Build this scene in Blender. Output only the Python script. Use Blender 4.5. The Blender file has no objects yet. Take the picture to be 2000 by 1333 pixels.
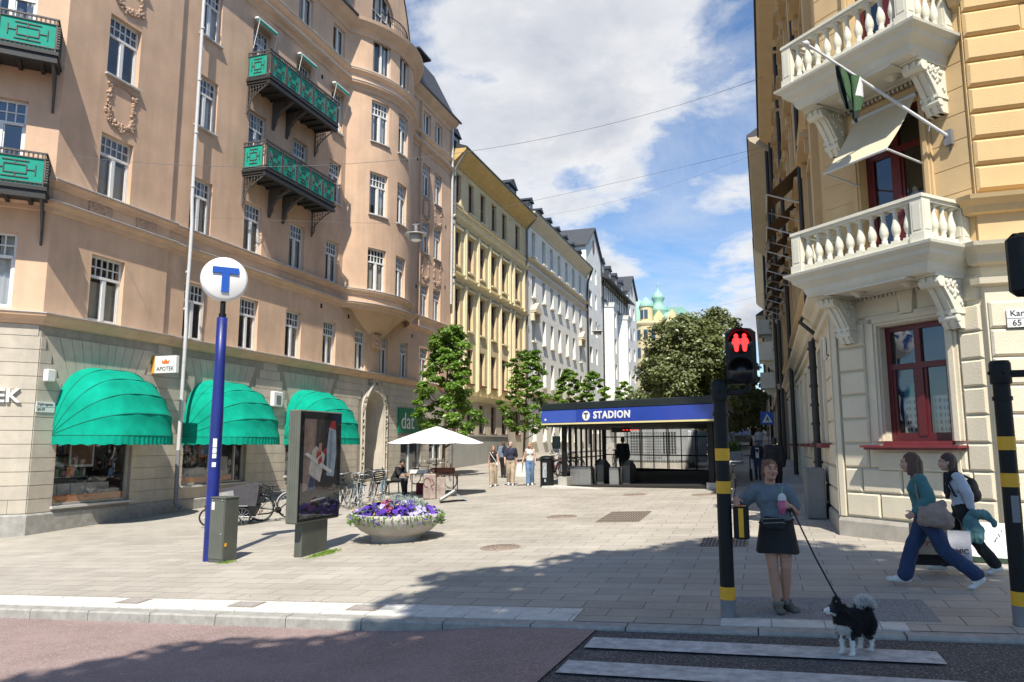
import bpy, bmesh, math, random
from mathutils import Vector, Matrix, noise
PI = math.pi
RD = math.radians
rnd = random.Random(11)
scene = bpy.context.scene
COL = scene.collection
bpy.context.scene.world = bpy.data.worlds.new("World")
# ---------------------------------------------------------------- ground level
def G(x, y):
 return -2.04 + .03 * y + .045 * x
# ---------------------------------------------------------------- materials
def mat(name, col, rough=.8, var=.12, scale=2.5, bump=0., bscale=60., metal=0., spec=.5, col2=None, stain=0., alpha=None, coat=0.):
 m = bpy.data.materials.new(name); m.use_nodes = True
 nt = m.node_tree; N = nt.nodes; L = nt.links
 b = N['Principled BSDF']
 b.inputs['Roughness'].default_value = rough
 b.inputs['Metallic'].default_value = metal
 b.inputs['Specular IOR Level'].default_value = spec
 b.inputs['Coat Weight'].default_value = coat
 c = Vector(col[:3])
 c2 = Vector(col2) if col2 else c * (1 - var)
 tc = N.new('ShaderNodeTexCoord')
 if var or col2:
  n1 = N.new('ShaderNodeTexNoise'); n1.inputs['Scale'].default_value = scale
  n1.inputs['Detail'].default_value = 6; n1.inputs['Roughness'].default_value = .65
  L.new(tc.outputs['Object'], n1.inputs['Vector'])
  rp = N.new('ShaderNodeValToRGB')
  rp.color_ramp.elements[0].position = .32; rp.color_ramp.elements[1].position = .68
  rp.color_ramp.elements[0].color = (*c2, 1)
  cc = c * (1 + var * .5) if not col2 else c
  rp.color_ramp.elements[1].color = (*[min(1, k) for k in cc], 1)
  L.new(n1.outputs['Fac'], rp.inputs['Fac'])
  out = rp.outputs['Color']
  if stain:
   mp = N.new('ShaderNodeMapping'); mp.inputs['Scale'].default_value = (1.3, 1.3, .12)
   L.new(tc.outputs['Object'], mp.inputs['Vector'])
   n2 = N.new('ShaderNodeTexNoise'); n2.inputs['Scale'].default_value = 2.2; n2.inputs['Detail'].default_value = 5
   L.new(mp.outputs['Vector'], n2.inputs['Vector'])
   r2 = N.new('ShaderNodeValToRGB')
   r2.color_ramp.elements[0].position = .3; r2.color_ramp.elements[1].position = .62
   r2.color_ramp.elements[0].color = (1 - stain, 1 - stain, 1 - stain * .95, 1); r2.color_ramp.elements[1].color = (1, 1, 1, 1)
   L.new(n2.outputs['Fac'], r2.inputs['Fac'])
   mx = N.new('ShaderNodeMix'); mx.data_type = 'RGBA'; mx.blend_type = 'MULTIPLY'; mx.inputs[0].default_value = 1
   L.new(out, mx.inputs[6]); L.new(r2.outputs['Color'], mx.inputs[7])
   out = mx.outputs[2]
  L.new(out, b.inputs['Base Color'])
 else:
  b.inputs['Base Color'].default_value = (*c, 1)
 if bump:
  n3 = N.new('ShaderNodeTexNoise'); n3.inputs['Scale'].default_value = bscale; n3.inputs['Detail'].default_value = 4
  L.new(tc.outputs['Object'], n3.inputs['Vector'])
  bp = N.new('ShaderNodeBump'); bp.inputs['Strength'].default_value = bump; bp.inputs['Distance'].default_value = .02
  L.new(n3.outputs['Fac'], bp.inputs['Height']); L.new(bp.outputs['Normal'], b.inputs['Normal'])
 return m
def glass_mat(name, col=(.02, .03, .04), refl=.35, trans=.0):
 m = bpy.data.materials.new(name); m.use_nodes = True
 nt = m.node_tree; N = nt.nodes; L = nt.links
 N.remove(N['Principled BSDF'])
 o = N['Material Output']
 g = N.new('ShaderNodeBsdfGlossy'); g.inputs['Roughness'].default_value = .03; g.inputs['Color'].default_value = (.9, .95, 1, 1)
 tc = N.new('ShaderNodeTexCoord'); n3 = N.new('ShaderNodeTexNoise'); n3.inputs['Scale'].default_value = 1.1
 L.new(tc.outputs['Object'], n3.inputs['Vector'])
 bp = N.new('ShaderNodeBump'); bp.inputs['Strength'].default_value = .12; bp.inputs['Distance'].default_value = .1
 L.new(n3.outputs['Fac'], bp.inputs['Height']); L.new(bp.outputs['Normal'], g.inputs['Normal'])
 if trans:
  d = N.new('ShaderNodeBsdfTransparent'); d.inputs['Color'].default_value = (trans, trans, trans, 1)
 else:
  d = N.new('ShaderNodeBsdfDiffuse'); d.inputs['Color'].default_value = (*col, 1)
 lw = N.new('ShaderNodeLayerWeight'); lw.inputs['Blend'].default_value = .35
 mr = N.new('ShaderNodeMapRange'); mr.inputs['To Min'].default_value = refl * .35; mr.inputs['To Max'].default_value = min(1, refl * 2)
 L.new(lw.outputs['Fresnel'], mr.inputs['Value'])
 mx = N.new('ShaderNodeMixShader')
 L.new(mr.outputs['Result'], mx.inputs[0]); L.new(d.outputs[0], mx.inputs[1]); L.new(g.outputs[0], mx.inputs[2])
 L.new(mx.outputs[0], o.inputs['Surface'])
 return m
def emit_mat(name, col, strength):
 m = bpy.data.materials.new(name); m.use_nodes = True
 b = m.node_tree.nodes['Principled BSDF']
 b.inputs['Base Color'].default_value = (*[k * .5 for k in col], 1)
 b.inputs['Emission Color'].default_value = (*col, 1); b.inputs['Emission Strength'].default_value = strength
 return m
# ---------------------------------------------------------------- mesh builder
class MB:
 def __init__(s):
  s.v = []; s.f = []; s.m = []; s.sm = []
 def face(s, pts, mi=0, sm=False):
  k = len(s.v); s.v += [tuple(p) for p in pts]
  s.f.append(tuple(range(k, k + len(pts)))); s.m.append(mi); s.sm.append(sm)
 def grid(s, rows, mi=0, sm=False, closed=False, flip=False):
  k = len(s.v); n = len(rows[0])
  for r in rows: s.v += [tuple(p) for p in r]
  for i in range(len(rows) - 1):
   for j in range(n if closed else n - 1):
    j2 = (j + 1) % n
    q = (k + i * n + j, k + i * n + j2, k + (i + 1) * n + j2, k + (i + 1) * n + j)
    s.f.append(q[::-1] if flip else q); s.m.append(mi); s.sm.append(sm)
 def hexa(s, p, mi=0, bot=True):
  k = len(s.v); s.v += [tuple(q) for q in p]
  fs = [(4, 5, 6, 7), (0, 1, 5, 4), (1, 2, 6, 5), (2, 3, 7, 6), (3, 0, 4, 7)]
  if bot: fs.append((3, 2, 1, 0))
  for f in fs: s.f.append(tuple(k + i for i in f)); s.m.append(mi); s.sm.append(False)
 def bx(s, x0, x1, y0, y1, z0, z1, mi=0):
  s.hexa([(x0, y0, z0), (x1, y0, z0), (x1, y1, z0), (x0, y1, z0), (x0, y0, z1), (x1, y0, z1), (x1, y1, z1), (x0, y1, z1)], mi)
 def box(s, c, size, M=None, mi=0):
  a, b, d = [k / 2 for k in size]; P = []
  for z in (-d, d):
   for x, y in ((-a, -b), (a, -b), (a, b), (-a, b)):
    q = Vector((x, y, z))
    if M is not None: q = M @ q
    P.append(q + Vector(c))
  s.hexa(P, mi)
 def bbox(s, c, size, bev=.02, M=None, mi=0):
  a, b, d = [k / 2 for k in size]; bev = min(bev, a * .9, b * .9, d * .9); rows = []
  for z, q in ((-d, bev), (-d + bev, 0), (d - bev, 0), (d, bev)):
   A, B = a - q, b - q; e = bev
   rows.append([(-A + e, -B, z), (A - e, -B, z), (A, -B + e, z), (A, B - e, z), (A - e, B, z), (-A + e, B, z), (-A, B - e, z), (-A, -B + e, z)])
  T = (lambda p: Vector(c) + (M @ Vector(p) if M is not None else Vector(p)))
  rows = [[T(p) for p in r] for r in rows]
  s.grid(rows, mi, False, True); s.face(rows[-1], mi); s.face(rows[0][::-1], mi)
 def tube(s, pts, r, n=8, mi=0, sm=True, cap=True):
  P = [Vector(p) for p in pts]
  rs = r if isinstance(r, (list, tuple)) else [r] * len(P)
  rows = []; up = None
  for i, p in enumerate(P):
   t = (P[min(i + 1, len(P) - 1)] - P[max(i - 1, 0)]).normalized()
   if up is None:
    up = t.orthogonal().normalized()
   else:
    up = (up - t * up.dot(t))
    up = up.normalized() if up.length > 1e-6 else t.orthogonal().normalized()
   w = t.cross(up)
   rows.append([p + (up * math.cos(2 * PI * k / n) + w * math.sin(2 * PI * k / n)) * rs[i] for k in range(n)])
  s.grid(rows, mi, sm, True)
  if cap: s.face(rows[-1], mi); s.face(rows[0][::-1], mi)
 def lathe(s, prof, c=(0, 0, 0), n=16, mi=0, M=None, sm=True, a0=0., a1=2 * PI):
  rows = []; full = abs(a1 - a0 - 2 * PI) < 1e-6
  for r, z in prof:
   row = []
   for k in range(n if full else n + 1):
    a = a0 + (a1 - a0) * k / n
    q = Vector((r * math.cos(a), r * math.sin(a), z))
    if M is not None: q = M @ q
    row.append(q + Vector(c))
   rows.append(row)
  s.grid(rows, mi, sm, full)
  if full:
   if prof[-1][0] > 1e-4: s.face(rows[-1], mi)
   if prof[0][0] > 1e-4: s.face(rows[0][::-1], mi)
 def ell(s, c, r, M=None, nu=12, nv=8, mi=0):
  prof = [(math.sin(PI * k / nv), -math.cos(PI * k / nv)) for k in range(nv + 1)]
  rows = []
  for q, z in prof:
   row = []
   for k in range(nu):
    a = 2 * PI * k / nu
    p = Vector((q * math.cos(a) * r[0], q * math.sin(a) * r[1], z * r[2]))
    if M is not None: p = M @ p
    row.append(p + Vector(c))
   rows.append(row)
  s.grid(rows, mi, True, True)
 def prism(s, poly, d, M=None, mi=0, mis=None, T=None):
  def X(p):
   q = Vector(p)
   if M is not None: q = M @ q
   return T(q) if T else q
  lo = [X((x, y, 0)) for x, y in poly]; hi = [X((x, y, d)) for x, y in poly]
  s.face(hi, mi); s.face(lo[::-1], mi); n = len(poly)
  for i in range(n):
   j = (i + 1) % n; s.face([lo[i], lo[j], hi[j], hi[i]], mis if mis is not None else mi)
 def build(s, name, mats, parent=None, org=None, kind=None):
  """org: world point the vertices are stored relative to (defaults to the parent's world place)"""
  me = bpy.data.meshes.new(name)
  if org is None and parent is not None and not parent.get('_local'):
   org = WPOS[parent.name]
  o_ = Vector(org) if org is not None else Vector((0, 0, 0))
  me.from_pydata([tuple(Vector(v) - o_) for v in s.v], [], s.f)
  me.polygons.foreach_set('material_index', s.m)
  me.polygons.foreach_set('use_smooth', s.sm)
  if not isinstance(mats, (list, tuple)): mats = [mats]
  for m in mats: me.materials.append(m)
  me.validate(); me.update()
  ob = bpy.data.objects.new(name, me); COL.objects.link(ob)
  if parent is not None: ob.parent = parent
  elif org is not None: ob.location = o_
  WPOS[ob.name] = o_
  if parent is not None and parent.get('_local'): ob['_local'] = 1
  if kind: ob['kind'] = kind
  return ob
WPOS = {}
def tag(o, label=None, cat=None, group=None, kind=None):
 if label: o['label'] = label
 if cat: o['category'] = cat
 if group: o['group'] = group
 if kind: o['kind'] = kind
 return o
def thing(name, label, cat, loc=(0, 0, 0), rz=0., group=None, local=False):
 """Empty at the thing's base; local=True means its parts are built in its own coordinates"""
 o = bpy.data.objects.new(name, None); COL.objects.link(o)
 o.location = loc; o.rotation_euler = (0, 0, rz); o.empty_display_size = .2
 WPOS[o.name] = Vector(loc)
 if local: o['_local'] = 1
 return tag(o, label, cat, group)
def copy_tree(o, parent=None, loc=None, rz=None, label=None, scale=None):
 c = o.copy(); COL.objects.link(c)
 if parent is not None: c.parent = parent
 if loc is not None: c.location = loc
 if rz is not None: c.rotation_euler = (0, 0, rz)
 if scale is not None: c.scale = scale if isinstance(scale, (tuple, list)) else (scale,) * 3
 if label: c['label'] = label
 WPOS[c.name] = Vector(c.location)
 for ch in [q for q in bpy.data.objects if q.parent == o]: copy_tree(ch, c)
 return c
# ---------------------------------------------------------------- facade paths
class Path:
 """plan polyline; the outside is on the right of the walking direction; (u, z, d) -> world"""
 def __init__(s, pts):
  s.p = [Vector(q).to_2d() for q in pts]; s.u = [0.]
  for a, b in zip(s.p, s.p[1:]): s.u.append(s.u[-1] + (b - a).length)
  s.sn = []
  for a, b in zip(s.p, s.p[1:]):
   t = (b - a).normalized(); s.sn.append(Vector((t.y, -t.x)))
  n = len(s.p); s.vn = []; s.soft = []
  for i in range(n):
   a = s.sn[max(i - 1, 0)]; b = s.sn[min(i, n - 2)]
   m = (a + b).normalized(); c = max(.2, m.dot(b)); s.vn.append(m / c); s.soft.append(a.dot(b) > .94)
 def seg(s, u):
  for i in range(len(s.sn)):
   if u < s.u[i + 1] - 1e-9 or i == len(s.sn) - 1: return i
 def at(s, u, z, d=0.):
  i = s.seg(u); L = s.u[i + 1] - s.u[i]; f = (u - s.u[i]) / L
  p = s.p[i].lerp(s.p[i + 1], f)
  na = s.vn[i] if s.soft[i] else s.sn[i]; nb = s.vn[i + 1] if s.soft[i + 1] else s.sn[i]
  n = na.lerp(nb, min(1, max(0, f)))
  q = p + n * d
  return Vector((q.x, q.y, z))
 def breaks(s, u0, u1):
  return [u0] + [u for u in s.u if u0 + 1e-4 < u < u1 - 1e-4] + [u1]
 def uy(s, y):   # arclength at world y on the +y running part
  for i in range(len(s.sn)):
   a, b = s.p[i], s.p[i + 1]
   if a.y - 1e-6 <= y <= b.y + 1e-6 and b.y - a.y > 1e-6: return s.u[i] + (y - a.y) / (b.y - a.y) * (s.u[i + 1] - s.u[i])
  return None
def sbox(mb, S, u0, u1, z0, z1, d0, d1, mi=0):
 us = S.breaks(u0, u1)
 for a, b in zip(us, us[1:]):
  e = 1e-5
  A, B = a + e, b - e
  mb.hexa([S.at(A, z0, d1), S.at(B, z0, d1), S.at(B, z0, d0), S.at(A, z0, d0), S.at(A, z1, d1), S.at(B, z1, d1), S.at(B, z1, d0), S.at(A, z1, d0)], mi)
def sblock(mb, S, u0, u1, z0, z1, d0, d1, bev, mi=0):
 f0 = [S.at(u0, z0, d0), S.at(u1, z0, d0), S.at(u1, z1, d0), S.at(u0, z1, d0)]
 f1 = [S.at(u0, z0, d1 - bev), S.at(u1, z0, d1 - bev), S.at(u1, z1, d1 - bev), S.at(u0, z1, d1 - bev)]
 f2 = [S.at(u0 + bev, z0 + bev, d1), S.at(u1 - bev, z0 + bev, d1), S.at(u1 - bev, z1 - bev, d1), S.at(u0 + bev, z1 - bev, d1)]
 mb.grid([f0, f1, f2], mi, False, True); mb.face(f2, mi)
def sweep(mb, S, u0, u1, prof, mi=0, caps=True):
 """closed profile [(d, z)...] carried along the path with mitred corners"""
 us = S.breaks(u0, u1); rows = []
 for u in us:
  hit = [k for k in range(1, len(S.u) - 1) if abs(S.u[k] - u) < 1e-4]
  if hit:
   k = hit[0]; p = S.p[k]; n = S.vn[k]
   rows.append([(p.x + n.x * d, p.y + n.y * d, z) for d, z in prof])
  else: rows.append([S.at(u, z, d) for d, z in prof])
 mb.grid(rows, mi, False, True)
 if caps: mb.face(rows[0][::-1], mi); mb.face(rows[-1], mi)
def wall(mb, S, u0, u1, z0, z1, holes, dep=.25, mi=0, rmi=None, back=None):
 """wall sheet with rectangular openings [(u0,u1,z0,z1)] and reveals"""
 us = set(S.breaks(u0, u1)); zs = {z0, z1}
 for h in holes:
  us |= {h[0], h[1]}; zs |= {max(z0, h[2]), min(z1, h[3])}
 us = sorted(k for k in us if u0 - 1e-6 <= k <= u1 + 1e-6); zs = sorted(zs)
 U = []
 for k in us:
  if not U or k - U[-1] > 1e-4: U.append(k)
 for a, b in zip(U, U[1:]):
  run = None
  for c, d in zip(zs, zs[1:]):
   inside = any(h[0] - 1e-5 <= a and b <= h[1] + 1e-5 and h[2] - 1e-5 <= c and d <= h[3] + 1e-5 for h in holes)
   if not inside: mb.face([S.at(a + 1e-6, c), S.at(b - 1e-6, c), S.at(b - 1e-6, d), S.at(a + 1e-6, d)], mi)
 r = mi if rmi is None else rmi
 for (a, b, c, d) in holes:
  for ends in (0,):
   mb.face([S.at(a, c), S.at(a, d), S.at(a, d, -dep), S.at(a, c, -dep)], r)
   mb.face([S.at(b, c), S.at(b, c, -dep), S.at(b, d, -dep), S.at(b, d)], r)
   mb.face([S.at(a, d), S.at(b, d), S.at(b, d, -dep), S.at(a, d, -dep)], r)
   mb.face([S.at(a, c), S.at(a, c, -dep), S.at(b, c, -dep), S.at(b, c)], r)
  if back is not None:
   D = -dep - .35
   mb.face([S.at(a, c, D), S.at(b, c, D), S.at(b, d, D), S.at(a, d, D)], back)
   for q in ([S.at(a, c, -dep), S.at(a, d, -dep), S.at(a, d, D), S.at(a, c, D)], [S.at(b, c, -dep), S.at(b, c, D), S.at(b, d, D), S.at(b, d, -dep)],
     [S.at(a, d, -dep), S.at(b, d, -dep), S.at(b, d, D), S.at(a, d, D)], [S.at(a, c, -dep), S.at(a, c, D), S.at(b, c, D), S.at(b, c, -dep)]):
    mb.face(q, back)
def window(S, h, dep, fm, gm, parent, style='cross', fw=.07, curtain=None, cfrac=1., bars=None, tz=.68, name='window'):
 """frame (part) with its pane (sub-part); h=(u0,u1,z0,z1) the opening"""
 a, b, c, d = h; D0 = -dep - .0; D1 = -dep + .06
 m = MB(); w = fw
 sbox(m, S, a, a + w, c, d, D0, D1); sbox(m, S, b - w, b, c, d, D0, D1)
 sbox(m, S, a + w, b - w, c, c + w, D0, D1); sbox(m, S, a + w, b - w, d - w, d, D0, D1)
 mid = (a + b) / 2; zt = c + (d - c) * tz
 if style in ('cross', 'grid'):
  sbox(m, S, mid - w * .8, mid + w * .8, c + w, zt - w * .5, D0, D1 + .012)
  sbox(m, S, a + w, b - w, zt - w * .5, zt + w * .6, D0, D1 + .02)
  for k in (a + w, mid + w * .8):   # sashes
   L = mid - w * .8 - (a + w)
   e = w * .55
   sbox(m, S, k, k + e, c + w, zt - w * .5, D0 + .01, D1 - .012); sbox(m, S, k + L - e, k + L, c + w, zt - w * .5, D0 + .01, D1 - .012)
   sbox(m, S, k + e, k + L - e, c + w, c + w + e, D0 + .01, D1 - .012)
  if style == 'grid':
   nb, nr = bars or (5, 2); gw = .017
   for k in range(1, nb):
    x = a + w + (b - a - 2 * w) * k / nb
    sbox(m, S, x - gw, x + gw, zt + w * .6, d - w, D0 + .012, D1 - .006)
   for k in range(1, nr):
    z = zt + w * .6 + (d - w - zt - w * .6) * k / nr
    sbox(m, S, a + w, b - w, z - gw, z + gw, D0 + .014, D1 - .004)
  else:
   sbox(m, S, mid - w * .6, mid + w * .6, zt + w * .6, d - w, D0, D1 + .008)
 elif style == 'two':
  sbox(m, S, mid - w * .8, mid + w * .8, c + w, d - w, D0, D1 + .012)
 elif style == 'small':
  sbox(m, S, mid - w * .6, mid + w * .6, c + w, d - w, D0, D1 + .01)
  sbox(m, S, a + w, b - w, zt - w * .5, zt + w * .5, D0, D1 + .014)
 f = m.build(name, fm, parent)
 g = MB(); us = [a + w * .5, b - w * .5]
 g.face([S.at(us[0], c + w * .5, D0 + .022), S.at(us[1], c + w * .5, D0 + .022), S.at(us[1], d - w * .5, D0 + .022), S.at(us[0], d - w * .5, D0 + .022)], 0)
 g.build('pane', gm, f)
 if curtain:
  q = MB(); L = b - a - 2 * w; parts = curtain[1]
  for (p0, p1, zf0, zf1) in parts:
   x0 = a + w + L * p0; x1 = a + w + L * p1; n = max(6, int((x1 - x0) / .035)); rows = [[], []]
   for k in range(n + 1):
    x = x0 + (x1 - x0) * k / n; dd = -dep - .1 + .02 * math.sin(k * 1.9) + .01 * math.sin(k * .7)
    rows[0].append(S.at(x, c + (d - c) * zf0, dd)); rows[1].append(S.at(x, c + (d - c) * zf1, dd))
   q.grid(rows, 0, True)
  q.build('curtain', curtain[0], f)
 return f
def text_mesh(txt, size, M, mat_, name, parent=None, depth=.01, bold=0., align='CENTER', org=None, spacing=1.):
 """letters as a real mesh: text in local xy facing local +z, placed by matrix M (world)"""
 cu = bpy.data.curves.new('lettering', 'FONT'); cu.body = txt; cu.size = size; cu.extrude = depth; cu.offset = bold
 cu.align_x = align; cu.align_y = 'CENTER'; cu.resolution_u = 3; cu.space_character = spacing
 ob = bpy.data.objects.new('lettering', cu); COL.objects.link(ob)
 dg = bpy.context.evaluated_depsgraph_get(); me = bpy.data.meshes.new_from_object(ob.evaluated_get(dg))
 COL.objects.unlink(ob); bpy.data.objects.remove(ob); bpy.data.curves.remove(cu)
 o_ = Vector((0, 0, 0))
 if org is None and parent is not None and not parent.get('_local'): o_ = WPOS[parent.name]
 elif org is not None: o_ = Vector(org)
 me.transform(Matrix.Translation(-o_) @ M); me.materials.clear(); me.materials.append(mat_)
 me.name = name
 r = bpy.data.objects.new(name, me); COL.objects.link(r)
 if parent is not None: r.parent = parent
 else: r.location = o_
 WPOS[r.name] = o_
 return r
def frame(origin, xdir, ydir=(0, 0, 1)):
 """matrix whose local x, y, z are xdir, ydir and their cross"""
 x = Vector(xdir).normalized(); y = Vector(ydir).normalized(); z = x.cross(y).normalized(); y = z.cross(x)
 return Matrix(((x.x, y.x, z.x, origin[0]), (x.y, y.y, z.y, origin[1]), (x.z, y.z, z.z, origin[2]), (0, 0, 0, 1)))
def aim(a, b):
 """rotation taking +z to b-a"""
 return (Vector(b) - Vector(a)).to_track_quat('Z', 'Y').to_matrix()
# ================================================================ camera, light, sky
cam = bpy.data.cameras.new('camera'); cam.lens = 26.21; cam.sensor_width = 36; cam.clip_end = 3000; cam.clip_start = .05
co = bpy.data.objects.new('camera', cam); COL.objects.link(co)
co.location = (0, 0, 0); co.rotation_euler = (RD(90 + 7.879), 0, RD(18.61)); scene.camera = co
SUN_AZ, SUN_EL = RD(-17.), RD(53.)      # heading the light travels (0 = +y, positive to +x), elevation
LDIR = Vector((math.sin(SUN_AZ) * math.cos(SUN_EL), math.cos(SUN_AZ) * math.cos(SUN_EL), -math.sin(SUN_EL)))
sl = bpy.data.lights.new('sun', 'SUN'); sl.energy = 5.; sl.angle = RD(.53); sl.color = (1, .95, .85)
so = bpy.data.objects.new('sun', sl); COL.objects.link(so); so.location = (10, -30, 60)
so.rotation_euler = LDIR.to_track_quat('-Z', 'Y').to_euler()
W = scene.world; W.use_nodes = True
nt = W.node_tree; N = nt.nodes; L = nt.links
bg = N['Background']
sky = N.new('ShaderNodeTexSky'); sky.sky_type = 'NISHITA'; sky.sun_disc = False
sky.sun_elevation = SUN_EL; sky.sun_rotation = math.atan2(-LDIR.x, -LDIR.y); sky.air_density = 1.0; sky.dust_density = .3; sky.ozone_density = 2.
tc = N.new('ShaderNodeTexCoord')
sep = N.new('ShaderNodeSeparateXYZ'); L.new(tc.outputs['Generated'], sep.inputs[0])
def math_n(op, a, b=None, c=None):
 n = N.new('ShaderNodeMath'); n.operation = op
 for i, k in enumerate((a, b, c)):
  if k is None: continue
  if isinstance(k, (int, float)): n.inputs[i].default_value = k
  else: L.new(k, n.inputs[i])
 return n.outputs[0]
# project the view direction onto a cloud layer
zc = math_n('MAXIMUM', sep.outputs['Z'], .0)
den = math_n('ADD', zc, .22)
px = math_n('DIVIDE', sep.outputs['X'], den); py = math_n('DIVIDE', sep.outputs['Y'], den)
cmb = N.new('ShaderNodeCombineXYZ'); L.new(px, cmb.inputs[0]); L.new(py, cmb.inputs[1])
def nz(vec, scale, detail, rough, off=(0, 0, 0), dist=0.):
 mp = N.new('ShaderNodeMapping'); mp.inputs['Location'].default_value = off; L.new(vec, mp.inputs['Vector'])
 n = N.new('ShaderNodeTexNoise'); n.inputs['Scale'].default_value = scale; n.inputs['Detail'].default_value = detail
 n.inputs['Roughness'].default_value = rough; n.inputs['Distortion'].default_value = dist
 L.new(mp.outputs[0], n.inputs['Vector']); return n.outputs['Fac']
big = nz(cmb.outputs[0], 2.1, 12, .6, (2.3, 1.2, .3), .15)
def ramp(v, stops):
 r = N.new('ShaderNodeValToRGB'); e = r.color_ramp.elements
 while len(e) < len(stops): e.new(.5)
 for k, (p, c) in zip(e, stops): k.position = p; k.color = (*c, 1) if isinstance(c, tuple) else (c, c, c, 1)
 L.new(v, r.inputs['Fac']); return r.outputs['Color']
# a few large cloud masses by direction (where the clouds of that day stand)
def puff(az, el, rx, ry, amt):
 """soft elliptical mass about heading az (deg, right of +y) and elevation el"""
 a = RD(az); d = Vector((math.sin(a), math.cos(a), 0)); r = Vector((math.cos(a), -math.sin(a), 0))
 e = RD(el); f = d * math.cos(e) + Vector((0, 0, math.sin(e))); u = Vector((0, 0, math.cos(e))) - d * math.sin(e)
 def dot(v):
  n = N.new('ShaderNodeVectorMath'); n.operation = 'DOT_PRODUCT'; L.new(tc.outputs['Generated'], n.inputs[0]); n.inputs[1].default_value = v
  return n.outputs['Value']
 fx_ = math_n('MAXIMUM', dot(f), .05)
 x = math_n('DIVIDE', math_n('DIVIDE', dot(r), fx_), math.tan(RD(rx))); y = math_n('DIVIDE', math_n('DIVIDE', dot(u), fx_), math.tan(RD(ry)))
 q = math_n('ADD', math_n('MULTIPLY', x, x), math_n('MULTIPLY', y, y))
 g = math_n('POWER', 2.718, math_n('MULTIPLY', q, -1.))
 return math_n('MULTIPLY', g, amt)
PUFFS = [(-8, 29.5, 15, 6, .28), (-16, 23.3, 7.5, 3., .26), (-9, 25, 8, 3, .16), (-10.5, 18.2, 4.5, 2.6, .27), (-17.5, 18.5, 4, 2.6, .22), (-1.2, 16.2, 4., 4.6, .46), (-5, 9.9, 2.5, .7, .27), (.2, 8.8, 1.6, 1.6, .3), (-12, 13.5, 5, 2.2, .13),
  (-4.6, 22.2, 3.4, 1.2, -.3), (-6.2, 20.2, 1.8, 1.5, -.22), (-14.3, 20.3, 1.8, 1.2, -.24), (-21, 27.2, 2.4, 1.2, -.2), (-28, 29, 4, 5, -.3), (-5.6, 14, 2., 3.2, -.13), (-4, 11.7, 7, 1.7, -.22), (-1, 21.2, 2.2, 1.3, -.18)]
tot = math_n('ADD', math_n('MULTIPLY', math_n('SUBTRACT', big, .5), 2.1), .49)
for p in PUFFS: tot = math_n('ADD', tot, math_n('MULTIPLY', puff(*p), .74))
cov = ramp(tot, [(.47, 0.), (.58, .42), (.70, .88), (.85, 1.)])
# shading inside the clouds: thicker cores and undersides are greyer
veil = nz(cmb.outputs[0], 1.5, 10, .68, (7.1, 3.3, 2.), .6)
cov = math_n('MAXIMUM', cov, math_n('MULTIPLY', ramp(veil, [(.44, 0.), (.72, 1.)]), .5))
# cloud cover thinned in the unseen sky behind the viewer to deepen the shade
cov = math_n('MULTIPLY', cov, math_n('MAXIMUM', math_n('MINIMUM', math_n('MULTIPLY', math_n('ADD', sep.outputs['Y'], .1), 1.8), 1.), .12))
fine = nz(cmb.outputs[0], 3.6, 8, .6, (.4, 2.2, 1.3), .2)
thick = math_n('ADD', math_n('MULTIPLY', tot, .62), math_n('MULTIPLY', fine, .5))
ccol = ramp(thick, [(.52, (8.2, 8.4, 8.7)), (.64, (9.2, 9.2, 9.2)), (.76, (7.3, 7.5, 8.0)), (.92, (5.8, 6.2, 7.0))])
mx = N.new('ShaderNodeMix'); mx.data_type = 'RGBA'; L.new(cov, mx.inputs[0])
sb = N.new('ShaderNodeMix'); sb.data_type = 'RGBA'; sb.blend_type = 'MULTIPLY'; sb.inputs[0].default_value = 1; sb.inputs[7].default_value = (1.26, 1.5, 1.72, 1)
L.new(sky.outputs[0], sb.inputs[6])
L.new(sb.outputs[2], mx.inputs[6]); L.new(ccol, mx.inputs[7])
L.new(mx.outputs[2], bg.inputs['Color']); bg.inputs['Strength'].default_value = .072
vs = scene.view_settings; vs.view_transform = 'Standard'; vs.look = 'None'; vs.exposure = .5; vs.gamma = 1; vs.use_curve_mapping = False
scene.cycles.max_bounces = 6; scene.cycles.transparent_max_bounces = 10; scene.cycles.glossy_bounces = 3; scene.cycles.diffuse_bounces = 2
scene.cycles.caustics_reflective = False; scene.cycles.caustics_refractive = False
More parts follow.
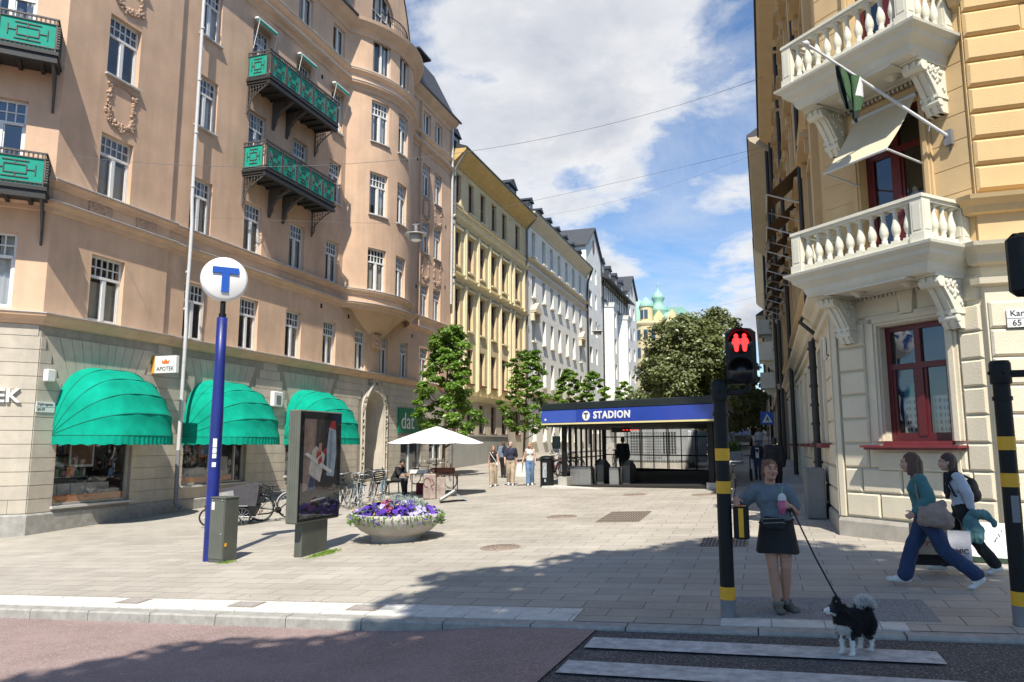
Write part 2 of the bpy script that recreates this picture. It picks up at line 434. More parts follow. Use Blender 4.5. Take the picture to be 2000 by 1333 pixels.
# ================================================================ ground
def road_col(x):   # kerb height along x
 t = min(1, max(0, (x + 4.4) / 2.0)); t = t * t * (3 - 2 * t)
 return .135 * (1 - t) + .035 * t
KY = 7.93         # outer edge of the kerb
def paving_mat():
 m = bpy.data.materials.new('paving_slabs'); m.use_nodes = True
 n_ = m.node_tree; N = n_.nodes; L = n_.links; b = N['Principled BSDF']; b.inputs['Roughness'].default_value = .85
 tc = N.new('ShaderNodeTexCoord')
 br = N.new('ShaderNodeTexBrick'); br.inputs['Scale'].default_value = 1; br.offset = .5
 br.inputs['Brick Width'].default_value = .70; br.inputs['Row Height'].default_value = .35; br.inputs['Mortar Size'].default_value = .007
 br.inputs['Mortar Smooth'].default_value = .3; br.inputs['Bias'].default_value = -.2
 br.inputs['Color1'].default_value = (.455, .412, .35, 1); br.inputs['Color2'].default_value = (.375, .338, .288, 1); br.inputs['Mortar'].default_value = (.17, .155, .14, 1)
 L.new(tc.outputs['Object'], br.inputs['Vector'])
 n1 = N.new('ShaderNodeTexNoise'); n1.inputs['Scale'].default_value = .55; n1.inputs['Detail'].default_value = 9; n1.inputs['Roughness'].default_value = .7
 L.new(tc.outputs['Object'], n1.inputs['Vector'])
 r = N.new('ShaderNodeValToRGB'); r.color_ramp.elements[0].position = .3; r.color_ramp.elements[1].position = .7
 r.color_ramp.elements[0].color = (.74, .73, .71, 1); r.color_ramp.elements[1].color = (1.06, 1.06, 1.05, 1)
 L.new(n1.outputs['Fac'], r.inputs['Fac'])
 mx = N.new('ShaderNodeMix'); mx.data_type = 'RGBA'; mx.blend_type = 'MULTIPLY'; mx.inputs[0].default_value = 1
 L.new(br.outputs['Color'], mx.inputs[6]); L.new(r.outputs['Color'], mx.inputs[7])
 n2 = N.new('ShaderNodeTexNoise'); n2.inputs['Scale'].default_value = 90; n2.inputs['Detail'].default_value = 3
 L.new(tc.outputs['Object'], n2.inputs['Vector'])
 r2 = N.new('ShaderNodeValToRGB'); r2.color_ramp.elements[0].position = .3; r2.color_ramp.elements[1].position = .7
 r2.color_ramp.elements[0].color = (.88, .88, .88, 1); r2.color_ramp.elements[1].color = (1.08, 1.08, 1.08, 1)
 L.new(n2.outputs['Fac'], r2.inputs['Fac'])
 m2 = N.new('ShaderNodeMix'); m2.data_type = 'RGBA'; m2.blend_type = 'MULTIPLY'; m2.inputs[0].default_value = 1
 L.new(mx.outputs[2], m2.inputs[6]); L.new(r2.outputs['Color'], m2.inputs[7])
 vo = N.new('ShaderNodeTexVoronoi'); vo.inputs['Scale'].default_value = 1.7; L.new(tc.outputs['Object'], vo.inputs['Vector'])
 r3 = N.new('ShaderNodeValToRGB'); r3.color_ramp.elements[0].position = .035; r3.color_ramp.elements[1].position = .06
 r3.color_ramp.elements[0].color = (.72, .71, .7, 1); r3.color_ramp.elements[1].color = (1, 1, 1, 1)
 L.new(vo.outputs['Distance'], r3.inputs['Fac'])
 m3 = N.new('ShaderNodeMix'); m3.data_type = 'RGBA'; m3.blend_type = 'MULTIPLY'; m3.inputs[0].default_value = 1
 L.new(m2.outputs[2], m3.inputs[6]); L.new(r3.outputs['Color'], m3.inputs[7])
 L.new(m3.outputs[2], b.inputs['Base Color'])
 bp = N.new('ShaderNodeBump'); bp.inputs['Strength'].default_value = .5; bp.inputs['Distance'].default_value = .01; bp.invert = True
 L.new(br.outputs['Fac'], bp.inputs['Height']); L.new(bp.outputs['Normal'], b.inputs['Normal'])
 return m
def asphalt_mat(name, c1, c2, spk=(.25, .24, .23)):
 m = bpy.data.materials.new(name); m.use_nodes = True
 n_ = m.node_tree; N = n_.nodes; L = n_.links; b = N['Principled BSDF']; b.inputs['Roughness'].default_value = .9
 tc = N.new('ShaderNodeTexCoord')
 n1 = N.new('ShaderNodeTexNoise'); n1.inputs['Scale'].default_value = .9; n1.inputs['Detail'].default_value = 8; n1.inputs['Roughness'].default_value = .7
 L.new(tc.outputs['Object'], n1.inputs['Vector'])
 r = N.new('ShaderNodeValToRGB'); r.color_ramp.elements[0].position = .3; r.color_ramp.elements[1].position = .72
 r.color_ramp.elements[0].color = (*c1, 1); r.color_ramp.elements[1].color = (*c2, 1); L.new(n1.outputs['Fac'], r.inputs['Fac'])
 n2 = N.new('ShaderNodeTexVoronoi'); n2.inputs['Scale'].default_value = 75; L.new(tc.outputs['Object'], n2.inputs['Vector'])
 mx = N.new('ShaderNodeMix'); mx.data_type = 'RGBA'; mx.blend_type = 'MIX'
 r2 = N.new('ShaderNodeValToRGB'); r2.color_ramp.elements[0].position = .55; r2.color_ramp.elements[1].position = .9
 r2.color_ramp.elements[0].color = (0, 0, 0, 1); r2.color_ramp.elements[1].color = (.8, .8, .8, 1)
 L.new(n2.outputs['Color'], r2.inputs['Fac']); L.new(r2.outputs['Color'], mx.inputs[0])
 L.new(r.outputs['Color'], mx.inputs[6]); mx.inputs[7].default_value = (*spk, 1)
 L.new(mx.outputs[2], b.inputs['Base Color'])
 bp = N.new('ShaderNodeBump'); bp.inputs['Strength'].default_value = .6; bp.inputs['Distance'].default_value = .008
 L.new(n2.outputs['Distance'], bp.inputs['Height']); L.new(bp.outputs['Normal'], b.inputs['Normal'])
 return m
M_pave = paving_mat()
M_asph = asphalt_mat('dark_asphalt', (.034, .034, .036), (.075, .073, .072))
M_red = asphalt_mat('red_asphalt', (.20, .135, .12), (.32, .225, .205), (.42, .34, .31))
M_kerb = mat('kerb_granite', (.36, .345, .31), .85, .25, 9, .4, 120)
M_lite = mat('pale_granite', (.62, .60, .545), .85, .16, 6, .3, 150)
M_joint = mat('joint', (.12, .11, .1), .9, .1)
M_paint = mat('road_paint', (.62, .62, .60), .8, .3, 8, .4, 120, col2=(.30, .30, .30))
M_tact = mat('tactile_granite', (.36, .36, .36), .9, .1, 55, .8, 45, col2=(.09, .09, .095))
def sheet(name, x0, x1, y0, y1, dz, m, nx=1, ny=1, zf=G, kind='structure'):
 b = MB(); rows = []
 for j in range(ny + 1):
  y = y0 + (y1 - y0) * j / ny
  rows.append([(x0 + (x1 - x0) * i / nx, y, zf(x0 + (x1 - x0) * i / nx, y) + dz) for i in range(nx + 1)])
 b.grid(rows); return b.build(name, m, kind=kind)
def zroad(x, y):
 return G(x, KY) - road_col(x) + .012 * (KY - y) * (1 if y > 3 else 0) - (.0 if y > 3 else -.06)
# base terrain far below everything, out to the horizon
sheet('terrain', -900, 900, -500, 1500, -.6, M_asph, 2, 2)
sheet('plaza_paving', -60, 40, 8.7, 600, 0., M_pave, 4, 6)
# pavement strip between kerb and paving on the right (in the same slabs)
sheet('plaza_edge_paving', -2.05, 40, 8.15, 8.7, 0., M_pave, 2, 1)
sheet('road_deck', -3.2, 60, -40, KY, 0., M_asph, 60, 20, zroad)
# red asphalt: its right edge runs askew towards the camera
b = MB(); rows = []
for j in range(21):
 t = j / 20; y = KY - t * 48
 xr = -1.77 - (KY - y) * .02 + .03 * math.sin(y * 9)
 rows.append([(-70 + (xr + 70) * (i / 70) ** .5 if i else -70, y, 0) for i in range(71)])
rows = [[(x, y, zroad(x, y) + .014) for x, y, _ in r] for r in rows]
b.grid(rows); b.build('red_road_surface', M_red, kind='structure')
# kerb stones
b = MB(); x = -30.; kr = random.Random(5)
while x < 30:
 w = 1.02 if x < -2.4 else 1.3
 x1 = x + w - .012
 def kp(xx, yy, top): return (xx, yy, G(xx, KY) + (.004 if top else -.3))
 for a, c in ((x, x1),):
  P = [kp(a, KY, 0), kp(c, KY, 0), kp(c, KY + .21, 0), kp(a, KY + .21, 0)]
  h = .018
  rows = [[Vector(p) for p in P], [(a, KY, G(a, KY) - h), (c, KY, G(c, KY) - h), kp(c, KY + .21, 1), kp(a, KY + .21, 1)],
    [(a + .004, KY + h, G(a, KY) + .004), (c - .004, KY + h, G(c, KY) + .004), (c - .004, KY + .21, G(c, KY) + .004), (a + .004, KY + .21, G(a, KY) + .004)]]
  b.grid(rows, 0, False, True); b.face(rows[-1])
 x += w
b.build('kerb', M_kerb, kind='structure')
sheet('kerb_bed', -30, 30, KY + .012, 8.75, -.02, M_joint, 1, 1)
def slabs(name, x0, x1, y0, y1, w, d, m, dz=.006, gap=.006, stag=0., th=.03, jit=0.):
 b = MB(); r = 0; y = y0
 while y < y1 - .02:
  x = x0 - (stag * (r % 2)); ye = min(y + d, y1)
  while x < x1 - .01:
   a = max(x, x0) + gap; c = min(x + w, x1) - gap
   if c - a > .02:
    z = lambda p, q: G(p, q) + dz + 0.
    b.hexa([(a, y + gap, z(a, y) - th), (c, y + gap, z(c, y) - th), (c, ye - gap, z(c, ye) - th), (a, ye - gap, z(a, ye) - th),
      (a, y + gap, z(a, y)), (c, y + gap, z(c, y)), (c, ye - gap, z(c, ye)), (a, ye - gap, z(a, ye))])
   x += w
  y += d; r += 1
 return b.build(name, m, kind='structure')
slabs('pale_kerb_slabs', -30, -2.05, KY + .215, 8.7, .62, .27, M_lite, stag=.3)
slabs('guide_slabs', -.52, 1.22, KY + .215, 8.42, .5, .21, M_lite, dz=.007)
slabs('tactile_slabs', -.5, 1.55, 8.5, 9.45, .35, .35, M_tact, dz=.006, gap=.004, stag=.17)
# small litter on the paving: butts, crumbs and leaves
zq = MB(); zr = random.Random(2)
for k in range(420):
 x, y = zr.uniform(-14, 3), zr.choice([zr.uniform(8.8, 22), zr.gauss(8.75, .12)]); s_ = zr.uniform(.008, .024); a_ = zr.uniform(0, PI); z_ = G(x, y) + .008
 zq.face([(x + s_ * math.cos(a_ + q) * (1 if i % 2 else .45), y + s_ * math.sin(a_ + q) * (1 if i % 2 else .45), z_) for i, q in enumerate((0, 1.57, 3.14, 4.71))], k % 3)
o = zq.build('litter', [mat('litter_dark', (.09, .08, .07), .9, 0), mat('litter_tan', (.45, .36, .22), .9, 0), mat('litter_brown', (.2, .13, .07), .9, 0)], None, None, 'stuff'); o['label'] = 'tiny scattered litter and dry leaf crumbs on the paving slabs'; o['category'] = 'litter'
# zebra stripes (road markings)
zb = MB()
def stripe(P):
 n = 16
 lo = [Vector(P[0]).lerp(Vector(P[1]), k / n) for k in range(n + 1)]; hi = [Vector(P[3]).lerp(Vector(P[2]), k / n) for k in range(n + 1)]
 zb.grid([[(q.x, q.y, zroad(q.x, q.y) + .018) for q in lo], [(q.x, q.y, zroad(q.x, q.y) + .018) for q in hi]])
stripe([(-1.7, 7.15), (1.31, 7.08), (1.31, 7.49), (-1.7, 7.57)])
stripe([(-1.74, 6.29), (1.33, 6.2), (1.33, 6.6), (-1.73, 6.69)])
stripe([(-1.75, 5.4), (1.35, 5.3), (1.35, 5.72), (-1.74, 5.81)])
zb.build('zebra_marking', M_paint, kind='structure')
# manhole covers, gratings and inspection lids
M_iron = mat('cast_iron', (.30, .235, .185), .75, .25, 20, .6, 90)
M_slot = mat('slot_dark', (.03, .028, .025), .9, 0)
def manhole(x, y, r, lab):
 t = MB(); z = 0.
 t.lathe([(r, -.01), (r, .006), (r * .93, .008), (r * .92, .003), (r * .9, .003), (r * .9, .007), (.001, .009)], n=28)
 for k in range(5):
  for j in range(12):
   rr = r * (.15 + k * .16); a = j * PI / 6 + k * .26
   t.box((rr * math.cos(a), rr * math.sin(a), .01), (.05 * (.6 + k * .12), .035, .01), Matrix.Rotation(a, 3, 'Z'))
 o = t.build('manhole_cover', M_iron); o.location = (x, y, G(x, y) + .004); o.rotation_euler = (math.atan(.03), -math.atan(.045), 0)
 tag(o, lab, 'manhole cover', 'round manhole covers in the paving')
manhole(-4.63, 13.09, .37, 'round rusty manhole cover nearest the kerb, at the edge of the tree shadow')
manhole(-4.69, 17.65, .37, 'round manhole cover in sunlight, between the metal floor grating and the planter')
manhole(-3.82, 23.0, .37, 'small-looking round manhole cover just in front of the station entrance')
manhole(-1.74, 22.47, .36, 'round manhole cover before the right corner post of the station entrance')
def grating(x, y, w, d, rz, lab, n=14):
 t = MB()
 t.bx(-w / 2, w / 2, -d / 2, d / 2, -.02, .001, 1)
 for k in range(n + 1):
  xx = -w / 2 + w * k / n; t.bx(xx - .012, xx + .012, -d / 2, d / 2, .001, .008)
 for k in range(6):
  yy = -d / 2 + d * k / 5; t.bx(-w / 2, w / 2, yy - .012, yy + .012, .002, .0095)
 o = t.build('floor_grating', [M_iron, M_slot]); o.location = (x, y, G(x, y) + .005); o.rotation_euler = (math.atan(.03), -math.atan(.045), rz)
 tag(o, lab, 'grating', 'metal floor gratings')
grating(-3.15, 17.5, .95, 1.9, 0, 'large rectangular metal grating in the sunlit paving before the station', 16)
grating(-.75, 13.6, .75, .9, 0, 'square drain grating in the tree shadow behind the traffic light pole', 12)
for px_, py_, lab in ((-8.4, 8.5, 'dark square inspection lid in the pale kerb strip, left of the blue sign pole'), (-6.5, 8.47, 'dark square inspection lid in the pale kerb strip, near the poster stand'), (-4.75, 8.45, 'dark square inspection lid where the tree shadow meets the pale kerb strip')):
 t = MB(); t.bx(-.2, .2, -.14, .14, -.01, .009); t.bx(-.17, .17, -.11, .11, .009, .011, 1)
 o = t.build('inspection_lid', [M_iron, mat('lid_fill', (.33, .3, .27), .9, .2, 20)]); o.location = (px_, py_, G(px_, py_) + .004); o.rotation_euler = (math.atan(.03), -math.atan(.045), 0)
 tag(o, lab, 'inspection lid', 'small inspection lids by the kerb')
# ================================================================ pink corner building (left)
M_pink = mat('pink_render', (.70, .47, .315), .9, .18, .55, .3, 45, stain=.11)
M_pinkd = mat('pink_moulding', (.66, .445, .30), .9, .16, 1.2, .2, 40)
M_white = mat('white_window_paint', (.74, .73, .70), .5, .05, 6)
M_stone = mat('grey_limestone', (.60, .535, .43), .88, .22, 1.3, .35, 50, col2=(.45, .40, .325), stain=.12)
M_plinth = mat('plinth_granite', (.36, .345, .31), .85, .25, 5, .3, 90)
M_flash = mat('zinc_flashing', (.56, .55, .53), .5, .15, 4, metal=.0)
M_black = mat('black_iron', (.028, .027, .026), .55, .3, 14)
M_iron2 = mat('brown_iron', (.10, .088, .08), .6, .35, 20)
M_greenp = mat('green_canvas', (.0, .30, .21), .75, .12, 5)
M_awn = mat('green_awning_cloth', (.002, .33, .218), .95, .22, 1.6, .2, 60, spec=.15, stain=.12)
M_roofd = mat('dark_sheet_roof', (.045, .045, .05), .5, .3, 2, metal=.2)
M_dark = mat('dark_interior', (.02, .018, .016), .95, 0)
M_room = mat('dim_room', (.085, .075, .065), .95, .5, 1.3)
M_glass = glass_mat('window_glass', refl=.30, trans=.95)
M_glassd = glass_mat('dark_window_glass', (.018, .022, .028), refl=.4)
M_curt = mat('pale_curtain', (.80, .78, .70), .95, .06, 4)
M_curt2 = mat('cream_curtain', (.68, .64, .50), .95, .06, 4)
M_pipe = mat('white_downpipe', (.56, .56, .56), .45, .08, 5)
M_pipeg = mat('grey_downpipe', (.19, .19, .20), .5, .15, 5)
PINK = thing('corner_building', 'large pink rendered corner building with stone ground floor, green balconies and round bay', 'building', (-19, 15.3, G(-19, 15.3)))
cxb, cyb, rb = -22.54, 34.3, 4.84
CH = math.sqrt(.5)
pre = [(-19 - CH * 4, 15.3 - CH * 4), (-19, 15.3), (-19, 19.72), (-19.1, 19.72)]
PB = Path(pre + [(-19.1, 44.1)])
arc0 = math.acos((-19.1 - cxb) / rb); arc = []
for k in range(25):
 a = -arc0 + 2 * arc0 * k / 24; arc.append((cxb + rb * math.cos(a), cyb + rb * math.sin(a)))
PU = Path(pre + arc + [(-19.1, 44.1)])
UC = PB.u[1]                          # arclength of the corner
def uB(y): return PB.uy(y)
def uU(y):
 if 30.9 < y < 37.7:
  a = math.asin((y - cyb) / rb); return PU.u[4] + rb * (a + arc0)
 return PU.uy(y)
def ubay(deg):
 t = (RD(deg) + arc0) / (2 * arc0) * 24; i = min(23, int(t)); return PU.u[4 + i] + (PU.u[5 + i] - PU.u[4 + i]) * (t - i)
cols = dict(A=(16.74, 17.97), B=(20.68, 21.78), C=(23.62, 24.74), D=(26.58, 27.7), E=(29.42, 30.52), F=(32.3, 33.32), G_=(34.8, 35.75), H=(37.15, 38.1), P=(39.7, 40.75), Q=(41.42, 42.52))
r1 = (3.66, 5.70); r2 = (7.58, 9.58); r3 = (11.5, 13.52); r4 = (15.05, 17.1); r5 = (18.95, 20.5)
# ---- stone ground floor
shopw = [(16.05, 18.75, -1.72, 1.55), (21.05, 24.4, -1.42, 1.55), (26.9, 30.1, -1.3, 1.55)]
other = [(37.4, 39.95, -1.72, .45), (41.1, 43.1, -.95, .55)]
portal = (33.15, 35.65, -1.75, 2.98)
hb = [(uB(a), uB(b_), c, d) for a, b_, c, d in shopw + other + [portal]]
chh = [(UC - 1.98, UC - .76)]
w1h = [(uB(cols[k][0]), uB(cols[k][1]), *r1) for k in 'ABCDEF'] + [(uB(cols[k][0]), uB(cols[k][1]), *r1) for k in ('G_', 'H', 'P', 'Q')] + [(UC - 1.98, UC - .76, 3.72, 5.85)]
mb = MB()
wall(mb, PB, 0, PB.u[-1], -3.2, 3.36, hb, .22, 0, 0)
mb.build('stone_wall', mat('stone_joint', (.34, .305, .25), .9, .2, 3), PINK)
mb = MB(); mb2 = MB(); br = random.Random(3)
fans = [((a + b_) / 2, (b_ - a) / 2 + .45) for a, b_, c, d in shopw]
zz = -1.86; H = .372; r = 0
while zz < 3.2:
 zt = min(zz + H, 3.3); lo, hi = zz + .008, zt - .008
 blocked = [(h[0] - .0, h[1] + .0) for h in hb if h[2] < hi - .02 and h[3] > lo + .02 and abs(h[0] - uB(portal[0])) > .01]
 if lo < 3.2: blocked += [(uB(32.75), uB(36.0))] if lo < 2.0 else ([(uB(32.75 + (lo - 2) * .9), uB(36. - (lo - 2) * .9))] if lo < 3.0 else [])
 if 1.45 < lo < 3.0:
  for c, hw in fans:
   ww = hw - .5 + (lo - 1.45) * .55; blocked.append((uB(c - ww), uB(c + ww)))
 blocked += [(u - .004, u + .004) for u in PB.u[1:-1]]
 blocked.sort(); cur = 0.
 runs = []
 for a, c in blocked:
  if a > cur: runs.append((cur, a))
  cur = max(cur, c)
 if cur < PB.u[-1]: runs.append((cur, PB.u[-1]))
 for a, c in runs:
  x = a
  first = True
  while x < c - .02:
   w = br.uniform(1.6, 3.6) if not first else (br.uniform(.8, 2.6))
   first = False
   e = min(c, x + w)
   if c - e < .3: e = c
   dd = .022 + br.uniform(-.003, .003)
   sbox(mb if e < uB(34.5) else mb2, PB, x + .004, e - .004, lo, hi, -.02, dd, 0); x = e
 zz = zt; r += 1
# voussoir fans over the shop windows
for c, hw in fans:
 n = 11
 for k in range(n):
  def fp(kk, rr):
   a = RD(-38 + 76 * kk / n); R0 = 2.6
   top = 3.02; bot = 1.5
   z = bot + (top - bot) * rr
   x = c + (math.tan(a) * (R0 + (z - bot)) * .62)
   return (x, z)
  p = [fp(k + .03, 0), fp(k + .97, 0), fp(k + .97, 1), fp(k + .03, 1)]
  dd = .028
  mb.hexa([PB.at(uB(p[0][0]), p[0][1], dd), PB.at(uB(p[1][0]), p[1][1], dd), PB.at(uB(p[1][0]), p[1][1], -.02), PB.at(uB(p[0][0]), p[0][1], -.02),
    PB.at(uB(p[3][0]), p[3][1], dd), PB.at(uB(p[2][0]), p[2][1], dd), PB.at(uB(p[2][0]), p[2][1], -.02), PB.at(uB(p[3][0]), p[3][1], -.02)])
mb.build('stone_course', M_stone, PINK); mb2.build('stone_course', M_stone, PINK)
mb = MB()
for a, c in ((0, uB(33.1)), (uB(35.7), uB(37.38)), (uB(39.97), PB.u[-1])):
 sweep(mb, PB, a, c, [(-.02, -3.2), (.07, -3.2), (.07, -1.92), (.03, -1.87), (-.02, -1.87)])
mb.build('plinth', M_plinth, PINK)
# ---- upper walls
HU = []
for k in ('A', 'B', 'P', 'Q'):
 for rr in (r2, r3, r4, r5): HU.append((uU(cols[k][0]), uU(cols[k][1]), *rr))
for k in ('C', 'D'):
 HU += [(uU(cols[k][0]), uU(cols[k][1]), *r2), (uU(cols[k][0]), uU(cols[k][1]), 10.72, 13.4), (uU(cols[k][0]), uU(cols[k][1]), 14.52, 17.05), (uU(cols[k][0]), uU(cols[k][1]), *r5)]
for rr in (r2, r3, r4, r5): HU.append((uU(cols['E'][0]), uU(cols['E'][1]), *rr))
bayw = [(-29.2, -15.4), (-6., 7.)]; bayr = [(7.55, 9.72), (11.45, 13.68), (15.28, 17.5), (19.05, 20.85)]
for a, c in bayw:
 for z0, z1 in bayr: HU.append((ubay(a), ubay(c), z0, z1))
HU += [(UC - 2.05, UC - .8, 7.1, 9.72), (UC - 2.05, UC - .8, 10.95, 13.5), (UC - 2.0, UC - .78, 14.9, 17.)]
mb = MB()
wall(mb, PB, 0, PB.u[-1], 3.36, 6.9, w1h, .26, 0, 0, 1)
wall(mb, PU, 0, PU.u[-1], 6.9, 21.6, HU, .26, 0, 0, 1)
# plain right flank and back
mb.face([(-19.1, 44.1, -3), (-40, 44.1, -3), (-40, 44.1, 21.6), (-19.1, 44.1, 21.6)], 0)
mb.build('wall', [M_pink, M_room], PINK)
# ---- mouldings
mb = MB(); mf = MB()
E_ = .03
sweep(mb, PB, 0, PB.u[-1], [(0, 3.3), (.10, 3.33), (.14, 3.42), (.26, 3.52), (.28, 3.6), (0, 3.62)])
sweep(mf, PB, 0, PB.u[-1], [(0, 3.622), (.30, 3.602), (.30, 3.625), (0, 3.66)])
for z in (6.55,):
 sweep(mb, PU, 0, PU.u[-1], [(0, z), (.05, z + .02), (.08, z + .14), (.2, z + .22), (.22, z + .3), (0, z + .32)])
 sweep(mf, PU, 0, PU.u[-1], [(0, z + .322), (.24, z + .30), (.24, z + .325), (0, z + .37)])
sweep(mb, PU, 0, PU.u[-1], [(0, 7.26), (.06, 7.28), (.1, 7.38), (.2, 7.44), (.2, 7.5), (0, 7.52)])
sweep(mf, PU, 0, PU.u[-1], [(0, 7.522), (.22, 7.50), (.22, 7.525), (0, 7.55)])
sweep(mb, PU, UC, PU.u[-1], [(0, 17.75), (.06, 17.78), (.1, 17.95), (.26, 18.05), (.28, 18.15), (0, 18.17)])
sweep(mf, PU, UC, PU.u[-1], [(0, 18.172), (.3, 18.15), (.3, 18.17), (0, 18.21)])
sweep(mb, PU, UC, PU.u[-1], [(0, 18.62), (.1, 18.66), (.2, 18.76), (.2, 18.84), (0, 18.86)])
sweep(mf, PU, UC, PU.u[-1], [(0, 18.862), (.22, 18.84), (.22, 18.86), (0, 18.9)])
sweep(mb, PU, UC, PU.u[-1], [(0, 20.72), (.07, 20.75), (.12, 20.95), (.3, 21.1), (.5, 21.32), (.54, 21.48), (0, 21.6)])
mb.build('cornice', M_pinkd, PINK); mf.build('flashing', M_flash, PINK)
# corbel of the round bay
mb = MB(); rows = []
for k in range(9):
 t = k / 8; z = 5.62 + 1.25 * math.sin(t * PI / 2); s_ = (t ** .75)
 row = []
 for j in range(25):
  a = -arc0 + 2 * arc0 * j / 24
  x = cxb + rb * math.cos(a); y = cyb + rb * math.sin(a)
  dx = (x + 19.1) * s_; yy = cyb + (y - cyb) * (.2 + .8 * s_)
  row.append((-19.1 + dx + .0, yy, z + .0))
 rows.append(row)
mb.grid(rows, 0, True); mb.bx(-19.12, -18.9, cyb - .35, cyb + .35, 4.95, 5.66)
for k in range(26):
 mb.ell((-18.9 + .02, cyb + br.uniform(-.3, .3), br.uniform(5.0, 5.6)), (.06, .08, .08), None, 6, 5)
mb.build('bay_corbel', M_pinkd, PINK)
# ---- windows
CUR = {0: (M_curt, [(0, .3, 0, 1), (.68, 1, 0, 1)]), 1: (M_curt2, [(0, 1, 0, .62)]), 2: (M_curt, [(0, .22, 0, 1), (.5, .72, 0, .66), (.8, 1, 0, 1)]), 3: (M_curt, [(0, 1, .0, .62)]), 4: None, 5: (M_curt2, [(0, .42, 0, .66), (.62, 1, 0, .66)])}
wr = random.Random(21)
def W(S, h, style='grid', tz=.68, bars=(5, 2)):
 return window(S, h, .2, M_white, M_glass, PINK, style, .075, CUR[wr.choice([0, 0, 1, 2, 2, 3, 4, 5])], 1, bars, tz)
for h in w1h: W(PB, h)
for h in HU:
 top = h[2] > 18.5
 f = W(PU, h, 'two' if top else 'grid', .68 if h[3] - h[2] < 2.4 else .74)
 if 11.2 < h[2] < 11.6 or 15 < h[2] < 15.4:
  mb = MB(); sbox(mb, PU, h[0] - .06, h[1] + .06, h[2] - .05, h[2], -.05, .11); mb.build('sill', M_flash, f)
# ---- stucco reliefs
M_rel = mat('stucco_relief', (.50, .335, .235), .9, .2, 7)
def relief(S, u0, u1, z0, z1, seed, full=False):
 q = MB(); rr = random.Random(seed)
 w = u1 - u0; h = z1 - z0
 def bl(u, z, s):
  p = S.at(u, z, .02); q.ell(p, (s * .8, s, s * rr.uniform(.8, 1.3)), None, 6, 5)
 n = 210
 for k in range(n):
  side = rr.random()
  if full: u, z = u0 + rr.random() * w, z0 + rr.random() * h
  elif side < .28: u, z = u0 + rr.gauss(.1, .035) * w, z0 + rr.uniform(.1, .95) * h
  elif side < .56: u, z = u1 - rr.gauss(.1, .035) * w, z0 + rr.uniform(.1, .95) * h
  else:
   t = rr.random(); u, z = u0 + t * w, z0 + (.32 - .26 * math.sin(t * PI) + rr.gauss(0, .045)) * h
  bl(u, z, rr.uniform(.028, .062))
 for k in range(16): bl(u0 + w * (.1 + .8 * k / 15), z1 - .06 * h * (1 - math.sin(PI * k / 15)), .04)
 q.build('stucco_relief', M_rel, PINK)
relief(PU, uU(16.78), uU(17.95), 9.85, 11.3, 1); relief(PU, uU(16.85), uU(18.), 13.85, 14.95, 2)
relief(PU, uU(16.5), uU(17.3), 6.92, 7.24, 3, True); relief(PU, uU(18.3), uU(19.1), 6.92, 7.24, 4, True)
for k, s in (('P', 5), ('Q', 6)):
 relief(PU, uU(cols[k][0]), uU(cols[k][1]), 9.8, 11.3, s); relief(PU, uU(cols[k][0]), uU(cols[k][1]), 13.65, 14.85, s + 4)
# small vent holes
mb = MB()
for y, z in ((29.2, 6.3), (31.6, 6.2), (38.6, 6.2), (28.6, 17.2), (43.2, 10), (43.2, 14), (39.0, 9.2), (39.0, 13.0), (38.9, 17.)):
 u = uB(y); mb.bx(-19.12, -19.085, y - .07, y + .07, z - .1, z + .1)
mb.build('vent', M_dark, PINK)
# ---- gable over the bay, roof
mb = MB(); prof = []
for k in range(21):
 t = -1 + k / 10
 prof.append((cyb + t * 3.55, 21.55 + 6.2 * (1 - abs(t) ** 2.2) ** .75))
cent = (cyb, 22.0)
fr = Matrix(((0, 0, 1, -19.35), (1, 0, 0, 0), (0, 1, 0, 0), (0, 0, 0, 1)))
AW = 1.3; arcw = [(cyb - AW, 21.65)] + [(cyb - AW * math.cos(PI * k / 10), 23.5 + AW * math.sin(PI * k / 10)) for k in range(11)] + [(cyb + AW, 21.65)]
outer = [(cyb - 3.55, 21.55)] + prof[1:-1] + [(cyb + 3.55, 21.55)]
poly = outer[::-1] + [(cyb - AW, 21.55)] + arcw + [(cyb + AW, 21.55)]
mb.prism(poly[::-1] if False else poly, .3, fr @ Matrix.Translation((0, 0, -.0)))
mb.build('gable', M_pink, PINK)
mb = MB(); mb.prism([(a, b_) for a, b_ in arcw][::-1], .02, Matrix.Translation((-.22, 0, 0)) @ fr @ Matrix.Translation((0, 0, .25)))
f = mb.build('arched_window', M_glassd, PINK)
mb = MB()
for a, b_ in zip(arcw, arcw[1:]): mb.tube([(-19.24, a[0], a[1]), (-19.24, b_[0], b_[1])], .05, 5)
for y in (-.65, 0, .65): mb.bx(-19.29, -19.22, cyb + y - .035, cyb + y + .035, 21.6, 23.5 + math.sqrt(AW * AW - y * y) - .03)
for z in (22.3, 23.5): mb.bx(-19.29, -19.225, cyb - AW, cyb + AW, z - .03, z + .03)
mb.build('window_frame', M_white, PINK)
mb = MB()
for z, rr in ((21.75, .02), (22.75, .03), (22.4, .014)): mb.tube([(-18.35 + .45 * math.sin(PI * k / 12), cyb - 1.6 + 3.2 * k / 12, z) for k in range(13)], rr, 5)
for k in range(19):
 t = k / 18; mb.tube([(-18.35 + .45 * math.sin(PI * t), cyb - 1.6 + 3.2 * t, 21.62), (-18.35 + .45 * math.sin(PI * t), cyb - 1.6 + 3.2 * t, 22.75)], .014, 4)
mb.build('balcony_railing', M_black, PINK)
mb = MB()
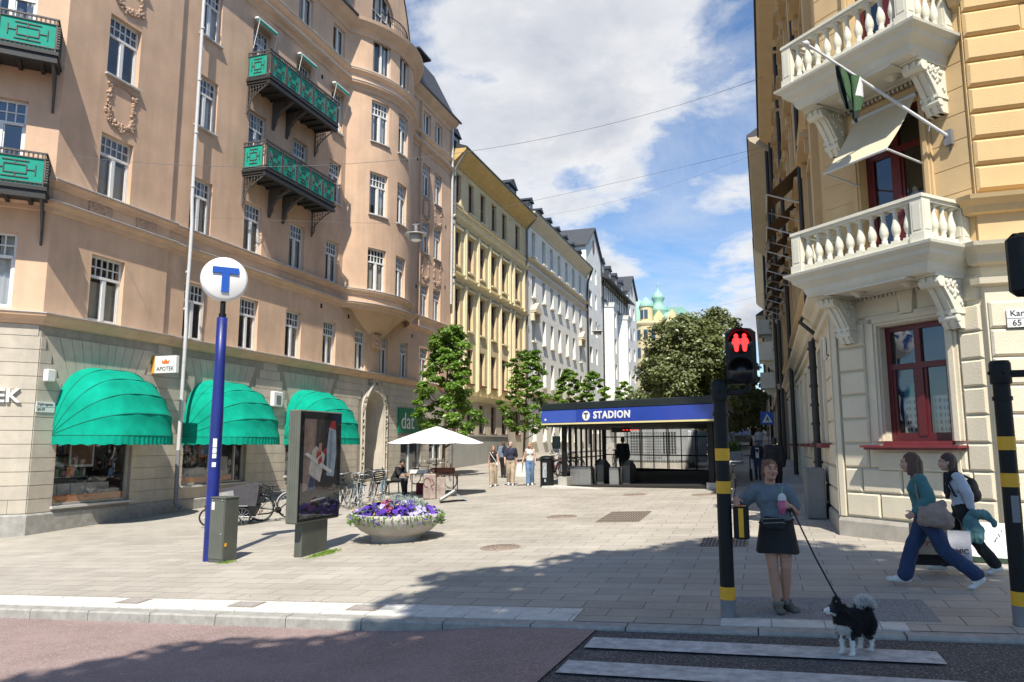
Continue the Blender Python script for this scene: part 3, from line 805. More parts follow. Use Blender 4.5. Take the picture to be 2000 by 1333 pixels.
for y0, y1 in ((15.3, 30.75), (37.85, 44.35)):
 mb.grid([[(-18.55, y0, 21.5), (-18.55, y1, 21.5)], [(-19.1, y0, 22.15), (-19.1, y1, 22.15)], [(-20.6, y0, 25.2), (-20.6, y1, 25.2)], [(-26, y0, 27.5), (-26, y1, 27.5)]])
 mb.face([(-18.55, y1, 21.5), (-26, y1, 21.5), (-26, y1, 27.5), (-20.6, y1, 25.2), (-19.1, y1, 22.15)])
 mb.bx(-18.62, -18.5, y0, y1, 21.42, 21.52)
mb.grid([[(-19.35, y, z) for y, z in prof], [(-25, y, z) for y, z in prof]])
for a, b_ in zip(prof, prof[1:]): mb.hexa([(-18.98, a[0], a[1]), (-18.98, b_[0], b_[1]), (-19.4, b_[0], b_[1]), (-19.4, a[0], a[1]), (-18.98, a[0], a[1] + .08), (-18.98, b_[0], b_[1] + .08), (-19.4, b_[0], b_[1] + .08), (-19.4, a[0], a[1] + .08)])
for y in (38.7,):   # dormer beside the gable
 mb.bx(-21.2, -19.1, y - .7, y + .7, 21.9, 23.5); mb.bx(-21.3, -18.6, y - .85, y + .85, 23.5, 23.62)
mb.build('roof', M_roofd, PINK)
# ---- downpipes
def pipe(y, x, z0, z1, m, zsplit=None, r=.06):
 q = MB(); q.tube([(x, y, z0), (x, y, z1)], r, 10)
 z = z0 + .8
 while z < z1: q.tube([(x, y, z), (x, y, z + .06)], r + .012, 10); z += 2.
 return q
q = MB(); xp = -18.86
q.tube([(xp + .12, 20.45, -.2), (xp + .14, 20.45, 3.3), (xp + .14, 20.45, 3.9), (xp + .09, 20.45, 5.), (xp + .12, 20.45, 6.7), (xp + .12, 20.45, 7.7), (xp + .06, 20.45, 8.6), (xp + .04, 20.45, 21.3)], .062, 10)
for z in (4.6, 5.9, 9, 11, 13, 15, 17.2, 19): q.tube([(xp + .07, 20.45, z), (xp + .07, 20.45, z + .07)], .078, 10)
o = q.build('downpipe', M_pipe, PINK)
q = MB(); q.tube([(xp + .34, 20.45, -2.1), (xp + .14, 20.45, -1.95), (xp + .12, 20.45, -.2)], .07, 10); q.build('pipe_foot', M_pipeg, o)
q = pipe(39.15, -18.98, 6.9, 20.8, None); q.build('downpipe', M_pinkd, PINK)
q = pipe(43.85, -18.95, 9., 21.4, None, None, .075); q.build('downpipe', M_pipe, PINK)
q = pipe(44.02, -18.93, -1.2, 7.6, None, None, .08); q.build('downpipe', M_pipeg, PINK)
# ---- long iron balconies with green panels
def tracery(q, T, w, h, mi=0):
 """iron frame pattern of one panel in local (x along, y up)"""
 def bar(x0, y0, x1, y1, t=.012):
  q.hexa([T(x0 - t * (y1 != y0), y0 - t * (x1 != x0), .02), T(x1 + t * (y1 != y0), y0 - t * (x1 != x0), .02), T(x1 + t * (y1 != y0), y0 - t * (x1 != x0), .0), T(x0 - t * (y1 != y0), y0 - t * (x1 != x0), 0),
    T(x0 - t * (y1 != y0), y1 + t * (x1 != x0), .02), T(x1 + t * (y1 != y0), y1 + t * (x1 != x0), .02), T(x1 + t * (y1 != y0), y1 + t * (x1 != x0), 0), T(x0 - t * (y1 != y0), y1 + t * (x1 != x0), 0)], mi)
 for fx_, fy in ((.3, .32), (.14, .16)):
  x0, x1, y0, y1 = w * fx_, w * (1 - fx_), h * fy, h * (1 - fy)
  g = .0 if fx_ > .2 else .12
  bar(x0 + w * g, y0, x1 - w * g, y0); bar(x0 + w * g, y1, x1 - w * g, y1); bar(x0, y0 + h * g, x0, y1 - h * g); bar(x1, y0 + h * g, x1, y1 - h * g)
 bar(w / 2, h * .16, w / 2, h * .32); bar(w / 2, h * .68, w / 2, h * .84); bar(w * .14, h / 2, w * .3, h / 2); bar(w * .7, h / 2, w * .86, h / 2)
def iron_balcony(O, ux, n, w, dep, z0, zr, npan, brks, left_side=True):
 """O plan point on the wall, ux along the wall, n outward; slab z0, rail zr"""
 ux = Vector((*ux, 0)).normalized(); n = Vector((*n, 0)).normalized(); O = Vector((*O, 0))
 P = lambda a, d, z: O + ux * a + n * d + Vector((0, 0, z))
 q = MB()
 def bxx(a0, a1, d0, d1, zz0, zz1, mb_=None, mi=0):
  (mb_ or q).hexa([P(a0, d1, zz0), P(a1, d1, zz0), P(a1, d0, zz0), P(a0, d0, zz0), P(a0, d1, zz1), P(a1, d1, zz1), P(a1, d0, zz1), P(a0, d0, zz1)], mi)
 bxx(0, w, 0, dep, z0, z0 + .1); bxx(-.04, w + .04, 0, dep + .05, z0 + .1, z0 + .2); bxx(-.02, w + .02, dep - .12, dep + .03, z0 - .12, z0)
 k = .35
 while k < w: bxx(k, k + .1, .02, dep - .1, z0 - .08, z0); k += .55
 slab = q.build('balcony', M_black, PINK)
 q = MB(); zb = z0 + .2
 for a0, a1, d0, d1 in ((0, w, dep - .05, dep), (0, .05, 0, dep), (w - .05, w, 0, dep)):
  bxx(a0, a1, d0, d1, zr - .05, zr); bxx(a0, a1, d0, d1, zr - .19, zr - .165); bxx(a0, a1, d0, d1, zb + .09, zb + .115); bxx(a0, a1, d0, d1, zb, zb + .03)
 pw = (w - .1) / npan
 for i in range(npan + 1):
  a = .02 + pw * i
  for e in (-.0, .11):
   if 0 < i < npan or e == 0 or i == 0: bxx(a + e - (.0 if i else 0), a + e + .028, dep - .045, dep - .005, zb, zr)
  for k in range(9):
   z = zb + .13 + (zr - zb - .32) * k / 9; bxx(a + .02, a + .12, dep - .04, dep - .012, z, z + .04)
 k = 0.
 while k < w - .1:
  bxx(k, k + .04, dep - .035, dep - .012, zr - .165, zr - .05); bxx(k, k + .02, dep - .035, dep - .012, zb + .03, zb + .09); k += .11
 for e in (0, w - .05):
  k = .06
  while k < dep - .1: bxx(e + .01, e + .035, k, k + .03, zr - .165, zr - .05); bxx(e + .01, e + .035, k, k + .02, zb, zb + .09); k += .11
  for k in (.04, dep - .2, dep - .1): bxx(e + .008, e + .04, k, k + .028, zb, zr)
 for i in range(npan):
  a = .02 + pw * i + .14
  tracery(q, lambda x, y, d, a=a: P(a + x, dep - .03 + d, zb + .115 + y), pw - .14, zr - .19 - zb - .115)
 tracery(q, lambda x, y, d: P(.03 - d, dep - .22 - x, zb + .115 + y), dep - .3, zr - .19 - zb - .115)
 tracery(q, lambda x, y, d: P(w - .03 + d, .08 + x, zb + .115 + y), dep - .3, zr - .19 - zb - .115)
 q.build('railing', M_iron2, slab)
 for i in range(npan):
  a = .02 + pw * i + .14; g = MB(); bxx(a, a + pw - .14, dep - .04, dep - .032, zb + .04, zr - .19, g); g.build('green_panel', M_greenp, slab)
 for e0, e1 in ((.032, .038), (w - .038, w - .032)):
  g = MB(); bxx(e0, e1, .06, dep - .2, zb + .04, zr - .19, g); g.build('green_panel', M_greenp, slab)
 for a, open_ in brks:   # scrolled iron brackets
  g = MB(); L = dep * .92; Hh = 1.05
  arcp = [(L * (1 - math.cos(PI / 2 * k / 8)) , -Hh * (1 - math.sin(PI / 2 * k / 8))) for k in range(9)]
  arcp = [(.06 + L * (k / 8) ** 1.0, -Hh * (1 - (k / 8) ** .45) - .02) for k in range(9)]
  for da in ((0,) if open_ else (-.05, .05)):
   g.tube([P(a + da, d, z0 - .05 + z) for d, z in arcp], .028, 5)
   g.tube([P(a + da, .03, z0 - Hh - .15), P(a + da, .03, z0 - .05)], .035, 5)
   g.tube([P(a + da, .03, z0 - .06), P(a + da, L, z0 - .06)], .03, 5)
   for k in range(1, 7):
    d = L * k / 7.5; zt = z0 - .08
    zl = z0 - .05 - Hh * (1 - ((d - .06) / L) ** .45) if d > .06 else z0 - Hh
    g.tube([P(a + da, d, zl), P(a + da, d + .03, (zl + zt) / 2), P(a + da, d, zt)], .013, 4)
   for k in range(3): g.tube([P(a + da, .05, z0 - .25 - .28 * k), P(a + da, L * (.62 - .2 * k), z0 - .16 - .2 * k)], .013, 4)
   g.tube([P(a + da + .0, .12 + .09 * math.cos(t * .5), z0 - Hh + .12 + .09 * math.sin(t * .5)) for t in range(13)], .014, 4)
  if not open_:
   g.hexa([P(a - .05, .05, z0 - Hh), P(a + .05, .05, z0 - Hh), P(a + .05, .0, z0 - Hh), P(a - .05, .0, z0 - Hh), P(a - .05, L * .5, z0 - .05), P(a + .05, L * .5, z0 - .05), P(a + .05, 0, z0 - .05), P(a - .05, 0, z0 - .05)])
  g.build('bracket', M_iron2, slab)
for z0, zr in ((10.5, 11.85), (14.3, 15.65)):
 iron_balcony((-19.1, 23.35), (0, 1), (1, 0), 4.95, 1.1, z0, zr, 5, [(.06, True), (1.75, False), (2.7, False), (4.85, True)])
cd = (CH, CH); cn = (CH, -CH)
for z0, zr in ((6.75, 7.93), (10.68, 11.88)):
 iron_balcony((-19 - CH * 3.1, 15.3 - CH * 3.1), cd, cn, 3.0, 1.0, z0, zr, 2, [(.1, True), (2.9, True)])
# ---- small roller awnings over the balcony doors
for k, (a, b_) in enumerate((cols['C'], cols['D'], cols['E'])):
 g = MB(); z = 17.25
 g.bbox((-18.93, (a + b_) / 2, z), (.2, b_ - a + .22, .14), .04)
 g.hexa([(-18.9, a - .05, z - .03), (-18.9, b_ + .05, z - .03), (-18.93, b_ + .05, z - .05), (-18.93, a - .05, z - .05), (-18.78, a - .05, z - .07), (-18.78, b_ + .05, z - .07), (-18.79, b_ + .05, z - .17), (-18.79, a - .05, z - .17)], 1)
 for y in (a - .04, b_ + .04): g.tube([(-18.79, y, z - .1), (-19.05, y, z - 1.3)], .016, 5)
 g.build('door_awning', [M_white, M_awn], PINK)
# ---- portal
pc = (portal[0] + portal[1]) / 2; hw = 1.02; zs = 1.62
mb = MB()
a_o = [(pc + hw * math.cos(PI * k / 16), zs + hw * math.sin(PI * k / 16)) for k in range(17)]
poly = [(portal[0] - .0, -1.8), (pc - hw, -1.8)] + a_o[::-1] + [(pc + hw, -1.8), (portal[1], -1.8), (portal[1], 2.98), (portal[0], 2.98)]
fr2 = Matrix(((0, 0, 1, -19.3), (1, 0, 0, 0), (0, 1, 0, 0), (0, 0, 0, 1)))
mb.prism(poly, .23, fr2)
hw2 = .8
i_o = [(pc + hw2 * math.cos(PI * k / 16), zs - .05 + hw2 * math.sin(PI * k / 16)) for k in range(17)]
A = [(-19.18, pc + hw, -1.8)] + [(-19.18, y, z) for y, z in a_o] + [(-19.18, pc - hw, -1.8)]
B = [(-20.35, pc + hw2, -1.8)] + [(-20.35, y, z) for y, z in i_o] + [(-20.35, pc - hw2, -1.8)]
mb.grid([A, B], 0, True)
mb.prism([(pc + 1.4, -1.8), (pc + 1.4, 3.0), (pc - 1.4, 3.0), (pc - 1.4, -1.8)][::-1], .05, Matrix(((0, 0, 1, -20.5), (1, 0, 0, 0), (0, 1, 0, 0), (0, 0, 0, 1))))
# archivolt rings and ornament
for rr_, th in ((hw + .05, .07), (hw + .3, .06)):
 for k in range(24):
  a0, a1 = PI * k / 24, PI * (k + 1) / 24
  mb.tube([(-19.05, pc + rr_ * math.cos(a0), zs + rr_ * math.sin(a0)), (-19.05, pc + rr_ * math.cos(a1), zs + rr_ * math.sin(a1))], th, 6)
 for sgn in (-1, 1): mb.tube([(-19.05, pc + sgn * rr_, -1.75), (-19.05, pc + sgn * rr_, zs)], th, 6)
pr_ = random.Random(8)
for k in range(150):
 t = pr_.random(); rr_ = hw + .19 + pr_.gauss(0, .04)
 if t < .6: y, z = pc + rr_ * math.cos(PI * t / .6), zs + rr_ * math.sin(PI * t / .6)
 elif t < .8:
  y, z = pc + (-1 if pr_.random() < .5 else 1) * rr_, pr_.uniform(-1.6, zs)
 else: y, z = pc + pr_.gauss(0, .22), 2.95 + abs(pr_.gauss(.25, .17))
 s_ = pr_.uniform(.03, .07); mb.ell((-19.03, y, min(z, 3.3)), (s_, s_, s_ * 1.2), None, 6, 5)
for sgn in (-1, 1): mb.tube([(-19.04, pc + sgn * .95, 2.35), (-19.02, pc + sgn * .55, 2.85), (-19.02, pc + sgn * .28, 3.1), (-19.02, pc + sgn * .3, 3.35)], [.12, .1, .09, .05], 7)
mb.build('portal', M_stone, PINK)
mb = MB()
mb.bx(-20.42, -20.33, pc - .78, pc - .66, -1.7, 2.2); mb.bx(-20.42, -20.33, pc + .66, pc + .78, -1.7, 2.2); mb.bx(-20.42, -20.33, pc - .06, pc + .06, -1.7, .75)
mb.bx(-20.42, -20.33, pc - .66, pc + .66, .72, .88); mb.bx(-20.42, -20.33, pc - .66, pc + .66, -1.7, -1.0)
for k in range(9):
 a0, a1 = PI * k / 9, PI * (k + 1) / 9; mb.tube([(-20.34, pc + .72 * math.cos(a0), 1.57 + .72 * math.sin(a0)), (-20.34, pc + .72 * math.cos(a1), 1.57 + .72 * math.sin(a1))], .06, 6)
for k in (-.36, 0, .36): mb.bx(-20.4, -20.35, pc + k - .03, pc + k + .03, .88, 2.2)
d_ = mb.build('door', M_white, PINK)
mb = MB(); mb.face([(-20.38, pc - .7, -1.), (-20.38, pc + .7, -1.), (-20.38, pc + .7, 2.2), (-20.38, pc - .7, 2.2)]); mb.build('door_glass', M_glassd, d_)
# ---- shop windows
M_shopf = mat('shop_frame', (.55, .53, .48), .4, .1, 4, metal=.3)
M_orange = mat('orange_sill_band', (.62, .21, .035), .6, .1, 6)
M_cardw = mat('white_card', (.66, .65, .62), .8, .08, 5)
shelfm = [mat('shelf_goods_%s' % n, c, .7, .1, 5) for n, c in (('white', (.62, .62, .6)), ('pink', (.5, .22, .2)), ('green', (.12, .28, .12)), ('orange', (.55, .2, .05)), ('blue', (.12, .22, .4)), ('brown', (.16, .09, .05)))]
sr = random.Random(4)
for i, (a, b_, c, d) in enumerate(shopw):
 h = (uB(a), uB(b_), c, d)
 q = MB()
 w = .07; D0 = -.2; D1 = -.12
 sbox(q, PB, h[0], h[0] + w, c, d, D0, D1); sbox(q, PB, h[1] - w, h[1], c, d, D0, D1); sbox(q, PB, h[0] + w, h[1] - w, c, c + w, D0, D1); sbox(q, PB, h[0] + w, h[1] - w, d - w, d, D0, D1)
 if i == 1: sbox(q, PB, h[0] + (h[1] - h[0]) * .84, h[0] + (h[1] - h[0]) * .84 + .05, c + w, d - w, D0, D1)
 f = q.build('shop_window', M_shopf, PINK)
 q = MB(); q.face([PB.at(h[0] + .03, c + .03, -.165), PB.at(h[1] - .03, c + .03, -.165), PB.at(h[1] - .03, d - .03, -.165), PB.at(h[0] + .03, d - .03, -.165)]); q.build('pane', M_glass, f)
 q = MB(); sbox(q, PB, h[0] - .06, h[1] + .1, c - .07, c, -.1, .12); q.build('sill', M_flash, f)
 if i < 2:
  q = MB(); sbox(q, PB, h[0] + w, h[1] - w - (.0 if i == 0 else .5), c + w, c + w + .2, -.185, -.17); q.build('orange_band', M_orange, f)
 q = MB(); D = -2.2   # the room behind, with goods on shelves
 pts = lambda u, z, dd: PB.at(u, z, dd)
 q.face([pts(h[0], c, D), pts(h[1], c, D), pts(h[1], d, D), pts(h[0], d, D)], 0)
 q.face([pts(h[0], c, -.2), pts(h[0], c, D), pts(h[0], d, D), pts(h[0], d, -.2)], 0); q.face([pts(h[1], c, D), pts(h[1], c, -.2), pts(h[1], d, -.2), pts(h[1], d, D)], 0)
 q.face([pts(h[0], c, -.2), pts(h[1], c, -.2), pts(h[1], c, D), pts(h[0], c, D)], 0); q.face([pts(h[0], d, -.2), pts(h[0], d, D), pts(h[1], d, D), pts(h[1], d, -.2)], 0)
 q.build('shop_interior', M_room, f)
 q = MB(); Wd = h[1] - h[0]
 for z, dd in ((c + .15, -.6), (c + .75, -1.0), (c + 1.1, -1.0), (c + 1.45, -1.3), (c + 1.9, -1.5)):
  x = h[0] + .15
  sbox(q, PB, h[0] + .1, h[0] + Wd * (.72 if z > c + .5 else .9), z - .02, z, dd - .2, dd + .1, 0)
  while x < h[0] + Wd * (.7 if z > c + .5 else .8):
   ww = sr.uniform(.06, .12) if z > c + .5 else sr.uniform(.4, .55)
   hh = sr.uniform(.14, .26) if z > c + .5 else .42
   sbox(q, PB, x, x + ww, z, z + hh, dd - .1, dd + .06, sr.randrange(6) if z > c + .5 else 0); x += ww + .03
 if i == 0:
  sbox(q, PB, h[0] + Wd * .3, h[0] + Wd * .3 + .85, c + 1.05, d, -.42, -.4, 0); sbox(q, PB, h[0] + Wd * .3 + .06, h[0] + Wd * .3 + .79, c + 1.12, d, -.398, -.395, 5)
  sbox(q, PB, h[0] + .1, h[0] + .35, c + .78, c + 1.08, -.4, -.38, 3); sbox(q, PB, h[0] + .75, h[0] + 1.0, c + .78, c + 1.08, -.4, -.38, 3)
 if i == 1:
  sbox(q, PB, h[0] + 1.25, h[0] + 1.95, c + .95, c + 1.9, -.42, -.4, 3); sbox(q, PB, h[0] + 1.32, h[0] + 1.88, c + 1.02, c + 1.6, -.398, -.395, 4)
  sbox(q, PB, h[0] + 1.8, h[0] + 2.9, c + .3, c + .95, -.5, -.48, 0)
 q.build('shelf_goods', shelfm, f)
for a, b_, c, d in other:
 h = (uB(a), uB(b_), c, d); window(PB, h, .2, M_white, M_glassd, PINK, 'two', .1, name='shop_window')
# ---- dome awnings (each hangs on the wall)
def awning(yc, hw, D, lab):
 t = thing('dome_awning', lab, 'awning', (-19.1, yc, .25), group='green dome awnings over the shop windows')
 q = MB(); nS, nP = 30, 40; rows = []
 pw = 3.0; ribs = 5
 for j in range(nP + 1):
  ph = PI / 2 * j / nP; row = []
  f = (j / nP * ribs) % 1.0; sag = 1 - .028 * math.sin(PI * f)
  for k in range(nS + 1):
   a = PI * k / nS; cy, sy = math.cos(a), math.sin(a)
   k_ = (abs(cy) ** pw + abs(sy) ** pw) ** (-1 / pw)
   r = D * sy * k_ * (sag if 0 < k < nS else 1)
   wr_ = 1 + .004 * math.sin(a * 46 + j)
   row.append((-19.06 + r * math.sin(ph) * wr_, yc - hw * cy * k_, .25 + r * math.cos(ph) * wr_))
  rows.append(row)
 q.grid(rows, 0, True); q.build('awning_cloth', M_awn, t)
 q = MB(); rows = [[], []]
 n = 120
 for k in range(n + 1):
  a = PI * k / n; cy, sy = math.cos(a), math.sin(a); k_ = (abs(cy) ** pw + abs(sy) ** pw) ** (-1 / pw); r = D * sy * k_
  rp = 1 + .012 * math.sin(k * 1.7) ; p = (-19.06 + r * rp, yc - hw * cy * k_)
  rows[0].append((-19.06 + r, yc - hw * cy * k_, .252)); rows[1].append((p[0], p[1], .25 - .26 - .015 * math.sin(k * .9)))
 q.grid(rows, 0, True); q.build('valance', M_awn, t)
 q = MB()
 for j in range(1, ribs + 1):
  ph = PI / 2 * j / ribs; P = []
  for k in range(nS + 1):
   a = PI * k / nS; cy, sy = math.cos(a), math.sin(a); k_ = (abs(cy) ** pw + abs(sy) ** pw) ** (-1 / pw); r = D * sy * k_ * 1.002
   P.append((-19.06 + r * math.sin(ph), yc - hw * cy * k_, .25 + r * math.cos(ph)))
  q.tube(P, .012, 4)
 q.build('rib', mat('awning_seam', (.0, .16, .105), .8, .1), t)
awning(17.48, 1.6, 2.05, 'green dome awning nearest the building corner, over the window with the orange sill')
awning(22.7, 1.76, 2.08, 'middle green dome awning, partly behind the blue sign pole')
awning(28.5, 1.76, 2.12, 'green dome awning farthest right, behind the poster stand and beside the arched portal')
# ---- signs and wall boxes
M_signw = mat('sign_white', (.74, .73, .70), .5, .04, 3); M_signo = mat('sign_orange', (.72, .33, .03), .5, .05, 3); M_ink = mat('sign_ink', (.05, .05, .055), .6, 0)
M_orange2 = mat('crown_orange', (.65, .17, .03), .6, 0)
t = thing('projecting_sign', 'white and orange projecting pharmacy sign with a crown, hung above the downpipe', 'sign', (-18.95, 19.6, 2.3))
fn = Vector((.32, -.95, 0)); sx_ = Vector((.95, .32, 0))
q = MB(); yS = 19.35
q.bx(-18.85, -17.98, yS - .05, yS + .07, 2.3, 2.86, 0); q.bx(-18.97, -18.85, yS - .05, yS + .07, 2.3, 2.86, 1)
q.tube([(-19.02, yS, 2.75), (-18.9, yS, 2.75)], .02, 6, 0)
q.build('sign_panel', [M_signw, M_signo], t)
Ms = frame((-18.41, yS - .055, 2.43), (1, 0, 0), (0, 0, 1))
text_mesh('APOTEK', .19, Ms, M_ink, 'lettering', t, .003)
q = MB(); cr = [(-.13, 0), (.13, 0), (.17, .13), (.085, .07), (0, .16), (-.085, .07), (-.17, .13)]
q.prism(cr, .006, frame((-18.41, yS - .051, 2.6), (1, 0, 0), (0, 0, 1))); q.build('crown', M_orange2, t)
# lettering on the chamfer
cn3 = Vector((CH, -CH, 0)); cd3 = Vector((CH, CH, 0))
p0 = Vector((-19, 15.3, 1.29)) - cd3 * .36 + cn3 * .06
o = text_mesh('APOTEK', .52, frame(p0, cd3, (0, 0, 1)), M_signw, 'shop_lettering', None, .04, .012, 'RIGHT', (p0.x, p0.y, p0.z))
tag(o, 'raised white shop lettering on the stone chamfer at the left edge', 'sign')
t = thing('street_sign', 'white street name plate on the stone wall beside the first green awning', 'street sign', (-18.97, 15.58, .9))
q = MB(); q.bx(-18.975, -18.955, 15.3, 15.87, .88, 1.17, 0); q.bx(-18.9549, -18.952, 15.3, 15.87, 1.018, 1.024, 1); q.build('plate', [M_signw, M_ink], t)
Ms = frame((-18.953, 15.34, 1.1), (0, 1, 0), (0, 0, 1)); text_mesh('Nybrogatan', .1, Ms, M_ink, 'lettering', t, .002, .001, 'LEFT')
Ms = frame((-18.953, 15.34, .95), (0, 1, 0), (0, 0, 1)); text_mesh('69-77', .1, Ms, M_ink, 'lettering', t, .002, .002, 'LEFT')
q = MB(); q.bbox((-18.87, 15.55, 1.9), (.18, .26, .34), .02); o = q.build('wall_box', M_signw, None, (-18.87, 15.55, 1.9)); tag(o, 'plain white wall box above the street name plate', 'wall box')
t = thing('wall_unit', 'white framed grey wall unit between the second and third green awnings', 'wall unit', (-19.0, 26.0, 1.55))
q = MB(); q.bbox((-18.97, 26.0, 1.83), (.2, .62, .62), .03); q.build('housing', M_signw, t); q = MB(); q.bx(-18.87, -18.86, 25.86, 26.16, 1.62, 1.98); q.build('grille', M_pipeg, t)
t = thing('shop_sign', 'green dental shop sign on the stone wall, half hidden by the nearest tree', 'sign', (-19.0, 38.4, .55))
q = MB(); q.bx(-19.06, -18.98, 36.95, 39.9, .6, 2.0); q.build('panel', mat('sign_green', (.0, .17, .09), .5, .05, 3), t)
Ms = frame((-18.975, 37.2, 1.25), (0, 1, 0), (0, 0, 1)); text_mesh('dat', 1.3, Ms, M_signw, 'lettering', t, .01, .0, 'LEFT')
# ================================================================ the row of buildings up the left side
M_yel = mat('yellow_render', (.72, .57, .33), .9, .14, .6, .2, 40, stain=.08)
M_yelp = mat('pale_yellow_pilaster', (.76, .655, .42), .9, .08, .8, .2, 40)
M_ochre = mat('ochre_eave', (.60, .40, .15), .85, .12, 1.5)
M_redw = mat('oxblood_window_paint', (.17, .06, .045), .5, .12, 5)
M_beige = mat('beige_render', (.57, .49, .375), .9, .12, .7, .2, 40, stain=.08)
M_wht = mat('white_render', (.86, .82, .72), .9, .10, .6, .15, 40, stain=.06)
M_cream = mat('cream_moulding', (.66, .56, .40), .88, .08, 1.2)
M_wht2 = mat('cool_white_render', (.86, .84, .78), .9, .10, .6, .15, 40, stain=.06)
M_roof = mat('black_tin_roof', (.038, .038, .042), .55, .3, 2)
M_slate = mat('grey_slate_roof', (.06, .062, .068), .6, .25, 3)
M_copper = mat('green_copper', (.33, .55, .44), .6, .15, 1.5, col2=(.22, .42, .34))
M_cop2 = mat('dark_copper', (.16, .30, .24), .6, .2, 2)
M_pgrey = mat('grey_panel', (.36, .35, .32), .85, .08, 1.)
M_shut = mat('grey_blind', (.33, .35, .36), .7, .1, 3)
def dormer(q, x, y, z, w, h, d, mi=0, wi=1):
 q.bx(x - d, x, y - w / 2, y + w / 2, z, z + h, mi)
 q.prism([(-w / 2 - .1, h), (w / 2 + .1, h), (0, h + w * .32)], d + .15, Matrix(((0, 0, 1, x - d), (1, 0, 0, y), (0, 1, 0, z), (0, 0, 0, 1))), mi)
 q.bx(x, x + .03, y - w * .3, y + w * .3, z + h * .2, z + h * .85, wi)
# ---------------- yellow building
X = -19.1
YB = thing('yellow_building', 'ochre yellow building with tall pilasters and dark red windows, next to the pink corner building', 'building', (X, 44.2, G(X, 44.2)))
S = Path([(X, 44.15), (X, 60.6)])
uy = lambda y: y - 44.15
cY = [(44.7, 45.75), (47.1, 48.15), (49.45, 50.5), (51.85, 52.95), (54.25, 55.4), (57.6, 58.75)]
rows_ = [(.75, 2.75), (4.12, 6.5), (7.72, 10.4), (11.85, 14.3), (16.1, 18.35)]
HH = [(uy(a), uy(b_), *r) for a, b_ in cY for r in rows_]
mb = MB(); wall(mb, S, 0, S.u[-1], -2, 3.0, [h for h in HH if h[2] < 2], .3, 1, 1); wall(mb, S, 0, S.u[-1], 3.0, 19.4, [h for h in HH if h[2] > 2], .32, 0, 0)
mb.face([(X, 60.6, -2), (X - 14, 60.6, -2), (X - 14, 60.6, 19.4), (X, 60.6, 19.4)]); mb.face([(X - 14, 44.15, 19), (X, 44.15, 19), (X, 44.15, 21.5), (X - 14, 44.15, 21.5)])
mb.build('wall', [M_yel, M_beige], YB)
mb = MB()
pil = [(46.3, 46.75), (48.75, 49.1), (51.1, 51.45), (53.5, 53.85), (55.75, 56.25), (56.75, 57.2), (59.5, 59.95), (44.2, 44.45)]
for a, b_ in pil:
 for z0, z1, d in ((3.62, 10.75, .14), (11.1, 14.75, .12)):
  sbox(mb, S, uy(a), uy(b_), z0, z1, 0, d); sbox(mb, S, uy(a) - .05, uy(b_) + .05, z1 - .25, z1, d, d + .05); sbox(mb, S, uy(a) + .13, uy(b_) - .13, z0 + .1, z1 - .3, d, d + .05)
mb.build('pilaster', M_yelp, YB)
mb = MB()
L_ = S.u[-1]
for z0, d in ((2.95, .45), (10.75, .32), (14.8, .3)):
 sweep(mb, S, 0, L_, [(0, z0), (.08, z0 + .03), (.12, z0 + .16), (d - .05, z0 + .24), (d, z0 + .33), (0, z0 + .36)])
for z0 in (15.85, 11.35 - .0):
 sweep(mb, S, 0, L_, [(0, z0), (.12, z0 + .02), (.12, z0 + .1), (0, z0 + .12)])
for a, b_ in cY:
 sbox(mb, S, uy(a) - .15, uy(b_) + .15, 14.42, 14.55, 0, .16); sbox(mb, S, uy(a) - .15, uy(b_) + .15, 10.46, 10.6, 0, .18)
mb.build('cornice', M_yelp, YB)
mb = MB(); sweep(mb, S, -0.0, L_, [(0, 18.7), (.12, 18.72), (.14, 18.85), (.95, 19.5), (1.0, 19.66), (0, 19.7)])
mb.build('eave', M_ochre, YB)
mb = MB(); sweep(mb, S, 0, L_, [(0, 19.7), (1.06, 19.67), (1.06, 19.78), (.5, 20.0), (-3.5, 23.4), (-8, 24.4), (-8, 19.7)])
dormer(mb, -19.5, 45.6, 20.1, 1.5, 1.2, 2); dormer(mb, -19.9, 59.2, 20.3, 2.2, 1.9, 3, 0, 1)
mb.build('roof', [M_roof, M_shut], YB)
for h in HH:
 f = window(S, h, .26, M_redw, M_glassd, YB, 'small', .085, None, 1, None, .66)
 q = MB(); sbox(q, S, h[0] - .08, h[1] + .08, h[2] - .1, h[2], -.1, .16 if h[2] > 3 else .1); q.build('sill', M_redw if h[2] < 6 else M_yelp, f)
q = MB(); sbox(q, S, .25, uy(55.6), -1.6, .55, 0, .06, 0); sbox(q, S, .25, uy(55.6), .55, .66, 0, .14, 0)
k = .5
while k < uy(55.5): sbox(q, S, k, k + .04, -.5, -.2, .06, .08, 1); k += 1.6
q.build('plinth', [M_pgrey, M_pipeg], YB)
q = MB(); q.tube([(X + .12, 60.5, -.5), (X + .12, 60.5, 18.6), (X + .9, 60.5, 19.5)], .09, 8); q.build('downpipe', M_pipeg, YB)
q = MB(); q.tube([(X + .15, 44.4, 8.), (X + .15, 44.4, 18.4), (X + .9, 44.3, 19.4)], .08, 8); q.build('downpipe', M_pipeg, YB)
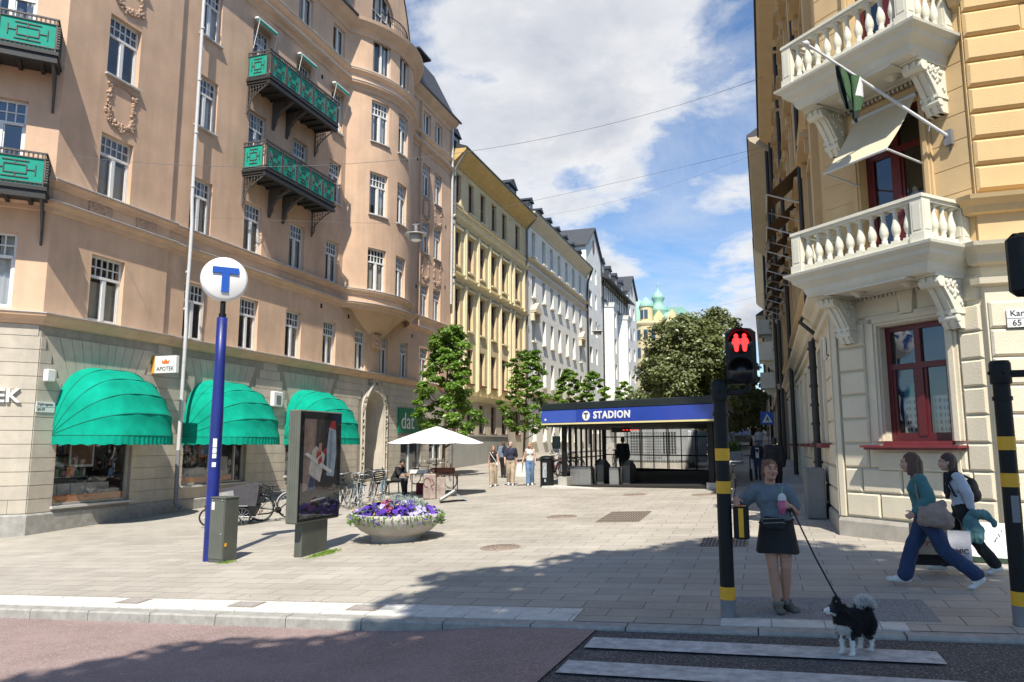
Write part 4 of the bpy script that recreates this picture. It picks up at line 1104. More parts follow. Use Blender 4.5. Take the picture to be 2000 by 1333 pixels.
# ---------------- white building
WB = thing('white_building', 'white rendered building with cream eave and black dormers, beyond the yellow one', 'building', (X, 60.7, G(X, 60.7)))
S = Path([(X, 60.65), (X, 84.)]); uy = lambda y: y - 60.65; L_ = S.u[-1]
cW = [(62.3, 63.4), (65.6, 66.7), (68.4, 69.5), (71.2, 72.3), (74.2, 75.3), (77.2, 78.3), (80.3, 81.4)]
rows_ = [(.3, 2.6), (5.2, 7.5), (9.05, 11.35), (13., 15.05), (16.75, 19.0)]
HH = [(uy(a), uy(b_), *r) for a, b_ in cW for r in rows_]
mb = MB(); wall(mb, S, 0, L_, -1.5, 20.2, HH, .42); mb.face([(X, 84, -1.5), (X - 14, 84, -1.5), (X - 14, 84, 20.2), (X, 84, 20.2)])
mb.face([(X - 14, 60.65, 19), (X, 60.65, 19), (X, 60.65, 20.2), (X - 14, 60.65, 20.2)])
mb.build('wall', M_wht, WB)
mb = MB()
for z0, d in ((15.95, .35), (15.2, .22), (4.1, .5)): sweep(mb, S, 0, L_, [(0, z0), (.1, z0 + .03), (.12, z0 + .15), (d - .04, z0 + .22), (d, z0 + .32), (0, z0 + .35)])
sweep(mb, S, 0, L_, [(0, 19.3), (.12, 19.32), (.16, 19.5), (.8, 20.1), (.86, 20.3), (0, 20.34)])
mb.build('cornice', M_cream, WB)
for a, b_ in (cW[0], cW[-1]):
 q = MB(); c = (a + b_) / 2; z = 11.55
 sbox(q, S, uy(a) - .45, uy(b_) + .45, z, z + .18, 0, .5); sbox(q, S, uy(a) - .4, uy(a) - .1, z - .75, z, 0, .32); sbox(q, S, uy(b_) + .1, uy(b_) + .4, z - .75, z, 0, .32)
 q.prism([(-1.05, .18), (1.05, .18), (0, .95)], .5, Matrix(((0, 0, 1, X), (1, 0, 0, c), (0, 1, 0, z), (0, 0, 0, 1))))
 q.build('pediment', M_cream, WB)
for h in HH:
 f = window(S, h, .36, M_shut, M_glassd, WB, 'small', .07, None, 1, None, .66)
 q = MB(); sbox(q, S, h[0] - .1, h[1] + .1, h[2] - .12, h[2], -.1, .2); q.build('sill', M_wht, f)
mb = MB(); sweep(mb, S, 0, L_, [(0, 20.34), (.92, 20.31), (.92, 20.42), (.2, 20.7), (-3, 23.2), (-8, 24.2), (-8, 20.34)])
mb.build('roof', M_roof, WB)
for k in range(7):
 q = MB(); dormer(q, -19.3, 62.6 + k * 3.2, 20.5, 1.3, 1.35, 2.5, 0, 1); q.build('dormer', [M_roof, M_shut], WB)
q = MB(); q.tube([(-24, 78, 23.6), (-24, 78, 26.2)], .06, 6); q.tube([(-24, 79.2, 23.6), (-24, 79.2, 26.2)], .06, 6); q.tube([(-24, 77.7, 26.2), (-24, 79.5, 26.2)], .05, 6); q.build('roof_antenna', M_pipeg, WB)
q = MB(); q.tube([(X + .85, 83.6, 20.2), (X + .3, 83.6, 18.8), (X + .2, 83.7, 18.), (X + .2, 83.7, 0)], .12, 8); q.build('downpipe', M_black, WB)
# ---------------- gabled white building
GB = thing('gabled_building', 'tall white building with two slate gables and white bays, far along the left side', 'building', (X, 84.1, G(X, 84.1)))
S = Path([(X, 84.05), (X, 92.4), (X - .25, 92.4), (X - .25, 112.5), (X, 112.5), (X, 120.5)])
ug = lambda y: S.uy(y)
mb = MB(); HH = []
for y0 in (85.4, 88.9):
 for z in (1.2, 6.3, 9.6, 13., 16.4, 19.6): HH.append((ug(y0), ug(y0 + (1.6 if y0 < 86 else .9)), z, z + 1.9))
for y0 in (98.6, 101., 103.4, 109, 110.8):
 for z in (6.5, 9.9, 13.3, 16.2): HH.append((ug(y0), ug(y0 + 1.), z, z + 1.8))
for y0 in (113.6, 117.4):
 for z in (6.3, 9.6, 13., 16.4, 19.6): HH.append((ug(y0), ug(y0 + 1.3), z, z + 1.9))
wall(mb, S, 0, ug(92.39), -1, 23.5, [h for h in HH if h[0] < ug(92)], .3); wall(mb, S, ug(92.41), ug(112.49), -1, 18.6, [h for h in HH if ug(92.41) < h[0] < ug(112.4)], .3); wall(mb, S, ug(112.51), S.u[-1], -1, 23.5, [h for h in HH if h[0] > ug(112.51)], .3)
for y0, y1 in ((84.05, 92.4), (112.5, 120.5)):
 ym = (y0 + y1) / 2
 mb.prism([(y0, 23.5), (y1, 23.5), (ym, 26.45)], .4, Matrix(((0, 0, 1, X - .4), (1, 0, 0, 0), (0, 1, 0, 0), (0, 0, 0, 1))))
 mb.face([(X - 9, y0, 15), (X, y0, 15), (X, y0, 23.5), (X - 9, y0, 23.5)]); mb.face([(X, y1, 0), (X - 9, y1, 0), (X - 9, y1, 23.5), (X, y1, 23.5)])
mb.build('wall', M_wht2, GB)
for y0, y1 in ((84.05, 92.4), (112.5, 120.5)):
 ym = (y0 + y1) / 2; mb = MB()
 for ya in (y0 - .35, y1 + .35):
  mb.hexa([(X + .3, ya, 23.25), (X - 12, ya, 23.25), (X - 12, ym, 26.4), (X + .3, ym, 26.4), (X + .3, ya, 23.42), (X - 12, ya, 23.42), (X - 12, ym, 26.6), (X + .3, ym, 26.6)])
 mb.build('gable_roof', M_slate, GB)
for y0, y1 in ((84.05, 92.4), (112.5, 120.5)):
 mb = MB(); ym = (y0 + y1) / 2; mb.prism([(.55 * math.cos(k * PI / 8), .9 * math.sin(k * PI / 8)) for k in range(16)], .05, Matrix(((0, 0, 1, X + .0), (1, 0, 0, ym), (0, 1, 0, 24.1), (0, 0, 0, 1)))); mb.build('oval_window', M_redw, GB)
mb = MB()
mb.bx(X - .4, X + .02, 92.45, 112.45, 18.6, 21.4)
mb.build('timber_storey', M_wht2, GB)
mb = MB()
for k in range(15):
 y = 92.6 + k * 1.4; mb.bx(X + .02, X + .1, y - .09, y + .09, 18.6, 21.4)
mb.bx(X + .02, X + .12, 92.45, 112.45, 18.55, 18.75); mb.bx(X + .02, X + .09, 92.45, 112.45, 20.6, 20.72)
mb.build('dark_timber', M_black, GB)
mb = MB()
P4 = [(.0, 21.35), (1.1, 20.95), (1.15, 21.1), (.2, 21.75), (-1.2, 24.2), (-8, 25), (-8, 21.35)]
S2 = Path([(X, 92.45), (X, 112.45)]); sweep(mb, S2, 0, 20, P4)
mb.build('roof', M_roof, GB)
for k in range(4):
 q = MB(); dormer(q, -19.2, 94.4 + k * 4.6, 21.9, 2.1, 1.7, 2.5, 0, 1); q.build('dormer', [M_roof, M_shut], GB)
for y0, y1 in ((95., 97.9), (105.5, 108.4)):
 q = MB(); P_ = [(X - .2, y0 - .35), (X + 1.05, y0 + .1), (X + 1.05, y1 - .1), (X - .2, y1 + .35)]
 Sb = Path(P_); HB = []
 for z in (8.4, 11.8, 15.2):
  HB.append(((Sb.u[1] + Sb.u[2]) / 2 - .55, (Sb.u[1] + Sb.u[2]) / 2 + .55, z, z + 1.9))
 wall(q, Sb, 0, Sb.u[-1], 6.6, 18.3, HB, .2)
 sweep(q, Sb, 0, Sb.u[-1], [(0, 17.7), (.1, 17.75), (.2, 18.2), (.25, 18.35), (0, 18.4)]); sweep(q, Sb, 0, Sb.u[-1], [(-.6, 4.6), (-.25, 5.2), (.1, 6.5), (.1, 6.6), (-.6, 6.6)])
 q.face([(p[0], p[1], 18.38) for p in P_]); q.face([(p[0], p[1], 6.6) for p in P_][::-1])
 f = q.build('bay', M_wht2, GB)
 for h in HB: q = MB(); sbox(q, Sb, h[0], h[1], h[2], h[3], -.2, -.17); q.build('bay_glass', M_glassd, f)
for h in HH:
 w_ = window(S, h, .26, M_shut if rnd.random() < .7 else M_white, M_glassd, GB, 'small', .07, None, 1, None, .6)
q = MB(); sweep(q, S, 0, S.u[-1], [(0, 4.3), (.3, 4.4), (.3, 4.75), (0, 4.8)]); q.build('string_course', M_wht2, GB)
q = MB(); q.tube([(X + .12, 93.2, 21), (X + .12, 93.2, 0)], .1, 6); q.build('downpipe', M_black, GB)
# ---------------- far yellow building with green domes
FB = thing('domed_building', 'pale yellow building with green copper domes and spire at the far end', 'building', (-20, 150, G(-20, 150)))
M_fy = mat('far_yellow_render', (.64, .53, .30), .9, .06, .5)
mb = MB(); S = Path([(-30, 150), (-12, 150), (-12, 175)])
HH = []
for x0 in (-19.7, -17.5, -15.3, -13.6):
 for z in (5, 9, 13, 17, 20.6): HH.append((x0 + 30, x0 + 31.1, z, z + 2.1))
wall(mb, S, 0, S.u[-1], 0, 24.2, HH, .3)
mb.lathe([(2.35, 0), (2.35, 24.3)], (-21.6, 149.6, 0), 20); mb.lathe([(1.3, 24), (1.3, 27.6)], (-21.7, 149.8, 0), 14)
mb.build('wall', M_fy, FB)
mb = MB(); sweep(mb, S, 0, S.u[-1], [(0, 23.6), (.2, 23.7), (.5, 24.1), (.5, 24.3), (0, 24.35)]); mb.lathe([(2.35, 23.3), (2.7, 23.8), (2.75, 24.3), (0, 24.4)], (-21.6, 149.6, 0), 20)
mb.build('cornice', M_fy, FB)
for h in HH: window(S, h, .26, M_white, M_glassd, FB, 'small', .1, None, 1, None, .6)
for z in (9, 13, 17, 20.6):
 for a in (-2.2, -1.55, -.9): q = MB(); q.box((-21.6 + 2.36 * math.cos(a), 149.6 + 2.36 * math.sin(a), z + 1), (.1, .8, 2.), Matrix.Rotation(a, 3, 'Z')); q.build('tower_window', M_glassd, FB)
for a in (-2.2, -1.5): q = MB(); q.box((-21.7 + 1.3 * math.cos(a), 149.8 + 1.3 * math.sin(a), 25.9), (.1, .7, 1.8), Matrix.Rotation(a, 3, 'Z')); q.build('tower_window', M_glassd, FB)
q = MB(); q.lathe([(1.45, 27.5), (1.5, 27.7), (1.15, 28.5), (.6, 29.2), (.2, 29.5), (0, 29.7)], (-21.7, 149.8, 0), 16)
q.lathe([(1.9, 24), (1.9, 27.0), (2.1, 27.3), (1.2, 28.2), (.95, 29.1), (1.3, 29.6), (1.35, 30.1), (.7, 30.9), (.25, 31.5), (.12, 32.2), (.22, 32.5), (.05, 33.2), (0, 34)], (-19.7, 153, 0), 16)
q.lathe([(2.4, 24), (2.2, 25.2), (1.4, 26.4), (0, 27)], (-17.6, 153, 0), 18)
q.lathe([(1.7, 24.5), (1.7, 27.5), (1.2, 28.8), (0, 29.6)], (-23.6, 151, 0), 16)
q.build('copper_dome', M_copper, FB)
q = MB(); q.grid([[(-30, 149.5, 24.3), (-11.6, 149.5, 24.3), (-11.6, 176, 24.3)], [(-30, 154, 28), (-15, 154, 28), (-15, 176, 28)]]); q.build('roof', M_cop2, FB)
q = MB()
for x0 in (-19.2, -16.6):
 q.prism([(-1.1, 0), (1.1, 0), (1.0, 1.2), (0, 2.6), (-1.0, 1.2)], .6, Matrix(((1, 0, 0, x0), (0, 0, 1, 149.6), (0, 1, 0, 24.3), (0, 0, 0, 1))))
q.build('stepped_gable', M_fy, FB)
# ================================================================ corner building on the right
M_ry = mat('golden_render', (.65, .45, .22), .88, .10, .8, .22, 40, stain=.06)
M_ryd = mat('golden_moulding', (.60, .425, .225), .88, .1, 1.5, .15, 40)
M_rb = mat('beige_rustic_render', (.70, .615, .46), .88, .09, 1.1, .3, 45, stain=.05)
M_rw = mat('cream_balcony_stone', (.70, .665, .545), .75, .08, 2.5, .15, 50)
M_gran = mat('grey_granite_plinth', (.40, .365, .31), .88, .22, 3.5, .3, 70, stain=.12)
M_redp = mat('dark_red_window_paint', (.11, .012, .015), .4, .12, 5)
M_redl = mat('red_sill', (.19, .028, .032), .45, .15, 5)
M_lace = mat('lace_curtain', (.60, .62, .60), .95, .05, 4)
M_awnb = mat('beige_awning_cloth', (.60, .52, .36), .85, .05, 3)
M_awnd = mat('brown_awning_cloth', (.20, .125, .07), .85, .1, 3)
RX, RY = 1.23, 14.38; CHL = 2.7
ex = (RX + CHL * CH, RY - CHL * CH)
RB = thing('corner_building', 'golden yellow corner building with beige rusticated ground floor and white stone balconies', 'building', (RX, RY, G(RX, RY)))
YF = 41.0
PR = Path([(RX, YF), (RX, RY), ex, (ex[0] + 14, ex[1])])
U0 = PR.u[1]; U1 = PR.u[2]
c = lambda u: U0 + u
yu = lambda y: YF - y
zL = 2.15      # top of the rustic part
rowz = [-1.22 + .411 * k for k in range(9)]
# street side openings (three upper floors and ground floor)
wy = [16.6 + 2.75 * k for k in range(9)]
HS = []
for y in wy:
 if y > 18 and abs(y - 27.6) > .1: HS.append((yu(y + .55), yu(y - .55), .02, 1.95))
for z0, z1 in ((3.75, 5.95), (7.3, 9.5), (10.6, 12.6), (13.5, 15.0)):
 for y in wy: HS.append((yu(y + .55), yu(y - .55), z0, z1))
HS.append((yu(28.3), yu(26.9), -1.1, 2.0))
HS.append((yu(17.1), yu(16.1), .02, 1.95))
wc1 = (c(.94), c(2.08), .05, 1.94); wc2 = (c(.8), c(1.96), 2.95, 5.62); wc3 = (c(.8), c(1.96), 6.4, 8.9)
HC = [wc1, wc2, wc3]
mb = MB()
wall(mb, PR, 0, U0, -2.6, 2.9, [h for h in HS if h[2] < 2.5], .2, 1, 1); wall(mb, PR, 0, U0, 2.9, 16.5, [h for h in HS if h[2] > 2.5], .2, 0, 0)
wall(mb, PR, U0, U1, -2.6, 2.9, [wc1], .24, 1, 1, 2); wall(mb, PR, U0, U1, 2.9, 16.5, [wc2, wc3], .24, 0, 0, 2)
wall(mb, PR, U1, PR.u[-1], -2.6, 2.9, [], .2, 1); wall(mb, PR, U1, PR.u[-1], 2.9, 16.5, [], .2, 0)
mb.face([(RX, YF, -2), (RX, YF, 16.5), (RX + 15, YF, 16.5), (RX + 15, YF, -2)])
mb.build('wall', [M_ry, M_rb, M_dark], RB)
# plinth
mb = MB()
sweep(mb, PR, 0, U1, [(-.05, -2.6), (.08, -2.6), (.08, -1.30), (.05, -1.24), (-.05, -1.23)]); sweep(mb, PR, U1 + .001, PR.u[-1], [(-.05, -2.6), (.16, -2.6), (.16, -1.3), (.13, -1.24), (-.05, -1.23)])
mb.build('plinth', M_gran, RB)
# rustic blocks
mb = MB(); mbf = MB(); br = random.Random(12)
for k, z in enumerate(rowz):
 z1 = min(z + .411, zL)
 if z1 - z < .1: continue
 if k < 3:
  cuts = [[.12, .78, 1.42, 2.07, 2.66], [.12, .46, 1.2, 1.9, 2.35, 2.66], [.12, .85, 1.15, 1.95, 2.66]][k]
  if k == 2: segs = [(.12, .62), (.62, 1.5), (1.5, 2.3), (2.3, 2.66)]
  else: segs = list(zip(cuts, cuts[1:]))
 else: segs = [(.12, .66), (2.3, 2.66)]
 for a, b_ in segs: sblock(mb, PR, c(a) + .008, c(b_) - .008, z + .012, z1 - .012, 0, .05, .028)
 x = 0.02; n = 0
 while x < 13:
  w = (.62, 1.0)[(k + n) % 2]; sblock(mbf, PR, U1 + x + .008, U1 + x + w - .008, z + .012, z1 - .012, .09, .15, .03); x += w; n += 1
 u = U0 - .16; n = 0
 hs = sorted([(h[0] - .16, h[1] + .16) for h in HS if h[2] < z1 - .05 and h[3] > z + .05])
 edges = [0.] + [q for h in hs for q in h] + [U0 - .14]
 for a, b_ in zip(edges[::2], edges[1::2]):
  x = a
  while x < b_ - .1:
   e = min(b_, x + (.9 if (k + n) % 2 else .6)); sblock(mb, PR, x + .008, e - .008, z + .012, z1 - .012, 0, .045, .025); x = e; n += 1
sbox(mbf, PR, U1 + .001, PR.u[-1], -1.24, zL + .05, 0, .095)
# smooth strips at the corners
sbox(mb, PR, c(.0) + .001, c(.1), -1.22, zL + .1, 0, .06); sbox(mb, PR, U0 - .12, U0 - .001, -1.22, zL + .1, 0, .06)
# fan of the flat arch over the window with its keystone
for a, b_ in ((.12, 1.36), (1.66, 2.66)): sblock(mb, PR, c(a), c(b_), 2.13, 2.5, 0, .04, .025)
k0 = [PR.at(c(1.41), 2.1, .09), PR.at(c(1.61), 2.1, .09), PR.at(c(1.66), 2.52, .09), PR.at(c(1.36), 2.52, .09)]; k1 = [PR.at(c(1.39), 2.08, .0), PR.at(c(1.63), 2.08, .0), PR.at(c(1.69), 2.54, .0), PR.at(c(1.33), 2.54, .0)]
mb.grid([k1, k0], 0, False, True); mb.face(k0)
mb.build('rustic_block', M_rb, RB); mbf.build('rustic_block', M_rb, RB)
# cornice bands between ground and first floor
mb = MB()
for a, b_, off in ((0, c(.02), 0), (c(2.62), PR.u[-1], .06)):
 sweep(mb, PR, a, b_, [(0, 2.3), (.08 + off, 2.33), (.1 + off, 2.42), (0, 2.44)])
 sweep(mb, PR, a, b_, [(0, 2.62), (.1 + off, 2.64), (.16 + off, 2.76), (.3 + off, 2.86), (.32 + off, 2.92), (0, 2.96)])
mb.build('cornice', M_rb, RB)
mb = MB()
for a, b_, off in ((0, c(.02), 0), (c(2.62), PR.u[-1], .06)):
 sweep(mb, PR, a, b_, [(0, 3.38), (.1 + off, 3.4), (.14 + off, 3.5), (.24 + off, 3.58), (.26 + off, 3.64), (0, 3.68)])
 for z in (6.75, 10.0): sweep(mb, PR, a, b_ if b_ < U0 + 1 else U1 + .05, [(0, z), (.1, z + .02), (.14, z + .12), (.24, z + .2), (0, z + .24)])
sbox(mb, PR, U1 + .001, PR.u[-1], 2.96, 3.4, 0, .06)
sweep(mb, PR, 0, PR.u[-1], [(0, 15.6), (.12, 15.65), (.2, 15.9), (.75, 16.35), (.85, 16.55), (0, 16.6)])
# grooved ashlar of the chamfer above, shown as thin courses
for k in range(14):
 z = 3.0 + .41 * k
 for a, b_ in ((.02, .62), (2.1, 2.69)):
  sblock(mb, PR, c(a), c(b_), z + .006, z + .404, -.01, .012, .006)
# architraves of the two balcony doors
for h in (wc2, wc3):
 for a, b_ in ((h[0] - .16, h[0]), (h[1], h[1] + .16)):
  sbox(mb, PR, a, b_, h[2], h[3] + .16, 0, .06); sbox(mb, PR, a + .05, b_ - .04, h[2], h[3] + .1, .06, .09)
 sbox(mb, PR, h[0], h[1], h[3], h[3] + .16, 0, .06)
mb.build('golden_cornice', M_ryd, RB)
# rusticated quoin of the right face
mb = MB(); sbox(mb, PR, U1 + .001, PR.u[-1], 3.68, 15.6, 0, .07)
for k in range(28):
 z = 3.72 + .412 * k
 w = 1.05 if k % 2 else .78
 sblock(mb, PR, U1 + .02, U1 + w, z + .018, z + .394, .07, .14, .04); sblock(mb, PR, U1 + w + .01, U1 + w + 1.5, z + .004, z + .408, .06, .085, .008); sblock(mb, PR, U1 + w + 1.51, U1 + 9, z + .004, z + .408, .06, .085, .008)
mb.build('quoin', M_ry, RB)
# window surrounds on the street side
q0 = MB()
for h in HS:
 if h[3] > 16 or h[2] < 0 and h[3] < 1: continue
 up = h[2] > 2.5; p = MB(); a, b_ = h[0], h[1]; m_ = .17
 sbox(p, PR, a - m_, a, h[2] - .1, h[3] + .12, 0, .1); sbox(p, PR, b_, b_ + m_, h[2] - .1, h[3] + .12, 0, .1); sbox(p, PR, a, b_, h[3], h[3] + .12, 0, .1)
 if up:
  sbox(p, PR, a - .3, b_ + .3, h[3] + .3, h[3] + .42, 0, .3); sbox(p, PR, a - .22, b_ + .22, h[3] + .42, h[3] + .5, 0, .22)
  sbox(p, PR, a - .26, a - .1, h[3] + .0, h[3] + .3, .1, .2); sbox(p, PR, b_ + .1, b_ + .26, h[3] + .0, h[3] + .3, .1, .2)
  sbox(p, PR, a - .25, b_ + .25, h[2] - .2, h[2] - .1, 0, .2); sbox(p, PR, a - .15, b_ + .15, h[2] - .6, h[2] - .2, 0, .08)
 f = window(PR, h, .16, M_redp, M_glassd, RB, 'cross', .08, None, 1, None, .68)
 p.build('window_surround', M_ryd if up else M_rb, f)
 if not up and h[2] > -.5:
  p = MB(); sbox(p, PR, a - .2, b_ + .2, h[2] - .09, h[2], 0, .2); p.build('sill', M_redl, f)
mb = MB()
for y in [15.25] + [w + 1.37 for w in wy]:   # flat strips between the upper windows
 sbox(mb, PR, yu(y + .22), yu(y - .22), 3.68, 15.5, 0, .14); sbox(mb, PR, yu(y + .3), yu(y - .3), 6.4, 6.7, .0, .2); sbox(mb, PR, yu(y + .3), yu(y - .3), 9.7, 10., .0, .2)
mb.build('pilaster', M_ryd, RB)
# chamfer windows
def redwin(h, tz, curtain, lab=None):
 f = window(PR, h, .2, M_redp, glass_r, RB, 'cross', .085, None, 1, None, tz)
 return f
glass_r = glass_mat('clear_window_glass', refl=.30, trans=.75)
f = redwin(wc1, .64, True)
mb = MB(); a, b_, c0, d0 = wc1
for x0, x1 in ((a - .2, a - .02), (b_ + .02, b_ + .2)):
 sbox(mb, PR, x0, x1, c0, d0 + .2, 0, .055); sbox(mb, PR, x0 + .05, x1 - .05, c0, d0 + .14, .055, .085)
sbox(mb, PR, a - .02, b_ + .02, d0 + .02, d0 + .2, 0, .055); sbox(mb, PR, a - .15, b_ + .15, d0 + .07, d0 + .14, .055, .085)
sbox(mb, PR, a - .12, b_ + .12, -.42, -.06, 0, .075); sbox(mb, PR, a, b_, -.36, -.14, .075, .09)
mb.build('window_surround', M_rb, f)
mb = MB(); sbox(mb, PR, a - .3, b_ + .24, -.055, -.015, 0, .28); sbox(mb, PR, a - .26, b_ + .2, -.09, -.055, 0, .24); sbox(mb, PR, a - .02, b_ + .02, -.015, .05, -.2, .05); mb.build('sill', M_redl, f)
mb = MB(); n = 40   # lace café curtains with square holes, drawn across both casements
for x0, x1 in ((a + .16, (a + b_) / 2 - .1), ((a + b_) / 2 + .1, b_ - .16)):
 sq = []; nu, nv = 9, 11
 for i in range(nu):
  for j in range(nv):
   if i % 2 and j % 2 and j < 10: continue
   p = [(x0 + (x1 - x0) * (i + di) / nu, c0 + .1 + .62 * (j + dj) / nv) for di, dj in ((0, 0), (1, 0), (1, 1), (0, 1))]
   mb.face([PR.at(u, z, -.27 + .015 * math.sin(u * 40)) for u, z in p])
mb.build('lace_curtain', M_lace, f)
mb = MB(); mb.ell(PR.at((a + b_) / 2 - .3, c0 + .78, -.42), (.17, .17, .2), None, 12, 8); mb.build('green_lampshade', mat('green_shade', (.0, .33, .2), .4, 0), f)
f2 = redwin(wc2, .74, False); f3 = redwin(wc3, .74, False)
for h, f_ in ((wc2, f2), (wc3, f3)):
 mb = MB(); rows = [[], []]
 for k in range(24):
  u = (h[0] + h[1]) / 2 + .1 + .42 * k / 23
  rows[0].append(PR.at(u, h[2] + .75, -.3 + .02 * math.sin(k * 1.5))); rows[1].append(PR.at(u - .18 * (k / 23), h[2] + 1.35 - .5 * abs(k / 23 - .35), -.3 + .02 * math.sin(k * 1.5)))
 mb.grid(rows, 0, True); mb.build('lace_curtain', M_lace, f_)
# ---- stone balconies
def console(S, u, zt, w=.26, L=.62, H=.78):
 q = MB()
 pr = [(0, 0), (L, 0), (L + .03, -.05), (L, -.13), (L - .1, -.17), (L - .16, -.2), (L - .26, -.34), (.26, -.5), (.24, -.58), (.2, -.7), (.14, -H), (0, -H)]
 for a, b_, g in ((u - w / 2, u + w / 2, 0.), (u - w * .33, u - w * .12, .025), (u + w * .12, u + w * .33, .025)):
  A = [S.at(a, zt + z, d + (g if d > .01 else 0)) for d, z in pr]; B = [S.at(b_, zt + z, d + (g if d > .01 else 0)) for d, z in pr]
  q.face(A); q.face(B[::-1]); n = len(pr)
  for i in range(n): j = (i + 1) % n; q.face([A[i], B[i], B[j], A[j]])
 q.tube([S.at(u - w * .62, zt - .1, L - .06), S.at(u + w * .62, zt - .1, L - .06)], .085, 12)
 q.tube([S.at(u - w * .55, zt - .62, .2), S.at(u + w * .55, zt - .62, .2)], .06, 10)
 sbox(q, S, u - w * .62, u + w * .62, zt - .03, zt + .04, 0, L + .08)
 sbox(q, S, u - w * .58, u + w * .58, zt - .56, zt - .5, 0, .27)
 rr = random.Random(3)
 for k in range(36):   # carved acanthus on the flanks
  t = rr.random(); d = .08 + t * (L - .25); z = zt - .06 - rr.random() * (.38 * (1 - t) + .05)
  for sg in (-1, 1): q.ell(S.at(u + sg * (w / 2), z, d), (.028, .028, .04), None, 5, 4)
 return q
bal_prof = [(.052, 0), (.052, .03), (.036, .05), (.042, .075), (.03, .09), (.05, .13), (.06, .18), (.056, .23), (.036, .31), (.027, .37), (.034, .395), (.028, .41), (.046, .43), (.046, .46)]
def stone_balcony(zs, zr, cons=True):
 q = MB(); UL, UR, D = .02, 2.7, 1.12
 Sx = lambda a, b_, z0, z1, d0, d1, m=q: sbox(m, PR, c(a), c(b_), z0, z1, d0, d1)
 cx0, cx1 = UL, UR
 du = Vector((CH, -CH, 0)); dn = Vector((-CH, -CH, 0)); O3 = Vector((RX, RY, 0))
 PP = lambda u, d, z: O3 + du * u + dn * d + Vector((0, 0, z))
 prof = [(-.26, zs - .4), (-.22, zs - .34), (-.2, zs - .26), (-.08, zs - .16), (-.06, zs - .1), (.02, zs - .04), (.03, zs), ]
 rows = []
 for off, z in prof:
  rows.append([PP(cx0 - off, 0, z), PP(cx0 - off, D + off, z), PP(cx1 + off, D + off, z), PP(cx1 + off, 0, z)])
 q.grid(rows); q.face(rows[-1]); q.face(rows[0][::-1])
 for u in (.95, 1.85):
  q.lathe([(.13, -.002), (.12, -.03), (.07, -.035), (.06, -.07), (0, -.08)], PP(u, .45, zs - .4), 12)
 for k in range(26): q.box(PP(.36 + k * .08, .05, zs - .44), (.045, .06, .06), Matrix.Rotation(-PI / 4, 3, 'Z'))
 for a in (.6, 2.1): q.box(PP((a + .0), .5, zs - .415), (.04, .7, .03), Matrix.Rotation(-PI / 4, 3, 'Z'))
 q.box(PP(1.35, .14, zs - .415), (1.5, .04, .03), Matrix.Rotation(-PI / 4, 3, 'Z')); q.box(PP(1.35, .85, zs - .415), (1.5, .04, .03), Matrix.Rotation(-PI / 4, 3, 'Z'))
 slab = q.build('balcony', M_rw, RB)
 q = MB(); Rz = Matrix.Rotation(-PI / 4, 3, 'Z'); rt = zr
 u0, u1, d1 = .26, 2.5, D - .13
 for z0, z1, ww in ((zs, zs + .09, .17), (rt - .1, rt - .05, .16), (rt - .05, rt, .22)):
  q.box(PP((u0 + u1) / 2, d1, (z0 + z1) / 2), (u1 - u0 + ww, ww, z1 - z0), Rz)
  for u in (u0, u1): q.box(PP(u, d1 / 2 - ww / 4, (z0 + z1) / 2 - .0005), (ww, d1 - ww / 2, z1 - z0 - .001), Rz)
 for u, d in ((u0, d1), (u1, d1), (u0, .08), (u1, .08)):
  q.box(PP(u, d, (zs + rt) / 2 - .02), (.19, .19, rt - zs - .04), Rz); q.box(PP(u, d, zs + .07), (.23, .23, .14), Rz); q.box(PP(u, d, (zs + rt) / 2 + .03), (.12, .205, rt - zs - .32), Rz); q.box(PP(u, d, (zs + rt) / 2 + .03), (.205, .12, rt - zs - .32), Rz)
 q.build('balustrade_rail', M_rw, slab)
 hb = rt - .1 - zs - .09; n = 10; first = None
 pos = [(u0 + .2 + (u1 - u0 - .4) * k / (n - 1), d1) for k in range(n)] + [(u1, .3), (u1, .5), (u1, .7), (u0, .3), (u0, .5), (u0, .7)]
 for u, d in pos:
  p = PP(u, d, zs + .09)
  if first is None:
   b = MB(); b.lathe([(r_ * 1.12, z * hb / .46) for r_, z in bal_prof], (0, 0, 0), 14); b.box((0, 0, .02), (.12, .12, .04), Rz); b.box((0, 0, hb - .015), (.11, .11, .03), Rz)
   first = b.build('baluster', M_rw, slab, (0, 0, 0)); first.location = p - WPOS[RB.name]
  else:
   o = first.copy(); COL.objects.link(o); o.parent = slab; o.location = p - WPOS[RB.name]
 if cons:
  for u in (.42, 2.3): console(PR, c(u), zs - .4).build('console', M_rw, slab)
# children of RB are stored relative to RB, so a slab at the RB origin keeps the same frame
stone_balcony(2.9, 3.62); stone_balcony(6.3, 7.08)
# ---- beige awning over the balcony door (fixed to the wall)
t = thing('window_awning', 'beige cloth awning over the red balcony door of the chamfered corner', 'awning', tuple(PR.at(c(1.38), 5.6, .05)))
mb = MB(); rows = []
for k in range(9):
 f_ = k / 8; rows.append([PR.at(c(.8 + 1.17 * j / 6), 5.6 - 1.05 * f_ - .05 * math.sin(PI * f_), .1 + .8 * f_) for j in range(7)])
mb.grid(rows, 0, True); mb.build('awning_cloth', M_awnb, t)
mb = MB(); mb.tube([PR.at(c(.78), 4.54, .91), PR.at(c(1.99), 4.54, .91)], .022, 6)
mb.tube([PR.at(c(.79), 4.54, .9), PR.at(c(.79), 4.45, .06)], .018, 6); mb.tube([PR.at(c(1.98), 4.54, .9), PR.at(c(1.98), 4.45, .06)], .018, 6)
mb.build('awning_frame', M_pipe, t); mb = MB(); mb.tube([PR.at(c(.78), 5.62, .1), PR.at(c(1.99), 5.62, .1)], .045, 8); mb.build('roller', M_pipe, t)
